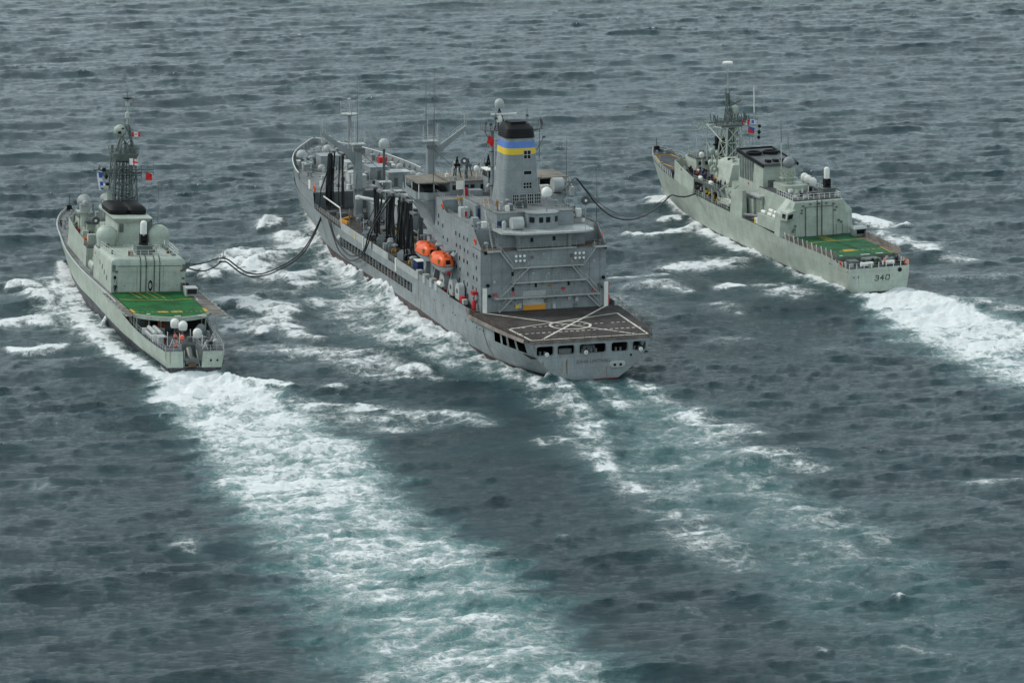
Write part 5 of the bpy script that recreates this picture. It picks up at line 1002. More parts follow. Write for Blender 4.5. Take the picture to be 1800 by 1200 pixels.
# funnel
FL = MB().rings([rrect(66, 0, 6.6, 3.0, .5, 12.8, 2), rrect(66, 0, 6.5, 2.95, .5, 17.3, 2)]).build('funnel', 'mgreen', DES, True)
MB().rings([rrect(66, 0, 6.5, 2.95, .4, 17.2, 2), rrect(67.0, 0, 8.2, 3.9, .4, 18.2, 2), rrect(67, 0, 8.2, 3.9, .4, 18.35, 2)]).build('funnel_rim', 'mgreen', FL)
for y, x0 in ((1.75, 65.5), (-1.75, 66)): MB().rings([rrect(68.4, y, 5.0, 1.9, 1.2, 18.3, 3), rrect(68.6, y, 5.2, 2.0, 1.3, 19.2, 3), rrect(68.6, y, 4.6, 1.6, 1.2, 19.8, 3), rrect(68.6, y, 3, 1.0, .8, 20.0, 3)]).build('uptake_cover', 'black', FL, True)
for y in (2.2, -2.4): MB().box(59.3, 59.5, y-.4, y+.4, 15.6, 17.2).build('funnel_vent', 'mgdark', FL)
MB().box(59.0, 59.5, 3.2, 3.9, 13, 16).build('pipe_trunk', 'mgdark', FL); MB().box(59.4, 60.4, -3.9, -3.1, 13, 18).build('pipe_trunk', 'mgdark', FL)
# lattice mast
LM = lattice(MB(), [sq(75.5, 0, 13, 2.9, 2.7), sq(75.5, 0, 18, 2.7, 2.55), sq(75.5, 0, 21.5, 2.5, 2.35), sq(75.5, 0, 25, 2.3, 2.2), sq(75.5, 0, 28.5, 2.1, 2.05)], .16, .09).build('lattice_mast', 'mgdark', DES)
mb = MB()
for dx_, dy_ in ((0, .9), (0, -.8), (1.2, 0), (-1.2, .2), (.4, 1.6), (-1.8, -1.4), (-1.9, 1.2), (-1.9, .1), (1.6, -1.7)): mb.bar((75.5+dx_, dy_, 13), (75.5+dx_*.7, dy_*.8, 28.5), .15)
for i in range(40): z = 14+r0.random()*14; y = r0.random()*4-2; mb.bar((73.4+r0.random()*3, y, z), (73.4+r0.random()*3, y+r0.random()*1.6-.8, z+r0.random()*1.2), .12)
for z in np.arange(14, 28, 1.1): mb.box(74, 77, -1.4, 1.4, z, z+.06)
mb.build('mast_ladders', 'mgdark', LM)
MB().rings([sq(75.5, 0, 27.6, 2.0, 2.0), sq(75.5, 0, 28.9, 2.3, 2.6), sq(75.5, 0, 29.1, 2.3, 2.6)]).build('mast_platform', 'mgdark', LM)
mb = MB(); rail(mb, sq(75.5, 0, 29.1, 2.3, 2.6), 1.0, 1.2, .05, 2, True)
for i in range(16): x = 73.5+r0.random()*4; y = r0.random()*5-2.5; mb.box(x-.25, x+.25, y-.25, y+.25, 29.1, 29.6+r0.random()*1.4)
mb.build('platform_equipment', 'mgdark', LM)
mb = MB()
for z, hw in ((25.6, 6.0), (24.9, 3.6)):
    mb.bar((75, -hw, z), (75, hw, z), .13).bar((75, -hw, z-.5), (75, hw, z-.5), .08)
    for y in np.arange(-hw, hw+.1, 1.2): mb.bar((75, y, z-1.1), (75, y, z+1.0+.4*math.sin(y*7)), .06); mb.bar((75, y, z-.5), (75, y+1.2 if y < hw-1 else y, z), .05)
mb.lathe([(.1, 0), (.35, .3), (.1, .8)], (75, 5.0, 25.7), 8); mb.build('signal_yard', 'mgdark', LM)
mb = MB().box(73.5, 77, 3.2, 4.6, 22.2, 22.5).box(74, 76, 2.4, 3.4, 19.4, 21.4); mb.bar((75, 2, 20), (75, 4.4, 22.2), .1); mb.build('flag_platform', 'mgreen', LM)
ut = lattice(MB(), [sq(75.5, -.4, 29, 1.8, 1.7), sq(75.5, -.5, 32, .9, .9), sq(75.5, -.6, 34.6, .4, .4)], .15, .08).build('upper_lattice', 'mgdark', LM)
rb = MB().lathe([(.4, 0), (1.1, .5), (1.3, 1.2), (1.1, 1.8), (.8, 2.0), (.5, 2.3)], (75, 1.0, 32.3), 8).build('antenna_drum', 'mgreen', LM, True); MB().box(73.6, 74.2, .9, 1.5, 33.0, 33.5).box(73.7, 74, .3, .7, 33.9, 34.2).build('drum_port', 'black', rb)
MB().bar((75.5, -.6, 34.4), (75.5, -.6, 39.4), .14, 6, .10).lathe([(.15, 0), (.45, .15), (.45, 1.2), (.15, 1.4)], (75.5, -.6, 35.8), 10).lathe([(.15, 0), (.42, .15), (.42, 1.0), (.15, 1.2)], (75.5, -.6, 38.2), 10).build('topmast', 'hazelite', LM, True)
MB().lathe([(.1, 0), (1.1, .3), (1.15, .4), (.15, .5)], (75.5, -.6, 39.6), 12).bar((75.5, -.6, 39), (75.5, -.6, 41.4), .06).build('masthead_antenna', 'black', LM, True)
LM.location.y = -1.1
# forward superstructure
SUP = MB().rings([[(73, 6.6, 6.5), (97, 6.0, 6.9), (101, 4.4, 7.0), (101, -4.4, 7.0), (97, -6.0, 6.9), (73, -6.6, 6.5)], [(73, 6.5, 10.2), (96, 5.9, 10.8), (100, 4.3, 10.9), (100, -4.3, 10.9), (96, -5.9, 10.8), (73, -6.5, 10.2)]]).build('superstructure', 'mgreen', DES)
for s in (1, -1): MB().rings([[(x, s*y, 10.2+(x-73)*.026), (x, s*y, z), (x, s*(y-.12), z), (x, s*(y-.12), 10.2+(x-73)*.026)] for x, y, z in ((76, 6.5, 11.4), (82, 6.3, 11.5), (90, 6.1, 11.9), (97, 5.8, 12.6), (99.8, 4.4, 12.7))]).build('wing_bulwark', 'mgreen', SUP)
MB().prism([(73, 6.4), (96, 5.8), (99.6, 4.2), (99.6, -4.2), (96, -5.8), (73, -6.4)], 10.2, 10.35).build('bridge_wing_deck', 'deckgrey', SUP)
MB().box(68, 73, -4, 4, 6.5, 12.8).box(61.5, 68, -6.2, 6.2, 6.5, 9.3).box(61.5, 66, 3.4, 6.6, 9.3, 9.5).build('midships_house', 'mgreen', DES)
MB().box(84, 97, -4.6, 4.4, 10.3, 13.4).box(96.9, 97.1, -4, 4, 12, 13).build('bridge_house', 'mgreen', DES); MB().prism([(83.5, 4.6), (96, 4.8), (98.3, 3.6), (98.3, -3.8), (96, -5), (83.5, -4.8)], 13.4, 13.6).build('bridge_roof', 'deckgrey', DES)
MB().box(75, 83, -3.2, 2.8, 10.3, 14.0).build('mast_house', 'mgreen', DES)
def director(x, y, z, s=1.):
    b = MB().bar((x, y, z-3), (x, y, z), .7*s, 10).box(x-1.2*s, x+1.2*s, y-1.3*s, y+1.3*s, z-.2, z+.1).build('director_pedestal', 'mgreen', DES)
    MB().lathe([(.3*s, -.6*s), (1.15*s, .3*s), (1.25*s, .5*s), (1.1*s, .5*s), (.3*s, -.1*s)], (x+.3, y, z+1.7*s), 16, 'x').box(x-.8*s, x, y-.9*s, y+.9*s, z, z+1.4*s).lathe(dome(.55*s, 1.1*s), (x-.7*s, y, z+1.0*s), 10).build('director_dish', 'hazelite', b, True)
director(86, 4.6, 15.6, 1.15); director(89, -.4, 15.8, 1.0)
MB().lathe(dome(.5, .9), (86, 1.2, 16.2), 10).bar((86, 1.2, 13.5), (86, 1.2, 16.3), .12).build('satellite_dome', 'hazelite', DES, True)
sr = MB().bar((80, 3.4, 10.3), (80, 3.4, 14.0), .12).build('searchlight_post', 'mgreen', DES); MB().lathe([(.85, -.1), (.9, .12), (.7, .14), (.5, -.1)], (80, 3.4, 14.6), 16, 'x').build('shade_ring', 'mgdark', sr, True); MB().lathe([(.3, -.15), (.35, .1)], (80, 3.4, 14.6), 10, 'x').build('searchlight', 'lamp', sr, True)
pn = MB().rings([[(80, 1.6, 11.5), (80.3, 1.6, 11.5), (80.3, .4, 11.5), (80, .4, 11.5)], [(81, .9, 15.2), (81.3, .9, 15.2), (81.3, -.5, 15.2), (81, -.5, 15.2)]]).build('slanted_panel', 'hazelite', DES); MB().box(80.7, 80.9, -.2, .5, 14.4, 14.9).build('panel_mark', 'pink', pn)
mb = MB()
rail(mb, [(74, 6.3, 10.4), (76, 6.4, 10.4)], 1, 1, .045, 2); rail(mb, [(73.2, 6.3, 10.3), (73.2, -6.3, 10.3)], 1.0, 1.3, .045, 2); rail(mb, [(84, 4.5, 13.6), (84, -4.6, 13.6), (97, -4.6, 13.6)], 1.0, 1.4, .045, 2); rail(mb, [(84, 4.5, 13.6), (97, 4.5, 13.6)], 1.0, 1.4, .045, 2)
rail(mb, [(62, 6.3, 9.4), (67.8, 6.1, 9.4)], 1.0, 1.0, .045, 2); rail(mb, [(61.6, 7.9, 6.6), (73, 7.9, 6.6)], 1.0, 1.2, .045, 2); mb.build('railing', 'mgreen', DES)
for x, y in ((65.5, 5.4), (64.0, 4.7)): MB().lathe(dome(.5, 1.1), (x, y, 9.9), 10).bar((x, y, 9.4), (x, y, 10), .15).build('satellite_dome', 'hazelite', DES, True)
MB().box(82, 83.4, 4.4, 5.6, 10.4, 12.2).build('signal_locker', 'mgreen', DES); MB().box(76, 77.5, 4.0, 5.6, 10.4, 12.4).build('signal_locker', 'mgreen', DES); MB().box(78.2, 79.4, 5.2, 6.1, 10.4, 11.4).build('life_vest_pile', 'orange', DES)
MB().lathe([(.6, 0), (.6, .3), (.5, 1.4)], (83.5, 5.2, 10.4), 10).build('binnacle', 'hazelite', DES, True)
for i in range(30):
    x = 74+r0.random()*22; y = r0.random()*10-5; z = 13.6 if x > 84 and abs(y) < 4.3 else (14.0 if 75 < x < 83 and -3 < y < 2.6 else 10.4); s = .15+r0.random()*.35
    if i % 2: MB().box(x-s, x+s, y-s, y+s, z, z+.5+r0.random()*1.2).build('deck_fitting', r0.choice(['mgreen', 'mgdark', 'hazelite']), DES)
    else: MB().bar((x, y, z), (x, y, z+1.2+r0.random()*2.4), .07).build('antenna_pole', r0.choice(['mgreen', 'mgdark', 'hazelite']), DES)
MB().bar((88, 5.2, 12), (88, 5.0, 25.5), .07, 5, .03).build('whip_antenna', 'mgdark', DES)
MB().bar((72, -7.6, 9), (72, -7.6, 24), .06, 5, .03).build('whip_antenna', 'mgdark', DES)
# foredeck
deck_plate([x for x in xs if x >= 43], lambda x: max(top(x)-.12, .03), lambda x: gz(x)-.35 if x > 80 else gz(x)-.06, .12).build('foredeck', 'decklight', DES)
mb = MB()
for s in (1, -1): mb.tube([(x, s*(top(x)), gz(x)+.03) for x in xs if x >= 31], .16, 5)
mb.build('gunwale', 'hazelite', DES)
for x in range(33, 130, 1):
    pass
MB().rings([[(105+2.4*math.cos(R(a)), 4.6*math.sin(R(a)), gz(104)-.35), (105+2.4*math.cos(R(a)), 4.6*math.sin(R(a)), gz(104)+.55), (105.15+2.4*math.cos(R(a)), 4.6*math.sin(R(a)), gz(104)+.55), (105.15+2.4*math.cos(R(a)), 4.6*math.sin(R(a)), gz(104)-.35)] for a in range(-80, 81, 20)]).build('breakwater', 'mgreen', DES, True)
gt = MB().rings([rrect(110, 0, 2.0, 1.6, .5, gz(110)-.4, 3), rrect(110.3, 0, 1.2, 1.1, .4, gz(110)+1.6, 3)]).build('gun_turret', 'mgreen', DES, True); MB().bar((111, 0, gz(110)+.7), (115.5, 0, gz(110)+1.4), .16, 8, .1).build('gun_barrel', 'mgdark', gt)
for x, y in ((121, 1.8), (121, -1.8), (118, 2.8), (118, -2.8), (126, 0), (114, 3.6)): put(DES, 'bollard', 'bollard', (x, y, gz(x)-.35), 0, 1)
MB().lathe([(.5, 0), (.4, .7), (.5, .8)], (123, 0, gz(122)-.3), 10).build('capstan', 'mgdark', DES, True)
MB().box(128.3, 129.0, -.5, .5, gz(128), gz(128)+.9).bar((128.6, 0, gz(128)), (128.6, 0, gz(128)+3), .06).build('bow_fairlead', 'black', DES)
MB().rings([[(61.6+.0, 6.9+.55*math.cos(R(a)), 8.2+.9*math.sin(R(a))) for a in range(0, 360, 30)], [(66, 6.9+.55*math.cos(R(a)), 8.2+.9*math.sin(R(a))) for a in range(0, 360, 30)]]).build('boat_cover', 'mgreen', DES, True)
# ================================================================== the frigate on the right
FRI = ship('naval_frigate', 'pale green-grey frigate on the right with 340 painted in black on its stern', 74.2, 700.9, .306, -.022)
xs = sorted(set([0, .02, 3, 6, 10, 15, 20, 26, 30, 36, 42, 47, 55, 62, 69, 75, 83, 86, 90, 95, 100, 104, 108, 112, 116, 120, 124, 127, 130, 132, 133.4, 134.1]))
top = pchip([0, 10, 20, 30, 60, 84, 95, 104, 112, 120, 126, 131, 134.1], [6.65, 7.4, 7.9, 8.25, 8.3, 8.1, 7.6, 6.9, 5.9, 4.6, 3.2, 1.5, .05])
lv0 = pchip([0, 20, 45, 70, 90, 105, 120, 134.1], [5.9, 7.0, 7.5, 7.2, 5.6, 3.8, 1.7, .05]); lvk = pchip([0, 30, 60, 90, 134.1], [4.2, 6.2, 6.6, 4.2, .05])
gz = pchip([0, 3, 6, 12, 30, 47, 62, 84, 100, 115, 125, 134.1], [5.0, 5.2, 5.9, 6.3, 6.4, 7.0, 7.2, 7.7, 8.6, 9.3, 9.9, 10.5])
LV = [(122, lvk, zc(-2.5)), (124, mixl(lvk, lv0, .6), zc(-1)), (125.5, lv0, zc(0)), (128, mixl(lv0, top, .45), zc(1.6)), (131, mixl(lv0, top, .8), lambda x: 1.6+(gz(x)-1.6)*.5), (134.1, top, gz)]
hull_mesh(xs, LV, 72).build('hull', 'mgreenhull2', FRI, True)
MB().poly([(4.2, -2.5), (5.9, 0), (6.25, 1.6), (6.5, 3.3), (6.65, 5.0), (-6.65, 5.0), (-6.5, 3.3), (-6.25, 1.6), (-5.9, 0), (-4.2, -2.5)], [], lambda a, b: (-.02, a, b)).build('transom', 'mgreenhull2', FRI)
def stroke_digit(name, segs, y0, z0, w, h, th=.2):
    mb = MB()
    for seg in segs:
        for (a, b), (c, d) in zip(seg, seg[1:]):
            P0 = Vector((-.05, y0-(a*w+b*.14*h), z0+b*h)); P1 = Vector((-.05, y0-(c*w+d*.14*h), z0+d*h)); d_ = (P1-P0).normalized(); n_ = Vector((0, -d_.z, d_.y))*th/2; e = d_*th*.35
            q = [P0-e+n_, P1+e+n_, P1+e-n_, P0-e-n_]; mb.add([tuple(v) for v in q]+[(v.x+.03, v.y, v.z) for v in q], [(0, 1, 2, 3), (4, 7, 6, 5), (0, 4, 5, 1), (1, 5, 6, 2), (2, 6, 7, 3), (3, 7, 4, 0)])
    return mb.build(name, 'black', FRI)
stroke_digit('digit_three', [[(.08, .85), (.25, 1), (.85, 1), (1, .85), (1, .62), (.85, .5), (.35, .5)], [(.85, .5), (1, .38), (1, .15), (.85, 0), (.15, 0), (0, .15)]], .95, 2.35, .72, .95, .16)
stroke_digit('digit_four', [[(.75, 0), (.75, 1), (.0, .35), (1.05, .35)]], -.2, 2.36, .72, .95, .16)
stroke_digit('digit_zero', [[(.15, 0), (.85, 0), (1, .15), (1, .85), (.85, 1), (.15, 1), (0, .85), (0, .15), (.15, 0)]], -1.4, 2.38, .76, .95, .16)
for y in (5.6, 4.6): MB().lathe([(.36, 0), (.33, .06), (.2, .08)], (-.12, y, 3.35), 12, 'x').build('fairlead_ring', 'hazelite', FRI, True); MB().lathe([(.15, 0), (.15, .03)], (-.14, y-.05, 3.32), 8, 'x').build('hawse_hole', 'black', FRI)
MB().lathe([(.5, 0), (.46, .09)], (-.1, -4.5, 4.2), 14, 'x').build('exhaust_ring', 'steel', FRI, True); MB().lathe([(.4, 0), (.4, .03)], (-.13, -4.5, 4.2), 12, 'x').build('exhaust_hole', 'black', FRI)
MB().box(.3, .9, 6.66, 6.74, 4.4, 4.6).build('draught_mark', 'orange', FRI)
deck_plate([0, 3, 6.5, 9], lambda x: top(x)-.1, zc(4.9), .12).build('quarterdeck', 'deckgrey', FRI)
MB().box(6.2, 6.5, -7, 7, 4.9, 6.2).build('deck_break', 'mgdark', FRI)
deck_plate([6.3, 12, 20, 32], lambda x: top(x)-.15, zc(6.3), .25).build('side_deck', 'netting', FRI)
FD = MB().prism([(6.4, 6.4), (31, 6.9), (31, -6.9), (6.4, -6.4)], 6.05, 6.36).build('flight_deck', 'deckgreen2', FRI)
strip(MB(), [(24.0, 6.8), (24.6, 1), (24.4, -6.8)], .25, 6.372).build('yellow_line', 'yellow', FRI)
for y in (-.1, -.8, .6): strip(MB(), [(30.8, y+.1), (24.5, y-.05)], .16, 6.376).build('guide_line', 'yellow', FRI)
for i in range(10): strip(MB(), [(12.6, 5.9-i*1.22), (12.6, 5.2-i*1.22)], .3, 6.372).build('yellow_dash', 'yellow', FRI)
mb = MB(); 
for k in range(4): strip(mb, [(12.4+.5*k, 2.6-.15*k), (12.4+.5*k, -.4+.1*k)], .4, 6.378+k*.002)
mb.build('landing_mark', 'yellow', FRI)
strip(MB(), [(7.0, -5.9), (14.5, -6.5)], .3, 6.374).build('yellow_line', 'yellow', FRI)
for y in (-.2, -.6): strip(MB(), [(24, y), (7, y-1.2)], .08, 6.384).build('traverse_wire', 'black', FRI)
strip(MB(), [(8, 5.3), (8, 4.6)], .5, 6.376).build('white_mark', 'white', FRI); strip(MB(), [(7.6, .8), (7.6, -1.2)], .5, 6.376).build('white_mark', 'white', FRI); strip(MB(), [(7.8, -2.6), (7.8, -4.2)], .4, 6.376).build('white_mark', 'white', FRI)
for s in (1, -1):
    for i in range(11):
        x = 30-i*2.25; y = top(x)-.05; x2 = x-2.15; y2 = top(x2)-.05
        MB().add([(x, s*y, 6.35), (x2, s*y2, 6.35), (x2, s*(y2+.15), 7.5), (x, s*(y+.15), 7.5)], [(0, 1, 2, 3)]).build('safety_net', 'netting', FRI)
        MB().bar((x, s*(y+.02), 5.9), (x, s*(y+.22), 7.9 if s > 0 else 7.6), .085, 5).build('net_stanchion', 'white' if s > 0 else 'hazelite', FRI)
        if i % 2 == 0: MB().bar((x-.7, s*(y+.02), 5.9), (x-.1, s*(y+.22), 7.8), .06, 5).build('net_strut', 'white' if s > 0 else 'hazelite', FRI)
st = MB()
for p in [(.15, y) for y in np.linspace(6.4, -6.4, 9)]+[(x, s*(top(x)-.15)) for x in (1.5, 3, 4.5, 6) for s in (1, -1)]: MB().bar((*p, 4.9), (*p, 6.05), .07, 5).build('stanchion', 'white', FRI)
mb = MB(); rail(mb, [(5.8, 7.0, 4.95), (.15, 6.45, 4.95), (.15, -6.45, 4.95), (5.8, -7.0, 4.95)], 1.05, 40, .03, 2); mb.build('railing', 'hazelite', FRI)
r1 = random.Random(11)
for (x0, y0, w, h, mt) in ((1.6, 2.0, 2.6, 1.1, 'white'), (1.8, -2.8, 2.4, 1.1, 'white')): MB().rings([[(x0+.45*math.cos(R(a)), y, 5.5+.45*math.sin(R(a))) for a in range(0, 360, 30)] for y in (y0-w/2, y0+w/2)]).build('rope_reel', mt, FRI, True)
for i in range(26):
    x = 1.5+r1.random()*4.2; y = r1.random()*12.4-6.2; s = .2+r1.random()*.35
    MB().box(x-s, x+s, y-s, y+s, 4.9, 5.3+r1.random()*.9).build('deck_locker', r1.choice(['mgreen', 'mgdark', 'steel', 'black', 'hazelite']), FRI)
MB().box(3, 5.6, 3, 5.0, 4.9, 6.0).box(3, 5.8, -1.8, 1.6, 4.9, 6.2).build('stern_winch', 'mgdark', FRI)
cab = MB().rings([[(27.5, -6.4, 6.36), (27.5, -8.6, 6.36), (29.6, -8.6, 6.36), (29.6, -6.4, 6.36)], [(26.8, -6.0, 8.0), (26.8, -9.0, 8.0), (30, -9.0, 8.0), (30, -6.0, 8.0)], [(27.2, -6.3, 8.4), (27.2, -8.8, 8.4), (29.6, -8.8, 8.4), (29.6, -6.3, 8.4)]]).build('landing_officer_cab', 'hazelite', FRI); MB().rings([[(27.2, -6.7, 6.9), (27.2, -8.3, 6.9), (27.3, -8.3, 6.9), (27.3, -6.7, 6.9)], [(26.72, -6.5, 7.9), (26.72, -8.6, 7.9), (26.9, -8.6, 7.9), (26.9, -6.5, 7.9)]]).build('window', 'glass', cab)
# hangar block with the chamfered shoulders
pr = [(8.1, 6.3), (7.8, 11.0), (5.4, 13.7), (-5.4, 13.7), (-7.6, 11.0), (-8.0, 6.3)]
pr2 = [(8.3, 6.3), (8.05, 11.2), (5.6, 13.9), (-5.6, 13.9), (-8.05, 11.2), (-8.3, 6.3)]
HF = MB().rings([[(31.6 if abs(y) < 7 or z < 7 else 31.6, y*.83 if abs(y) > 7 else y, z) for y, z in pr], [(33.2, y, z) for y, z in pr2], [(36.2, y, z) for y, z in pr2]]).rings([[(36.2, y, z) for y, z in ((5.6, 7.0), (5.6, 13.9), (-5.6, 13.9), (-5.6, 7.0))], [(53, y, z) for y, z in ((5.4, 7.0), (5.2, 13.9), (-5.2, 13.9), (-5.4, 7.0))]]).build('hangar', 'mgreen', FRI)
MB().prism([(32.4, 5.3), (53, 5.1), (53, -5.1), (32.4, -5.3)], 13.9, 13.98).build('hangar_roof', 'deckgrey', FRI)
MB().box(31.42, 31.62, -3.0, 3.0, 6.4, 12.5).build('hangar_door', 'mgreen', HF)
for a, b in (((-3.15, 6.4), (-3.0, 12.65)), ((3.0, 6.4), (3.15, 12.65))): MB().box(31.38, 31.6, a[0], b[0], a[1], b[1]).build('door_rail', 'mgdark', HF)
MB().box(31.38, 31.6, -3.15, 3.15, 12.5, 12.6).build('door_header', 'mgdark', HF)
for y in (.55, -.5): MB().bar((31.3, y, 6.4), (31.3, y, 14.0), .09, 4).build('door_cable', 'black', HF)
for y, z in ((3.6, 12.9), (2.0, 13.2), (0.05, 13.2), (-1.6, 13.2), (-3.2, 13.0), (-3.9, 12.2), (3.9, 12.0), (4.0, 11.4), (-3.6, 11.6)): MB().box(31.3, 31.6, y-.18, y+.18, z-.15, z+.15).build('wall_lamp', 'mgdark', HF)
for y0, y1, z0, z1 in ((4.4, 5.4, 6.5, 8.5), (-5.0, -3.9, 6.5, 8.6), (-6.2, -5.3, 6.5, 8.6)): MB().box(31.4, 31.55, y0, y1, z0, z1).build('door', 'mgreen', HF)
for y, z in ((5.8, 8.0), (5.4, 8.8), (-4.4, 9.4), (-5.0, 9.0), (6.0, 7.6)): MB().box(31.3, 31.6, y-.2, y+.2, z-.2, z+.2).build('wall_box', 'mgdark', HF)
MB().box(36.15, 36.25, -8, 8, 9.8, 10.0).build('ledge', 'mgreen', HF)
ob = MB().rings([[(30.2, 7.9, 10.2), (33.2, 8.1, 10.0), (33.2, 5.6, 10.0), (31.5, 5.6, 10.2)], [(30.0, 7.7, 11.8), (33.2, 8.0, 12.0), (33.2, 5.6, 12.6), (31.2, 5.4, 12.2)]]).build('control_cabin', 'mgreen', HF); MB().rings([[(30.08, 7.6, 10.5), (30.75, 6.4, 10.5), (30.85, 6.45, 10.5), (30.2, 7.65, 10.5)], [(29.95, 7.4, 11.5), (30.6, 6.2, 11.5), (30.7, 6.25, 11.5), (30.05, 7.45, 11.5)]]).build('window', 'glass', ob); MB().rings([[(30.9, 7.98, 10.6), (32.2, 8.06, 10.6), (32.2, 8.12, 10.6), (30.9, 8.04, 10.6)], [(30.8, 7.82, 11.5), (32.2, 7.98, 11.5), (32.2, 8.05, 11.5), (30.8, 7.88, 11.5)]]).build('window', 'glass', ob)
MB().rings([[(36.2, 8.2, 7.0), (36.2, 8.2, 9.6), (36.2, 8.0, 9.6), (36.2, 8.0, 7.0)], [(46, 8.2, 7.0), (46, 8.2, 9.5), (46, 8.0, 9.5), (46, 8.0, 7.0)]]).build('side_bulwark', 'mgreen', FRI); MB().rings([[(36.2, -8.2, 7.0), (36.2, -8.2, 9.6), (36.2, -8.0, 9.6), (36.2, -8.0, 7.0)], [(46, -8.2, 7.0), (46, -8.2, 9.5), (46, -8.0, 9.5), (46, -8.0, 7.0)]]).build('side_bulwark', 'mgreen', FRI)
deck_plate([31, 42, 55, 70, 86], lambda x: top(x)-.1, lambda x: gz(x)-.05, .12).build('main_deck', 'deckgrey', FRI)
MB().rings([[(37, 5.5, 9.3), (37, 8.1, 9.3), (37, 8.1, 9.4), (37, 5.5, 9.4)], [(47, 5.5, 9.3), (47, 8.1, 9.3), (47, 8.1, 9.4), (47, 5.5, 9.4)]]).build('raft_deck', 'mgreen', FRI)
for i, (x, y, z) in enumerate(((38.6, 7.0, 9.75), (41.6, 7.0, 9.75), (39.8, 6.2, 10.3), (42.8, 6.2, 10.3), (45.2, 7.0, 9.75))):
    MB().rings([[(xx, y+r_*math.cos(R(a)), z+r_*math.sin(R(a))) for a in range(0, 360, 36)] for xx, r_ in ((x-1.1, .25), (x-1.0, .4), (x-.1, .4), (x-.1, .43), (x+.1, .43), (x+.1, .4), (x+1.0, .4), (x+1.1, .25))]).build('raft_canister', 'white', FRI, True)
MB().rings([[(48, 6.2+.45*math.cos(R(a)), 8.2+.45*math.sin(R(a))) for a in range(0, 360, 36)], [(53.5, 8.2+.45*math.cos(R(a)), 7.9+.45*math.sin(R(a))) for a in range(0, 360, 36)]]).build('torpedo_tube', 'steel', FRI, True)
MB().box(46.6, 48.4, 7.2, 8.0, 7.0, 8.2).build('deck_bin', 'white', FRI); MB().box(47.6, 48.4, 7.7, 8.05, 7.0, 7.9).build('yellow_bin', 'ylight', FRI)
for i in range(5): MB().rings([[(50+i*1.1+.35*math.cos(R(a)), 5.6+.35*math.sin(R(a)), z) for a in range(0, 360, 40)] for z in (7.0, 12.2-.1*i)]).build('missile_tube', 'mgreen', FRI, True)
MB().box(49.4, 55, 4.6, 6.4, 12.0, 12.4).build('tube_cap', 'hazelite', FRI)
# side plates and boat bay
for s in (1, -1): MB().rings([[(55.2, s*8.25, 6.9), (62.2, s*8.25, 7.1), (62.2, s*7.0, 7.1), (55.2, s*7.0, 6.9)], [(55.3, s*8.0, 12.9), (62.0, s*8.0, 12.2), (62.0, s*7.2, 12.2), (55.3, s*7.2, 12.9)]]).build('side_plate', 'mgreen', FRI)
MB().box(53, 70, -6.6, 6.4, 7.0, 11.2).box(62, 70, -4, 4.8, 11.2, 12.6).build('midships_house', 'mgreen', FRI)
db = MB()
for x in (64, 69):
    db.bar((x, 6.0, 7.4), (x, 8.0, 11.0), .22).bar((x, 8.0, 11.0), (x, 5.6, 12.6), .2)
db.bar((63, 8.1, 8.6), (70, 8.1, 8.2), .14).bar((63, 8.1, 9.6), (70, 8.1, 9.2), .12)
for i in range(7): db.bar((63+i, 8.1, 8.6-.05*i), (64+i if i < 6 else 69, 8.1, 9.5-.05*i), .07)
db.build('boat_davit', 'mgreen', FRI)
MB().rings([rrect(66.5, 7.0, 2.6, .75, .5, 8.0, 3), rrect(66.5, 7.0, 3.0, 1.0, .6, 8.8, 3), rrect(66.5, 7.0, 2.8, .8, .6, 9.1, 3)]).build('inflatable_boat', 'white', FRI, True)
for x in (63.5, 67, 70): MB().bar((x, 5.9, 7.2), (x, 5.9, 11.2), .25).build('pipe_trunk', 'mgdark', FRI)
# funnel, offset to port
def q4(x0, x1, y0, y1, z0, z1): return [(x0, y1, z0), (x1, y1, z1), (x1, y0, z1), (x0, y0, z0)]
FR_ = MB().rings([q4(51.5, 66, -3.2, 4.9, 10.5, 10.5), q4(51.8, 65.8, -2.8, 4.5, 18.4, 19.6)]).build('funnel', 'mgreen', FRI)
MB().rings([q4(51.3, 66.3, -3.2, 4.9, 18.4, 19.7), q4(51.3, 66.3, -3.2, 4.9, 18.75, 20.05)]).rings([q4(51.3, 51.6, -3.2, 4.9, 18.7, 18.7), q4(51.3, 51.6, -3.2, 4.9, 19.0, 19.0)]).build('funnel_roof', 'hazedark', FR_)
MB().rings([q4(51.0, 66.4, 4.7, 5.0, 18.3, 19.6), q4(51.0, 66.4, 4.7, 5.0, 19.0, 20.4)]).rings([q4(51.0, 66.4, -3.3, -3.0, 18.3, 19.6), q4(51.0, 66.4, -3.3, -3.0, 19.0, 20.4)]).rings([q4(66.2, 66.5, -3.3, 5.0, 19.6, 19.6), q4(66.2, 66.5, -3.3, 5.0, 20.4, 20.4)]).build('roof_coaming', 'black', FR_)
for y, x in ((2.9, 61.5), (-.9, 61.5)): MB().lathe([(1.7, 0), (1.75, .8), (1.4, .85), (1.3, .3)], (x, y, 19.4), 16).build('exhaust_uptake', 'black', FR_, True)
for y in (2.6, .9, -.9): MB().box(53.2, 54.6, y-.5, y+.5, 18.9, 19.5).build('intake_hood', 'black', FR_)
lv_ = MB().box(57.5, 65.2, 4.62, 4.75, 14.3, 19.0).build('side_louvre', 'mgdark', FR_)
for i in range(6): MB().box(57.6+i*1.5, 57.75+i*1.5, 4.7, 4.85, 14.3, 19.0).build('louvre_bar', 'mgreen', lv_)
MB().lathe([(.35, 0), (.3, .12)], (60, 4.68, 13.6), 8, 'y').build('life_ring', 'red', FR_); 
for z, w in ((14.6, .9), (12.6, .9)): MB().box(51.35, 51.6, 3.0-w, 3.0+w*.6, z-.8, z+.8).build('wall_grille', 'mgdark', FR_)
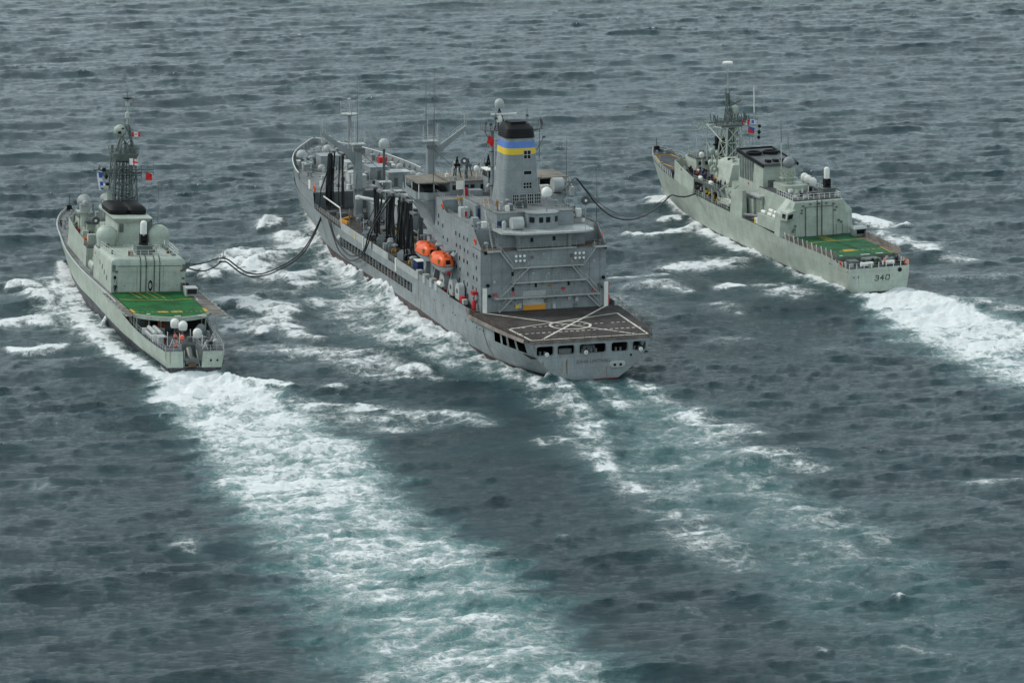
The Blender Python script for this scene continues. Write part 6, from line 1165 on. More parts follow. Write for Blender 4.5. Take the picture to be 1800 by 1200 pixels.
MB().box(53, 66.5, -4, 6.2, 11.2, 11.35).build('funnel_deck', 'deckgrey', FRI)
# after radome and whips
rp = lattice(MB(), [sq(47, .6, 13.9, 1.1, 1.1), sq(47, .6, 16.6, .8, .8), sq(47, .6, 18.0, .9, .9)], .1, .06).box(45.8, 48.2, -1.0, 2.4, 16.4, 16.6).build('radome_tower', 'mgreen', FRI)
MB().lathe([(.05, 0), (.8, .3), (1.2, .95), (1.25, 1.3)]+[(1.25*math.cos(R(a)), 1.3+1.25*math.sin(R(a))) for a in (20, 40, 60, 80)]+[(.02, 2.55)], (47, .6, 18.4), 16).build('radome', 'haze', rp, True)
mb = MB(); rail(mb, [(45.8, -1.0, 16.6), (48.2, -1, 16.6), (48.2, 2.4, 16.6), (45.8, 2.4, 16.6)], 1, 1, .04, 2, True)
for i in range(10): mb.bar((46+r1.random()*2, r1.random()*3-.6, 16.6), (46+r1.random()*2, r1.random()*3-.6, 17.6+r1.random()), .06)
mb.build('tower_rail', 'mgreen', rp)
MB().box(43.5, 50.5, -2.6, 2.8, 13.9, 15.2).build('radome_house', 'mgreen', FRI)
for x, y, z1 in ((49.5, 1.3, 28.4), (48.8, .0, 25.6)): w_ = MB().bar((x, y, 15.2), (x, y, (z1+15)/2+2), .14, 6).build('whip_antenna', 'mgreen', FRI); MB().bar((x, y, (z1+15)/2+2), (x, y, z1), .12, 6, .05).build('antenna_tip', 'decktan', w_)
for x, y, z in ((48.5, -3.6, 15.2), (46.8, -3.7, 15.0), (44.8, -4.0, 14.7)):
    p = MB().bar((x, y, 13.9), (x, y, z), .18).build('dome_pedestal', 'mgdark', FRI); MB().lathe(dome(.85, 1.8), (x, y, z), 14).build('satellite_dome', 'white', p, True)
ciws(FRI, 37.0, -4.0, 13.95, 1.0)
mb = MB(); rail(mb, [(33, 5.4, 13.95), (33, -5.4, 13.95), (52, -5.2, 13.95)], 1.1, 1.2, .06, 2); rail(mb, [(33, 5.4, 13.95), (42, 5.3, 13.95)], 1.1, 1.3, .05, 2); mb.build('railing', 'white', FRI)
for i in range(30):
    x = 34+r1.random()*13; y = r1.random()*9-4.5; s = .15+r1.random()*.3
    if abs(x-37) < 2.2 and abs(y+4) < 2.2: continue
    if i % 2: MB().box(x-s, x+s, y-s, y+s, 13.95, 14.3+r1.random()*.6).build('roof_fitting', r1.choice(['mgreen', 'mgdark', 'white', 'black']), FRI)
    else: MB().bar((x, y, 13.95), (x, y, 14.9+r1.random()*.7), .07).build('roof_stand', r1.choice(['white', 'mgreen']), FRI)
# mast and forward superstructure
FS = MB().rings([[(71, 6.0, 7.4), (86, 6.0, 7.6), (86, -6.0, 7.6), (71, -6.0, 7.4)], [(71.5, 5.6, 10.6), (86, 5.6, 10.6), (86, -5.6, 10.6), (71.5, -5.6, 10.6)]]).build('superstructure', 'mgreen', FRI)
MB().prism([(70, 7.9), (86, 7.8), (86, -7.8), (70, -7.9)], 10.6, 10.75).build('superstructure_deck', 'deckgrey', FS)
BB = MB().rings([[(86, 8.0, 7.6), (95, 7.55, 8.0), (101, 7.0, 8.6), (104, 4, 8.8), (104, -4, 8.8), (101, -7.0, 8.6), (95, -7.55, 8), (86, -8.0, 7.6)], [(86, 7.8, 10.8), (94, 7.55, 10.9), (100.4, 7.0, 11), (103, 4, 11), (103, -4, 11), (100.4, -7.0, 11), (94, -7.55, 10.9), (86, -7.8, 10.8)]]).build('bridge_block', 'mgreen', FRI)
[MB().rings([[(x, s*y, 10.5), (x, s*y, z), (x, s*(y-.12), z), (x, s*(y-.12), 10.5)] for x, y, z in ((86, 7.82, 11.0), (90, 7.7, 11.7), (94, 7.57, 12.3), (98, 7.3, 12.9), (100.5, 7.02, 13.1), (103, 4.1, 13.3))]).build('wing_bulwark', 'mgreen', BB) for s in (1, -1)]
MB().prism([(86, 7.65), (94, 7.4), (100, 6.9), (100, -6.9), (94, -7.4), (86, -7.65)], 10.95, 11.02).build('bridge_wing_deck', 'deckgrey', BB)
BR = MB().box(95.5, 102.6, -5.4, 3.6, 11, 13.9).build('bridge_house', 'mgreen', BB); MB().prism([(95.2, 3.8), (101, 3.8), (103.2, 1.5), (103.2, -4), (101, -5.6), (95.2, -5.6)], 13.9, 14.05).build('bridge_roof', 'deckgrey', BB)
windowed(BR, [(95.42, 2.6, 12.8), (95.42, 1.0, 12.8)], 1.0, .8, 'x')
MB().box(86.3, 92.3, -3.0, 1.6, 10.95, 14.0).build('signal_deck_block', 'mgreen', BB)
DK = MB().rings([[(73, 4.6, 10.7), (84, 3.8, 10.7), (84, -4.4, 10.7), (73, -4.6, 10.7)], [(74, 3.0, 15.4), (83, 2.9, 15.4), (83, -3.4, 15.4), (74, -3.4, 15.4)], [(75.5, 1.6, 16.1), (82, 1.6, 16.1), (82, -2.4, 16.1), (75.5, -2.4, 16.1)]]).build('mast_house', 'mgreen', FRI)
for x, y in ((79, 1.9), (78, 1.3)): MB().lathe([(.4, 0), (.42, .5), (.1, .55)], (x, y, 15.7), 10).build('vent_cap', 'black', DK, True)
for i in range(7): MB().bar((74.2, 2.6-i*.85, 11), (76, 2.2-i*.75, 20+i*.6), .035, 4).build('halyard', 'mgdark', DK)
FM = lattice(MB(), [sq(84.5, -.6, 12, 3.2, 2.6), sq(84.5, -.6, 15.5, 2.7, 2.2), sq(84.5, -.6, 19, 2.1, 1.8), sq(84.5, -.6, 22.5, 1.6, 1.5)], .2, .1).build('lattice_mast', 'mgreen', FRI)
mb = MB()
for dx_, dy_ in ((0, .7), (0, -.8), (1, 0), (-1, .2)): mb.bar((84.5+dx_, -.6+dy_, 12), (84.5+dx_*.6, -.6+dy_*.7, 23), .17)
for i in range(50): z = 13+r1.random()*10; w = 2.2-(z-12)*.11; y = -.6+(r1.random()*2-1)*w; mb.bar((83+r1.random()*3, y, z), (83+r1.random()*3, y+r1.random()-.5, z+r1.random()*1.3), .12)
mb.build('mast_ladders', 'mgdark', FM)
MB().rings([sq(84.5, -.6, 22.4, 1.6, 1.6), sq(84.5, -.6, 22.9, 1.9, 2.6), sq(84.5, -.6, 23.0, 1.9, 2.6)]).build('mast_platform', 'mgdark', FM)
mb = MB(); rail(mb, sq(84.5, -.6, 23, 1.9, 2.6), 1, 1, .05, 2, True); mb.bar((84.5, -7.0, 23.6), (84.5, 4.6, 23.6), .14).bar((84.5, -7, 22.9), (84.5, 4.6, 22.9), .08)
for i in range(34): x = 82.5+r1.random()*4; y = r1.random()*9-5; z = 23+r1.random()*1.2; mb.bar((x, y, z-.3), (x+r1.random()-.5, y+r1.random()-.5, z+.7+r1.random()), .09+.08*r1.random())
mb.build('platform_equipment', 'mgdark', FM)
mb = MB(); lattice(mb, [sq(84.5, -.2, 23, 1.0, 1.0), sq(84.5, -.1, 26.5, .5, .5), sq(84.5, 0, 30, .22, .22)], .1, .06)
for i in range(20): z = 24+r1.random()*6; mb.bar((84.5+r1.random()-.5, r1.random()*1.8-.9, z), (84.5, r1.random()*1.4-.7, z+.8), .09)
mb.build('upper_mast', 'mgdark', FM)
MB().lathe([(.4, 0), (.75, .5), (.75, 1.6), (.4, 2.0)], (84.2, -1.5, 25.2), 10).build('radar_drum', 'mgreen', FM, True); MB().rings([[(84, -1.2, 27.4), (84.3, -1.2, 27.4), (84.3, -2.9, 28.1), (84, -2.9, 28.1)], [(84, -1.2, 27.8), (84.3, -1.2, 27.8), (84.3, -2.9, 28.5), (84, -2.9, 28.5)]]).build('radar_bar', 'decktan', FM)
MB().bar((84.5, 0, 30), (84.5, 0, 36.5), .07).build('masthead_pole', 'mgreen', FM); MB().lathe([(.3, 0), (1.15, .1), (1.2, .5), (.9, .65), (.02, .7)], (84.5, 0, 36.4), 16).build('masthead_antenna', 'white', FM, True)
wp = MB().bar((84.5, -6.2, 23.4), (84.5, -6.2, 25.4), .08).build('aerial_bracket', 'mgreen', FM); MB().bar((84.5, -6.2, 25.2), (84.5, -6.2, 30.8), .13, 8, .11).build('pole_aerial', 'white', wp)
# air-search radar tower ahead of the mast
AT = MB()
for y in (1.9, -.6): AT.bar((93, y, 14), (93, y, 22.0), .16)
AT.bar((93, 1.9, 22), (84.5, 1.5, 19.2), .12).bar((93, 1.9, 22), (84.5, 1.2, 22.0), .12).bar((93, 1.9, 18), (88, 1.6, 14), .12); AT.build('radar_tower', 'mgreen', FRI)
LR = MB()
for i in range(9): LR.bar((94-.0*i, 4.6-i*1.0, 20.6), (94, 4.6-i*1.0, 22.6), .05); LR.bar((94.6, 4.6-i*1.0, 20.4), (93.6, 4.6-i*1.0, 21.8), .05)
for z in (20.6, 21.6, 22.6): LR.bar((94, 4.6, z), (94, -3.4, z), .07)
LR.build('air_search_radar', 'mgreen', FRI)
MB().box(90.2, 91.6, -1.4, .6, 16.4, 19.4).box(90.4, 91.2, -1.9, 1.1, 17.4, 17.8).box(90.6, 91, -.8, .2, 15, 16.4).bar((90.8, -.3, 14), (90.8, -.3, 16.6), .3).build('tracking_radar', 'black', FRI)
for x, y, z, mt in ((95.5, 2.3, 14.1, 'white'), (89.5, 2.4, 13.2, 'mgreen'), (88.2, 2.5, 16.0, 'mgreen'), (96.5, -2, 14.1, 'mgreen')): MB().lathe(dome(.6, 1.3), (x, y, z), 10).bar((x, y, z-2), (x, y, z), .2).build('satellite_dome', mt, FRI, True)
sp = MB().bar((82.5, 4.2, 10.8), (82.5, 4.2, 13.0), .12).build('searchlight_post', 'mgreen', FRI); MB().lathe([(.85, -.1), (.9, .12), (.7, .14), (.5, -.1)], (82.5, 4.2, 13.5), 16, 'x').build('shade_ring', 'mgreen', sp, True); MB().lathe([(.3, -.15), (.35, .1)], (82.5, 4.2, 13.5), 10, 'x').build('searchlight', 'lamp', sp, True)
mb = MB(); rail(mb, [(70.2, 7.8, 10.75), (86, 7.7, 10.75)], 1.05, 1.3, .045, 2); rail(mb, [(70.2, -7.8, 10.75), (86, -7.7, 10.75)], 1.05, 1.3, .045, 2); rail(mb, [(70.2, 7.8, 10.75), (70.2, 4.8, 10.75)], 1.05, 1.3, .045, 2); rail(mb, [(62.4, 8.15, 7.2), (86, 8.1, 7.7)], 1.05, 1.3, .045, 2); mb.build('railing', 'mgreen', FRI); mb = MB()
rail(mb, [(95.4, 3.5, 14.05), (101, 3.5, 14.05)], 1, 1.3, .045, 2); rail(mb, [(95.4, 3.1, 14.05), (95.4, -5.5, 14.05)], 1, 1.3, .045, 2); mb.build('railing', 'mgreen', FRI)
for (x, y, mt) in ((84.4, 6.6, 'white'), (77.0, 7.0, 'white')): MB().rings([[(xx, y+.45*math.cos(R(a)), 11.3+.45*math.sin(R(a))) for a in range(0, 360, 30)] for xx in (x-.9, x+.9)]).build('raft_canister', mt, FRI, True)
for x, y in ((71.0, 7.6), (74.5, 7.7), (79.4, 7.7)): MB().box(x-.15, x+.15, y-.15, y+.15, 7.4, 10.6).build('deck_pillar', 'mgreen', FRI)
MB().box(86, 86.1, 5.6, 7.6, 7.8, 10.3).build('doorway', 'darkin', FRI)
for i in range(34):
    x = 63+r1.random()*22; y = 5.9+r1.random()*1.4; z = gz(x); s = .2+r1.random()*.35
    MB().box(x-s, x+s, y-s, y+s, z, z+.4+r1.random()*1.3).build('deck_locker', r1.choice(['mgreen', 'mgdark', 'steel', 'black', 'hazelite', 'ylight']), FRI)
for i in range(30):
    x = 72+r1.random()*30; y = r1.random()*9-4.8; z = 14.05 if x > 92.5 else (11 if x > 86 else 15.6 if 75 < x < 82 and abs(y) < 2 else 10.75); s = .15+r1.random()*.35
    if i % 2: MB().box(x-s, x+s, y-s, y+s, z, z+.5+r1.random()*1.4).build('deck_fitting', r1.choice(['mgreen', 'mgdark', 'hazelite']), FRI)
    else: MB().bar((x, y, z), (x, y, z+1.2+r1.random()*2.6), .08).build('antenna_pole', r1.choice(['mgreen', 'mgdark', 'hazelite']), FRI)
# foredeck
deck_plate([x for x in xs if x >= 100], lambda x: max(top(x)-.08, .03), lambda x: gz(x)-.03, .12).build('foredeck', 'deckgrey', FRI)
Z = lambda x: gz(x)+.02
def dline(pts, w=.3):
    mb = MB()
    for a, b in zip(pts, pts[1:]):
        d = Vector((b[0]-a[0], b[1]-a[1])).normalized(); n_ = Vector((-d.y, d.x))*w/2
        mb.add([(a[0]+n_.x, a[1]+n_.y, Z(a[0])+.02), (b[0]+n_.x, b[1]+n_.y, Z(b[0])+.02), (b[0]-n_.x, b[1]-n_.y, Z(b[0])+.02), (a[0]-n_.x, a[1]-n_.y, Z(a[0])+.02)], [(0, 1, 2, 3)])
    mb.build('yellow_line', 'yellow', FRI)
dline([(127.5, 2.0), (127.5, -1.8), (119, -3.0), (112, -2.4), (114, 2.6), (120, 3.6), (127.5, 2.0)], .42); dline([(112, -2.4), (110, 1.6), (113, 3.2)], .35)
for s in (1, -1):
    for i in range(17):
        x = 103+i*1.85; MB().bar((x, s*max(top(x)-.1, .1), gz(x)), (x, s*max(top(x)-.1, .1), gz(x)+1.15), .06, 5).build('stanchion', 'white' if s > 0 else 'hazelite', FRI)
mb = MB()
for s in (1, -1):
    for h in (.55, 1.1): mb.tube([(x, s*max(top(x)-.1, .05), gz(x)+h) for x in (103, 108, 112, 116, 120, 124, 127, 130, 132.6)], .03, 4)
mb.build('railing', 'hazelite', FRI)
gt = MB().rings([rrect(107.5, 0, 1.9, 1.5, .5, gz(107), 3), rrect(107.7, 0, 1.1, 1.0, .4, gz(107)+2.0, 3)]).build('gun_turret', 'mgreen', FRI, True); MB().bar((108.5, 0, gz(107)+1), (112.5, 0, gz(107)+1.9), .14, 8, .09).build('gun_barrel', 'mgdark', gt)
for x, y in ((123, 2.6), (123, -2.6), (117, 4.2), (116, -4.2), (129, 1), (129, -1)): put(FRI, 'bollard', 'bollard', (x, y, gz(x)), 0, 1)
MB().box(131.5, 132.2, -.6, .6, gz(131), gz(131)+1.3).bar((132, 0, gz(131)), (132, 0, gz(131)+3.2), .07).build('bow_fairlead', 'black', FRI); MB().rings([[(127+i, -(top(127+i)-.3), gz(127)), (127+i, -(top(127+i)-.3), gz(127)+.8), (127+i, -(top(127+i)-.4), gz(127)+.8), (127+i, -(top(127+i)-.4), gz(127))] for i in range(0, 6)]).build('breakwater', 'mgdark', FRI)
# ================================================================== things carried, hung and held
def place(sh, p): v = world_of(sh, p); return tuple(v)
def to_world_rot(o, sh, extra=0.): o.rotation_euler = (sh.rotation_euler[0], 0, sh.rotation_euler[2]+extra)
# lifeboats
def make_lifeboat():
    t = thing('lifeboat', 'x', 'lifeboat', (0, 0, 0), 0, 'orange lifeboats in the davits')
    def rg(x, w, z0, z1, zm): return [(x, w, zm), (x, w*.86, z0*.45+zm*.55), (x, w*.4, z0), (x, -w*.4, z0), (x, -w*.86, z0*.45+zm*.55), (x, -w, zm)]
    MB().rings([rg(x, w, z0, 0, .0) for x, w, z0 in ((-4.3, .9, -.75), (-3.6, 1.25, -1.0), (-2, 1.5, -1.2), (1, 1.55, -1.25), (3, 1.25, -1.1), (4.2, .7, -.6), (4.7, .12, -.1))]).build('boat_hull', 'hazelite', t, True)
    def cg(x, w, h): return [(x, w, 0.02)]+[(x, w*math.cos(R(a))**.7, .0+h*math.sin(R(a))**.8) for a in (18, 36, 54, 72)]+[(x, -w*math.cos(R(a))**.7, .0+h*math.sin(R(a))**.8) for a in (72, 54, 36, 18)]+[(x, -w, 0.02)]
    cn = MB().rings([cg(x, w, h) for x, w, h in ((-4.35, .85, .9), (-4.1, 1.05, 1.35), (-3.2, 1.4, 1.75), (-2.2, 1.52, 1.95), (-1.0, 1.57, 1.95), (-.2, 1.57, 1.65), (.6, 1.55, 1.6), (1.4, 1.5, 1.95), (2.6, 1.35, 1.75), (3.6, 1.0, 1.3), (4.4, .5, .7))]).build('canopy', 'orange', t, True)
    MB().rings([[(x, w+.08, -.05), (x, w+.08, .08), (x, -w-.08, .08), (x, -w-.08, -.05)] for x, w in ((-4.35, .88), (-3.6, 1.25), (-2, 1.52), (1, 1.57), (3, 1.28), (4.2, .72), (4.75, .1))]).build('fender_strip', 'hazedark', t)
    MB().box(-4.46, -4.25, -.38, .38, .35, 1.15).build('hatch', 'darkin', t); MB().box(-4.5, -4.44, -.5, .5, .25, .33).build('hatch_step', 'white', t)
    for x in (-3.0, 1.8): MB().box(x-.35, x+.35, 1.15, 1.52, .45, 1.15).build('side_hatch', 'tan', t)
    for x in (-1.9, 3.0): MB().lathe([(.22, 0), (.26, .12), (.05, .15)], (x, 0, 1.9 if x < 0 else 1.6), 10).build('vent_cap', 'black', t, True)
    MB().lathe([(.25, 0), (.25, .45), (.1, .5)], (-3.3, .2, 1.65), 8).build('lookout_dome', 'orange', t, True)
    MB().bar((-4.6, 0, -.7), (-4.6, 0, -1.3), .1).lathe([(.35, 0), (.35, .2)], (-4.7, 0, -1.1), 8, 'x').build('propeller', 'red', t); return t
lb = make_lifeboat()
LBL = ['orange enclosed lifeboat nearer the stern in the oiler side davits', 'orange enclosed lifeboat farther forward, beside the black hoses']
for i, (x, z) in enumerate(((47.6, 13.7), (58.4, 13.9))):
    o = lb if i == 0 else dup(lb); o.location = place(OIL, (x, 14.1, z)); to_world_rot(o, OIL); o.scale = (1.06, 1.08, 1.08); o['label'] = LBL[i]
    for dx_ in (-3.2, 3.2):
        MB().bar((x+dx_, 11.8, z+2.8), (x+dx_, 14.4, z+2.7), .17, 5).bar((x+dx_, 12.0, z+.2), (x+dx_, 12.4, z+2.8), .2, 5).bar((x+dx_, 14.2, z+2.7), (x+dx_, 14.1, z+1.4), .06, 4).build('davit', 'haze', OIL)
        MB().bar((x+dx_, 13.9, 8.1), (x+dx_+1.6, 12.3, z-.8), .13, 5).build('davit_strut', 'hazelite', OIL)
    MB().rings([[(x-4.2, 12.1, z+1.0), (x-4.2, 12.9, z+1.8), (x-4.2, 12.1, z+2.8)], [(x-2.0, 12.1, z+1.0), (x-2.0, 12.9, z+1.8), (x-2.0, 12.1, z+2.8)]]).build('davit_cheek', 'haze', OIL)
for x in (57.5, 62.5): MB().box(x-.9, x+.9, 12.2, 13.2, 8.0, 12.0).build('davit_base', 'haze', OIL)
# containers and stores lying on the oiler
def crate(x0, x1, y0, y1, z0, h, mat, lid, label, name='storage_container'):
    t = thing(name, label, 'container', place(OIL, ((x0+x1)/2, (y0+y1)/2, z0))); to_world_rot(t, OIL); hx = (x1-x0)/2; hy = (y1-y0)/2
    MB().box(-hx, hx, -hy, hy, 0, h).build('body', mat, t)
    for i in range(5): MB().box(-hx+.1+i*(2*hx-.2)/4-.05, -hx+.1+i*(2*hx-.2)/4+.05, -hy-.05, hy+.05, .05, h-.05).build('rib', mat, t)
    MB().box(-hx-.08, hx+.08, -hy-.08, hy+.08, h, h+.12).build('lid', lid, t)
crate(65.5, 68.3, 11.4, 13.8, 8.1, 2.7, 'navy', 'white', 'dark blue container with a white lid beside the orange lifeboats')
crate(72.2, 74.0, 6.0, 8.0, 8.1, 2.2, 'navy', 'navy', 'dark blue container on the cargo deck, farther inboard behind the black hoses')
# life rings
ringm = MB()
ringm.rings([[((.36+.1*math.cos(b))*math.cos(a), .1*math.sin(b), (.36+.1*math.cos(b))*math.sin(a)) for b in [2*math.pi*k/6 for k in range(6)]] for a in [2*math.pi*i/14 for i in range(15)]], False)
ringme = ringm.mesh('life_ring', 'orange', True)
for sh, p, rz, s, lbl in ((OIL, (31.2, 12.25, 20.4), 0, 1.3, 'orange life ring on the oiler rail at the aft port corner, above the portholes'), (OIL, (53.2, 12.3, 23.6), 0, 1.2, 'orange life ring at the forward end of the oiler boat deck rail'), (OIL, (31.0, -12.3, 20.3), 0, 1.6, 'orange life ring on the starboard corner of the oiler stern house'),
                            (OIL, (146.9, 14.4, 13.1), 0, 1.7, 'red and white life ring on the port rail of the oiler forecastle'), (FRI, (1.2, -6.5, 5.5), .8, 1.4, 'orange life ring on the starboard stern rail of the frigate'), (FRI, (3.6, 6.8, 5.5), 0, 1.4, 'orange life ring on the port quarter rail of the frigate')):
    o = link(ringme, 'life_ring', None, place(sh, p)); to_world_rot(o, sh, rz); o.scale = (s, s, s); tag(o, lbl, 'life ring', 'life rings on the ship rails')
# flags, waving meshes with their own thickness of cloth
def flag(name, label, sh, p, w, h, mats, az=0., droop=.2, tilt=0.):
    """mats: list of (u0,u1,v0,v1,material,part name) rectangles of the cloth"""
    o0 = thing(name, label, 'flag', place(sh, p)); o0.rotation_euler = (0, tilt, az)
    def S(u, v): return (w*u, .14*w*math.sin(u*5.5+v*2.)*(.3+u), -h*v-droop*h*u*u)
    for i, (u0, u1, v0, v1, mt, nm_) in enumerate(mats):
        n = max(2, int(8*(u1-u0))); mb = MB(); off = (.012 if i else 0); vs = []
        for s in (1, -1):
            for k in range(n+1):
                for v in (v0, v1): a = S(u0+(u1-u0)*k/n, v); vs.append((a[0], a[1]+s*(.012+off), a[2]))
        fs = []
        for b in (0, 2*(n+1)):
            for k in range(n): q = b+2*k; fs.append((q, q+1, q+3, q+2))
        m2 = 2*(n+1)
        for k in range(n): fs += [(2*k, 2*k+2, 2*k+2+m2, 2*k+m2), (2*k+1, 2*k+1+m2, 2*k+3+m2, 2*k+3)]
        fs += [(0, m2, m2+1, 1), (m2-2, m2-1, 2*m2-1, 2*m2-2)]
        mb.add(vs, fs); mb.build(nm_, mt, o0)
    if 'leaf' in label:
        mb = MB(); P_ = [(0, .9), (.12, .45), (.42, .55), (.3, .15), (.75, .1), (.45, -.12), (.5, -.3), (.1, -.25), (.06, -.7), (-.06, -.7), (-.1, -.25), (-.5, -.3), (-.45, -.12), (-.75, .1), (-.3, .15), (-.42, .55), (-.12, .45)]
        for s in (1, -1):
            y = S(.5, .5)[1]; mb.poly([(w*.5+a*h*.36, -h*.5-droop*h*.25+b*h*.36) for a, b in P_], [], lambda a, b: (a, y+s*.07, b))
        mb.build('maple_leaf', 'redflag', o0)
    MB().bar((0, 0, .8), (0, 0, -h-2.0), .02, 4).build('halyard', 'hazedark', o0)
    return o0
flag('signal_flag', 'plain red flag flying beside the funnel of the oiler', OIL, (50.0, 4.0, 37.2), 1.3, 1.5, [(0, 1, 0, 1, 'redflag', 'cloth')], .3, .5, .25)
flag('signal_flag', 'plain red flag flying to the right of the destroyer mast', DES, (75, -5.6, 25.0), 1.25, 1.4, [(0, 1, 0, 1, 'redflag', 'cloth')], .1, .15, .05)
flag('national_flag', 'small red and white flag with a maple leaf near the destroyer masthead', DES, (75, -2.6, 33.2), 1.6, .9, [(0, 1, 0, 1, 'whitecloth', 'cloth'), (0, .26, 0, 1, 'redflag', 'red_bar'), (.74, 1, 0, 1, 'redflag', 'red_bar')], .05, .05)
flag('naval_ensign', 'white flag with a red cross inside the destroyer lattice mast', DES, (72.2, -1.6, 28.3), 1.8, 1.3, [(0, 1, 0, 1, 'whitecloth', 'cloth'), (.42, .58, 0, 1, 'redflag', 'cross_bar'), (0, 1, .38, .6, 'redflag', 'cross_bar')], .1, .2)
flag('signal_flag', 'white and blue signal flags in a hoist left of the destroyer mast', DES, (75, 4.4, 25.4), 1.0, 3.9, [(0, 1, 0, 1, 'whitecloth', 'cloth'), (.35, 1, .05, .35, 'bluecloth', 'blue_patch'), (.4, 1, .55, .95, 'bluecloth', 'blue_patch')], .2, .05, -.1)
flag('national_flag', 'small red and white flag with a maple leaf beside the frigate mast', FRI, (84, -3.0, 23.9), 1.7, 1.1, [(0, 1, 0, 1, 'whitecloth', 'cloth'), (0, .28, 0, 1, 'redflag', 'red_bar'), (.74, 1, 0, 1, 'redflag', 'red_bar')], .0, .1)
flag('signal_flag', 'white flag with a blue square beside the frigate mast, topmost right', FRI, (84, -4.9, 23.8), 1.6, .9, [(0, 1, 0, 1, 'whitecloth', 'cloth'), (.15, .6, .1, .9, 'bluecloth', 'blue_patch')], .0, .1)
flag('signal_flag', 'blue over red signal flag hanging below the two flags by the frigate mast', FRI, (84, -4.6, 22.2), 1.4, 1.4, [(0, 1, 0, 1, 'redflag', 'cloth'), (.0, 1, 0, .48, 'bluecloth', 'blue_half')], .0, .15, .05)
# day shapes: ball, diamond, ball
BALL = MB().lathe([(.02, -.36), (.25, -.26), (.36, 0), (.25, .26), (.02, .36)], n=10).mesh('day_shape', 'black', True); DIAM = MB().lathe([(.02, -.55), (.4, 0), (.02, .55)], n=8).mesh('day_shape', 'black')
for sh, pts, who in ((DES, ((75, 2.9, 25.7), (75, 2.4, 24.3), (75, 2.2, 22.7)), 'destroyer'), (FRI, ((80, -5.7, 22.8), (80, -5.6, 21.5), (80, -5.5, 20.3)), 'frigate')):
    for i, p in enumerate(pts):
        o = link(DIAM if i == 1 else BALL, 'day_shape', None, place(sh, p))
        o.scale = (1.15,)*3
        tag(o, [f'black ball, upper of the day shapes hoisted by the {who} mast', f'black diamond between two black balls hoisted by the {who} mast', f'black ball, lowest of the day shapes hoisted by the {who} mast'][i], 'day shape', 'black day shapes')
# fuelling hoses between the ships
def smoothpath(P, k=3):
    P = [Vector(p) for p in P]; out = []
    for i in range(len(P)-1):
        p0, p1, p2, p3 = P[max(i-1, 0)], P[i], P[i+1], P[min(i+2, len(P)-1)]
        for j in range(k): t = j/k; out.append(.5*((2*p1)+(p2-p0)*t+(2*p0-5*p1+4*p2-p3)*t*t+(3*p1-p0-3*p2+p3)*t**3))
    return out+[P[-1]]
LM1 = [(-62.34, 667.76, 11.56), (-61.11, 672.21, 10.77), (-59.68, 677.34, 10.19), (-58.14, 682.86, 9.89), (-57.02, 686.9, 9.29), (-56.24, 689.7, 8.46), (-55.12, 693.75, 6.58), (-53.79, 698.51, 4.57), (-52.45, 703.34, 3.2), (-51.08, 708.26, 2.3), (-49.41, 714.28, 1.9), (-47.8, 720.08, 1.8), (-46.34, 725.3, 1.9), (-44.87, 730.62, 2.3), (-43.36, 736.04, 3.6), (-42.03, 740.83, 5.6), (-40.89, 744.93, 7.95), (-40.0, 748.2, 9.3)]
LM2 = [(-62.35, 667.72, 10.79), (-61.12, 672.15, 9.55), (-59.87, 676.65, 8.63), (-58.59, 681.25, 8.48), (-57.46, 685.31, 8.78), (-56.68, 688.11, 8.39), (-55.73, 691.53, 6.87), (-54.51, 695.93, 4.81), (-53.09, 701.05, 3.1), (-51.55, 706.59, 2.1), (-49.7, 713.25, 1.4), (-48.09, 719.02, 1.3), (-46.55, 724.57, 1.3), (-45.17, 729.53, 1.6), (-43.57, 735.29, 2.7), (-42.14, 740.43, 4.8), (-41.0, 744.54, 7.27), (-40.1, 748.0, 9.0)]
MR1 = [(10.03, 668.59, 25.81), (10.96, 671.87, 26.29), (11.89, 675.19, 26.89), (12.59, 677.7, 26.62), (13.55, 681.1, 24.97), (15.0, 686.28, 22.36), (16.98, 693.3, 18.96), (19.5, 702.28, 15.55), (22.09, 711.49, 13.1), (25.41, 723.31, 11.15), (28.14, 733.02, 10.39), (30.93, 742.98, 10.36), (33.07, 750.6, 10.74), (34.53, 755.76, 11.04), (36.01, 761.05, 9.95), (38.28, 769.11, 8.55), (40.89, 778.42, 7.71)]
MR2 = [(10.26, 669.41, 25.35), (11.31, 673.12, 25.77), (12.12, 676.03, 26.32), (12.83, 678.55, 26.15), (13.79, 681.96, 24.73), (15.49, 688.01, 21.97), (17.6, 695.51, 18.84), (20.13, 704.54, 15.88), (22.47, 712.87, 13.58), (25.4, 723.29, 11.75), (27.72, 731.53, 11.12), (30.22, 740.44, 11.14), (32.78, 749.55, 11.28), (34.6, 755.9, 11.1)]
for P_, r_, lb_ in ((LM1, .15, 'upper black fuelling hose slung between the destroyer hangar and the oiler'), (LM2, .15, 'lower black fuelling hose slung between the destroyer hangar and the oiler'), (MR1, .17, 'thicker black fuelling hose slung between the oiler and the frigate'), (MR2, .06, 'thin black line above the thick hose between the oiler and the frigate')):
    o = MB().tube(smoothpath(P_), r_, 8).build('fuelling_hose', 'rubber', None, True); tag(o, lb_, 'hose', 'hoses slung between the ships')
    if r_ > .1 and P_ is not MR1: MB().box(P_[4][0]-.35, P_[4][0]+.35, P_[4][1]-.35, P_[4][1]+.35, P_[4][2]+.0, P_[4][2]+.3).bar(P_[4], (P_[4][0], P_[4][1], P_[4][2]+1.6), .05).build('hose_saddle', 'steel', o)
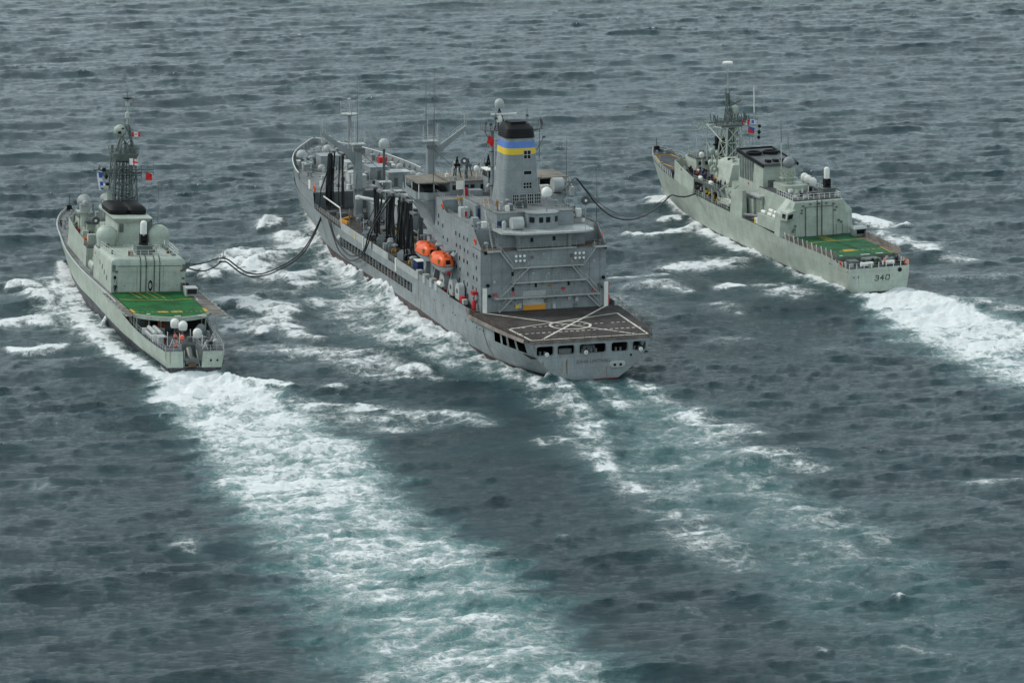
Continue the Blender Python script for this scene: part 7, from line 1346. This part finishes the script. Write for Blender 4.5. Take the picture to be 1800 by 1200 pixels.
for pts, r_, lb_ in (([(129.2, 15.4, 9.3), (125.4, 15.6, 6.8), (120.6, 15.7, 5.2), (113.9, 15.7, 4.5), (109.2, 15.7, 4.7), (103.1, 15.6, 6.1), (99.8, 15.4, 8.0), (98.3, 15.0, 11.2), (97.6, 13.4, 14.9), (97.3, 11.0, 18.8)], .15, 'upper black hose drooping in a loop over the oiler port side'), ([(129.2, 15.7, 8.9), (124.4, 15.9, 6.4), (119.6, 15.9, 4.1), (112.5, 15.9, 3.5), (107.8, 15.9, 4.0), (100.8, 15.8, 6.1), (97.0, 15.6, 9.1), (95.1, 14.6, 13.5), (95.0, 11.2, 18.7)], .15, 'lower black hose drooping in a loop over the oiler port side')):
    o = MB().tube([place(OIL, p) for p in smoothpath(pts)], r_, 8).build('fuelling_hose', 'rubber', None, True); tag(o, lb_, 'hose', 'hoses slung between the ships')
MB().tube([(139, 13, 19), (140, 14.6, 14), (139.5, 15.2, 10)], .14).build('hose_riser', 'rubber', OIL, True); MB().box(57, 58, -15.4, -14.6, 23.8, 25.4).bar((57.5, -15.2, 25.2), (61.5, -15.6, 26.6), .12).build('hose_outrigger', 'hazelite', OIL)
MB().box(43.3, 43.9, -8.0, -7.2, 11.0, 12.2).bar((43.6, -8, 11.8), (43.6, -8.4, 12.8), .08).build('receiving_station', 'mgdark', DES)
# people: one continuous body each
def body_mesh(name, pose, cols):
    J = {'pelvis': (0, 0, .95), 'chest': (0, 0, 1.30), 'neck': (0, 0, 1.50), 'head': (0, 0, 1.64), 'top': (0, 0, 1.76)}
    E = [('pelvis', 'chest'), ('chest', 'neck'), ('neck', 'head'), ('head', 'top')]; r = {'pelvis': .17, 'chest': .19, 'neck': .075, 'head': .115, 'top': .085}
    for s, k in ((1, 'l'), (-1, 'r')):
        st = {'stand': .05, 'walk': .28*s, 'work': .10, 'wide': .0}[pose]; ar = {'stand': 0, 'walk': -.25*s, 'work': .42, 'wide': .1}[pose]
        J[k+'sh'] = (0, .21*s, 1.42); J[k+'el'] = (ar*.5, .28*s, 1.16+(.05 if pose == 'work' else 0)); J[k+'ha'] = (ar+.05, .25*s, .92+(.25 if pose == 'work' else 0)); J[k+'fi'] = (ar+.12, .24*s, .84+(.27 if pose == 'work' else 0))
        J[k+'hi'] = (0, .11*s, .88); J[k+'kn'] = (st*.5+.04, .13*s+(.08*s if pose == 'wide' else 0), .48); J[k+'an'] = (st, .13*s+(.14*s if pose == 'wide' else 0), .09); J[k+'to'] = (st+.17, .14*s+(.14*s if pose == 'wide' else 0), .04)
        E += [('chest', k+'sh'), (k+'sh', k+'el'), (k+'el', k+'ha'), (k+'ha', k+'fi'), ('pelvis', k+'hi'), (k+'hi', k+'kn'), (k+'kn', k+'an'), (k+'an', k+'to')]
        r.update({k+'sh': .085, k+'el': .062, k+'ha': .045, k+'fi': .035, k+'hi': .115, k+'kn': .08, k+'an': .06, k+'to': .05})
    names = list(J); me = bpy.data.meshes.new('tmp'); me.from_pydata([J[n] for n in names], [(names.index(a), names.index(b)) for a, b in E], [])
    o = bpy.data.objects.new('tmp', me); COL.objects.link(o); md = o.modifiers.new('s', 'SKIN'); md.use_smooth_shade = True
    for i, n in enumerate(names): me.skin_vertices[0].data[i].radius = (r[n], r[n]*(1.0)); me.skin_vertices[0].data[i].use_root = n == 'pelvis'
    ss = o.modifiers.new('u', 'SUBSURF'); ss.levels = 1; ss.render_levels = 1
    dg = bpy.context.evaluated_depsgraph_get(); out = bpy.data.meshes.new_from_object(o.evaluated_get(dg)); bpy.data.objects.remove(o); out.name = name
    out.materials.clear()
    for c in cols: out.materials.append(M[c])       # trousers, jacket, skin, headgear, boots
    for p in out.polygons:
        z = p.center.z; hand = abs(p.center.y) > .19 and .8 < z < (1.22 if pose == 'work' else .93) and p.center.x > (.3 if pose == 'work' else -1)
        p.material_index = 3 if z > 1.69 else (2 if z > 1.50 else (2 if hand and z < (1.25 if pose == 'work' else .93) and abs(p.center.y) > .2 else (4 if z < .12 else (1 if z > .93 else 0))))
    return out
BODY = {}
def person(sh, p, face, pose, jacket, label, group=None, trousers='cloth', hat='cloth', s=1.05):
    key = (pose, jacket, trousers, hat)
    if key not in BODY: BODY[key] = body_mesh('person', pose, [trousers, jacket, 'skin', hat, 'black'])
    o = link(BODY[key], 'person', None, place(sh, p)); o.rotation_euler = (0, 0, sh.rotation_euler[2]+face); o.scale = (s, s, s)
    return tag(o, label, 'person', group)
PI = math.pi
person(DES, (42.0, 6.5, 6.62), PI*.9, 'walk', 'cloth', 'person in dark overalls walking by the port corner of the destroyer hangar')
person(DES, (41.6, -7.0, 6.62), PI*.5, 'stand', 'red', 'person in a red top beside the landing cab at the hangar corner')
person(DES, (5.2, 4.3, 3.42), PI, 'stand', 'cloth', 'person in dark overalls by the grey locker on the destroyer quarterdeck', None)
person(DES, (1.1, -3.2, 3.42), 0, 'wide', 'cloth', 'person in black facing forward at the middle of the destroyer stern rail')
person(DES, (3.8, -4.9, 3.42), PI*.6, 'work', 'bluecloth', 'person in a blue jacket at the starboard corner of the destroyer stern')
person(DES, (17.5, .4, 3.42), PI, 'stand', 'red', 'person in a red top behind the white domes under the flight deck edge')
person(DES, (8.0, 1.9, 3.42), PI, 'work', 'pink', 'person in a coral vest bending by the orange buoy on the quarterdeck', None, 'cloth', 'orange')
person(DES, (23.0, 6.0, 3.42), PI*.4, 'stand', 'cloth', 'person in dark clothes under the port edge of the green flight deck')
person(DES, (112.5, 4.6, 8.05), PI*1.2, 'work', 'cloth', 'person in black at the port bulwark of the destroyer foredeck, nearest the hull edge')
person(DES, (114.5, 1.6, 8.2), PI, 'stand', 'cloth', 'left one of two people standing mid foredeck of the destroyer', 'people on the destroyer foredeck')
person(DES, (114.2, .7, 8.2), PI, 'stand', 'mgdark', 'right one of two people standing mid foredeck of the destroyer', 'people on the destroyer foredeck')
for i, (x, y, jk) in enumerate(((95.0, 4.4, 'cloth'), (93.2, 5.0, 'cloth'), (90.8, 5.3, 'mgdark'), (86.8, 5.5, 'red'), (83.0, 4.0, 'cloth'))):
    person(DES, (x, y, 10.36), PI*(.5+.2*i), ['stand', 'work', 'stand', 'stand', 'walk'][i], jk, ['person farthest forward on the destroyer port bridge wing', 'person second from the bow on the destroyer port bridge wing', 'person in grey, third from the bow on the destroyer port bridge wing', 'person in red on the destroyer port bridge wing', 'person nearest the stern on the destroyer port bridge wing'][i], 'people on the destroyer bridge wing')
person(OIL, (116.6, 7.8, 8.2), PI, 'stand', 'navy', 'person in navy overalls beside the hanging hoses on the oiler deck')
person(OIL, (112.0, 9.6, 8.2), PI*.7, 'work', 'cloth', 'person in black overalls with a white helmet on the oiler cargo deck', None, 'cloth', 'white')
person(OIL, (107.6, 6.9, 8.2), PI, 'stand', 'ylight', 'person in a yellow jacket between hose bundles on the oiler cargo deck', None, 'cloth', 'ylight')
person(OIL, (147.8, .9, 12.42), PI, 'stand', 'cloth', 'left one of two people at the after edge of the oiler forecastle', 'people on the oiler forecastle')
person(OIL, (147.4, -.5, 12.42), PI, 'stand', 'mgdark', 'right one of two people at the after edge of the oiler forecastle', 'people on the oiler forecastle')
person(OIL, (36.0, 6.6, 25.14), PI*1.3, 'work', 'tan', 'person in tan coveralls working at the rail below the oiler funnel', None, 'tan', 'brown', 1.25)
person(OIL, (68.5, 12.6, 24.1+.0), PI, 'stand', 'cloth', 'person in dark clothes under the port canopy of the oiler bridge')
person(OIL, (69, 13.4, 4.42), PI*.5, 'stand', 'cloth', 'person in dark clothes in the side gallery of the oiler')
ordn = ['first', 'second', 'third', 'fourth', 'fifth', 'sixth', 'seventh', 'eighth', 'ninth', 'tenth', 'eleventh', 'twelfth', 'thirteenth', 'fourteenth', 'fifteenth', 'sixteenth', 'seventeenth', 'eighteenth']
rp_ = random.Random(4)
cw = sorted([(88.3, 6.6), (89.4, 5.4), (90.8, 6.4), (91.6, 4.6), (87.2, 5.2), (93.0, 6.2), (94.4, 5.4), (90, 3.9), (88.4, 4.0), (86.6, 6.9), (92.4, 3.9)], reverse=True)
for i, (x, y) in enumerate(cw): person(FRI, (x, y, 10.97), PI*(.5+rp_.random()*.8), rp_.choice(['stand', 'work', 'stand', 'wide']), ['cloth', 'cloth', 'navy', 'red', 'cloth', 'cloth', 'white', 'cloth', 'cloth', 'navy', 'red'][i], f'{ordn[i]} person from the bow in the crowd on the frigate bridge wing', 'crowd on the frigate bridge wing', 'cloth', ['cloth', 'white', 'cloth', 'cloth', 'black', 'ylight', 'cloth', 'white', 'cloth', 'cloth', 'cloth'][i])
cw = sorted([(84.8, 5.4), (83.2, 6.4), (82.0, 5.0), (80.4, 6.2), (79.0, 5.2), (77.6, 6.0), (75.4, 6.8), (73.8, 6.0), (72.6, 7.0), (71.4, 5.9)], reverse=True)
for i, (x, y) in enumerate(cw): person(FRI, (x, y, 10.77), PI*(.5+rp_.random()*.8), rp_.choice(['stand', 'work', 'stand']), ['cloth', 'navy', 'cloth', 'cloth', 'ylight', 'red', 'cloth', 'navy', 'cloth', 'cloth'][i], f'{ordn[i]} person from the bow on the open deck behind the frigate bridge', 'crowd behind the frigate bridge', 'cloth', ['cloth', 'cloth', 'white', 'cloth', 'ylight', 'cloth', 'white', 'cloth', 'cloth', 'black'][i])
cw = sorted([(85.0, 7.2), (83.0, 6.8), (81.2, 7.3), (78.4, 6.9), (76.6, 7.3), (72.6, 7.2)], reverse=True)
for i, (x, y) in enumerate(cw): person(FRI, (x, y, gz(x)), PI*(.4+rp_.random()*.6), rp_.choice(['work', 'stand', 'work']), ['cloth', 'navy', 'cloth', 'ylight', 'cloth', 'cloth'][i], f'{ordn[i]} person from the bow on the low waist deck of the frigate', 'line handlers on the frigate waist deck', 'cloth', ['white', 'cloth', 'cloth', 'ylight', 'white', 'cloth'][i])
for i, (x, y, pz, jk) in enumerate(((102.9, 6.4, 'walk', 'cloth'), (101.6, 6.55, 'work', 'navy'))): person(FRI, (x+1.6, y-.3, gz(102)+.0), PI*.8, pz, jk, ['person farther forward of the two beside the frigate bridge wall', 'person nearer the stern of the two beside the frigate bridge wall'][i], 'people beside the frigate bridge')
for i, (x, y, pz, jk, lb_) in enumerate(((2.4, .4, 'stand', 'cloth', 'person in black on the frigate quarterdeck, left of the green jacket'), (2.2, -.6, 'stand', 'deckgreen', 'person in a green jacket on the frigate quarterdeck'), (1.0, -1.6, 'work', 'pink', 'person in a coral vest by the white reel on the frigate quarterdeck'), (2.0, -4.6, 'stand', 'cloth', 'person in black by the starboard end of the frigate stern'), (3.4, -5.4, 'stand', 'navy', 'person in navy at the starboard stern rail of the frigate'))): person(FRI, (x, y, 4.92), PI*(.8+.1*i), pz, jk, lb_, 'people on the frigate quarterdeck')
for sh, p, lb_ in ((FRI, (94.2, 7.0, 11.8), 'pale covered bundle held by people at the forward end of the bridge wing'),):
    o = MB().lathe([(.05, -1.1), (.4, -.8), (.45, .6), (.1, 1.1)], (0, 0, 0), 10, 'x').build('canvas_bundle', 'decktan', None, True); o.location = place(sh, p); to_world_rot(o, sh, .5); tag(o, lb_, 'bundle')
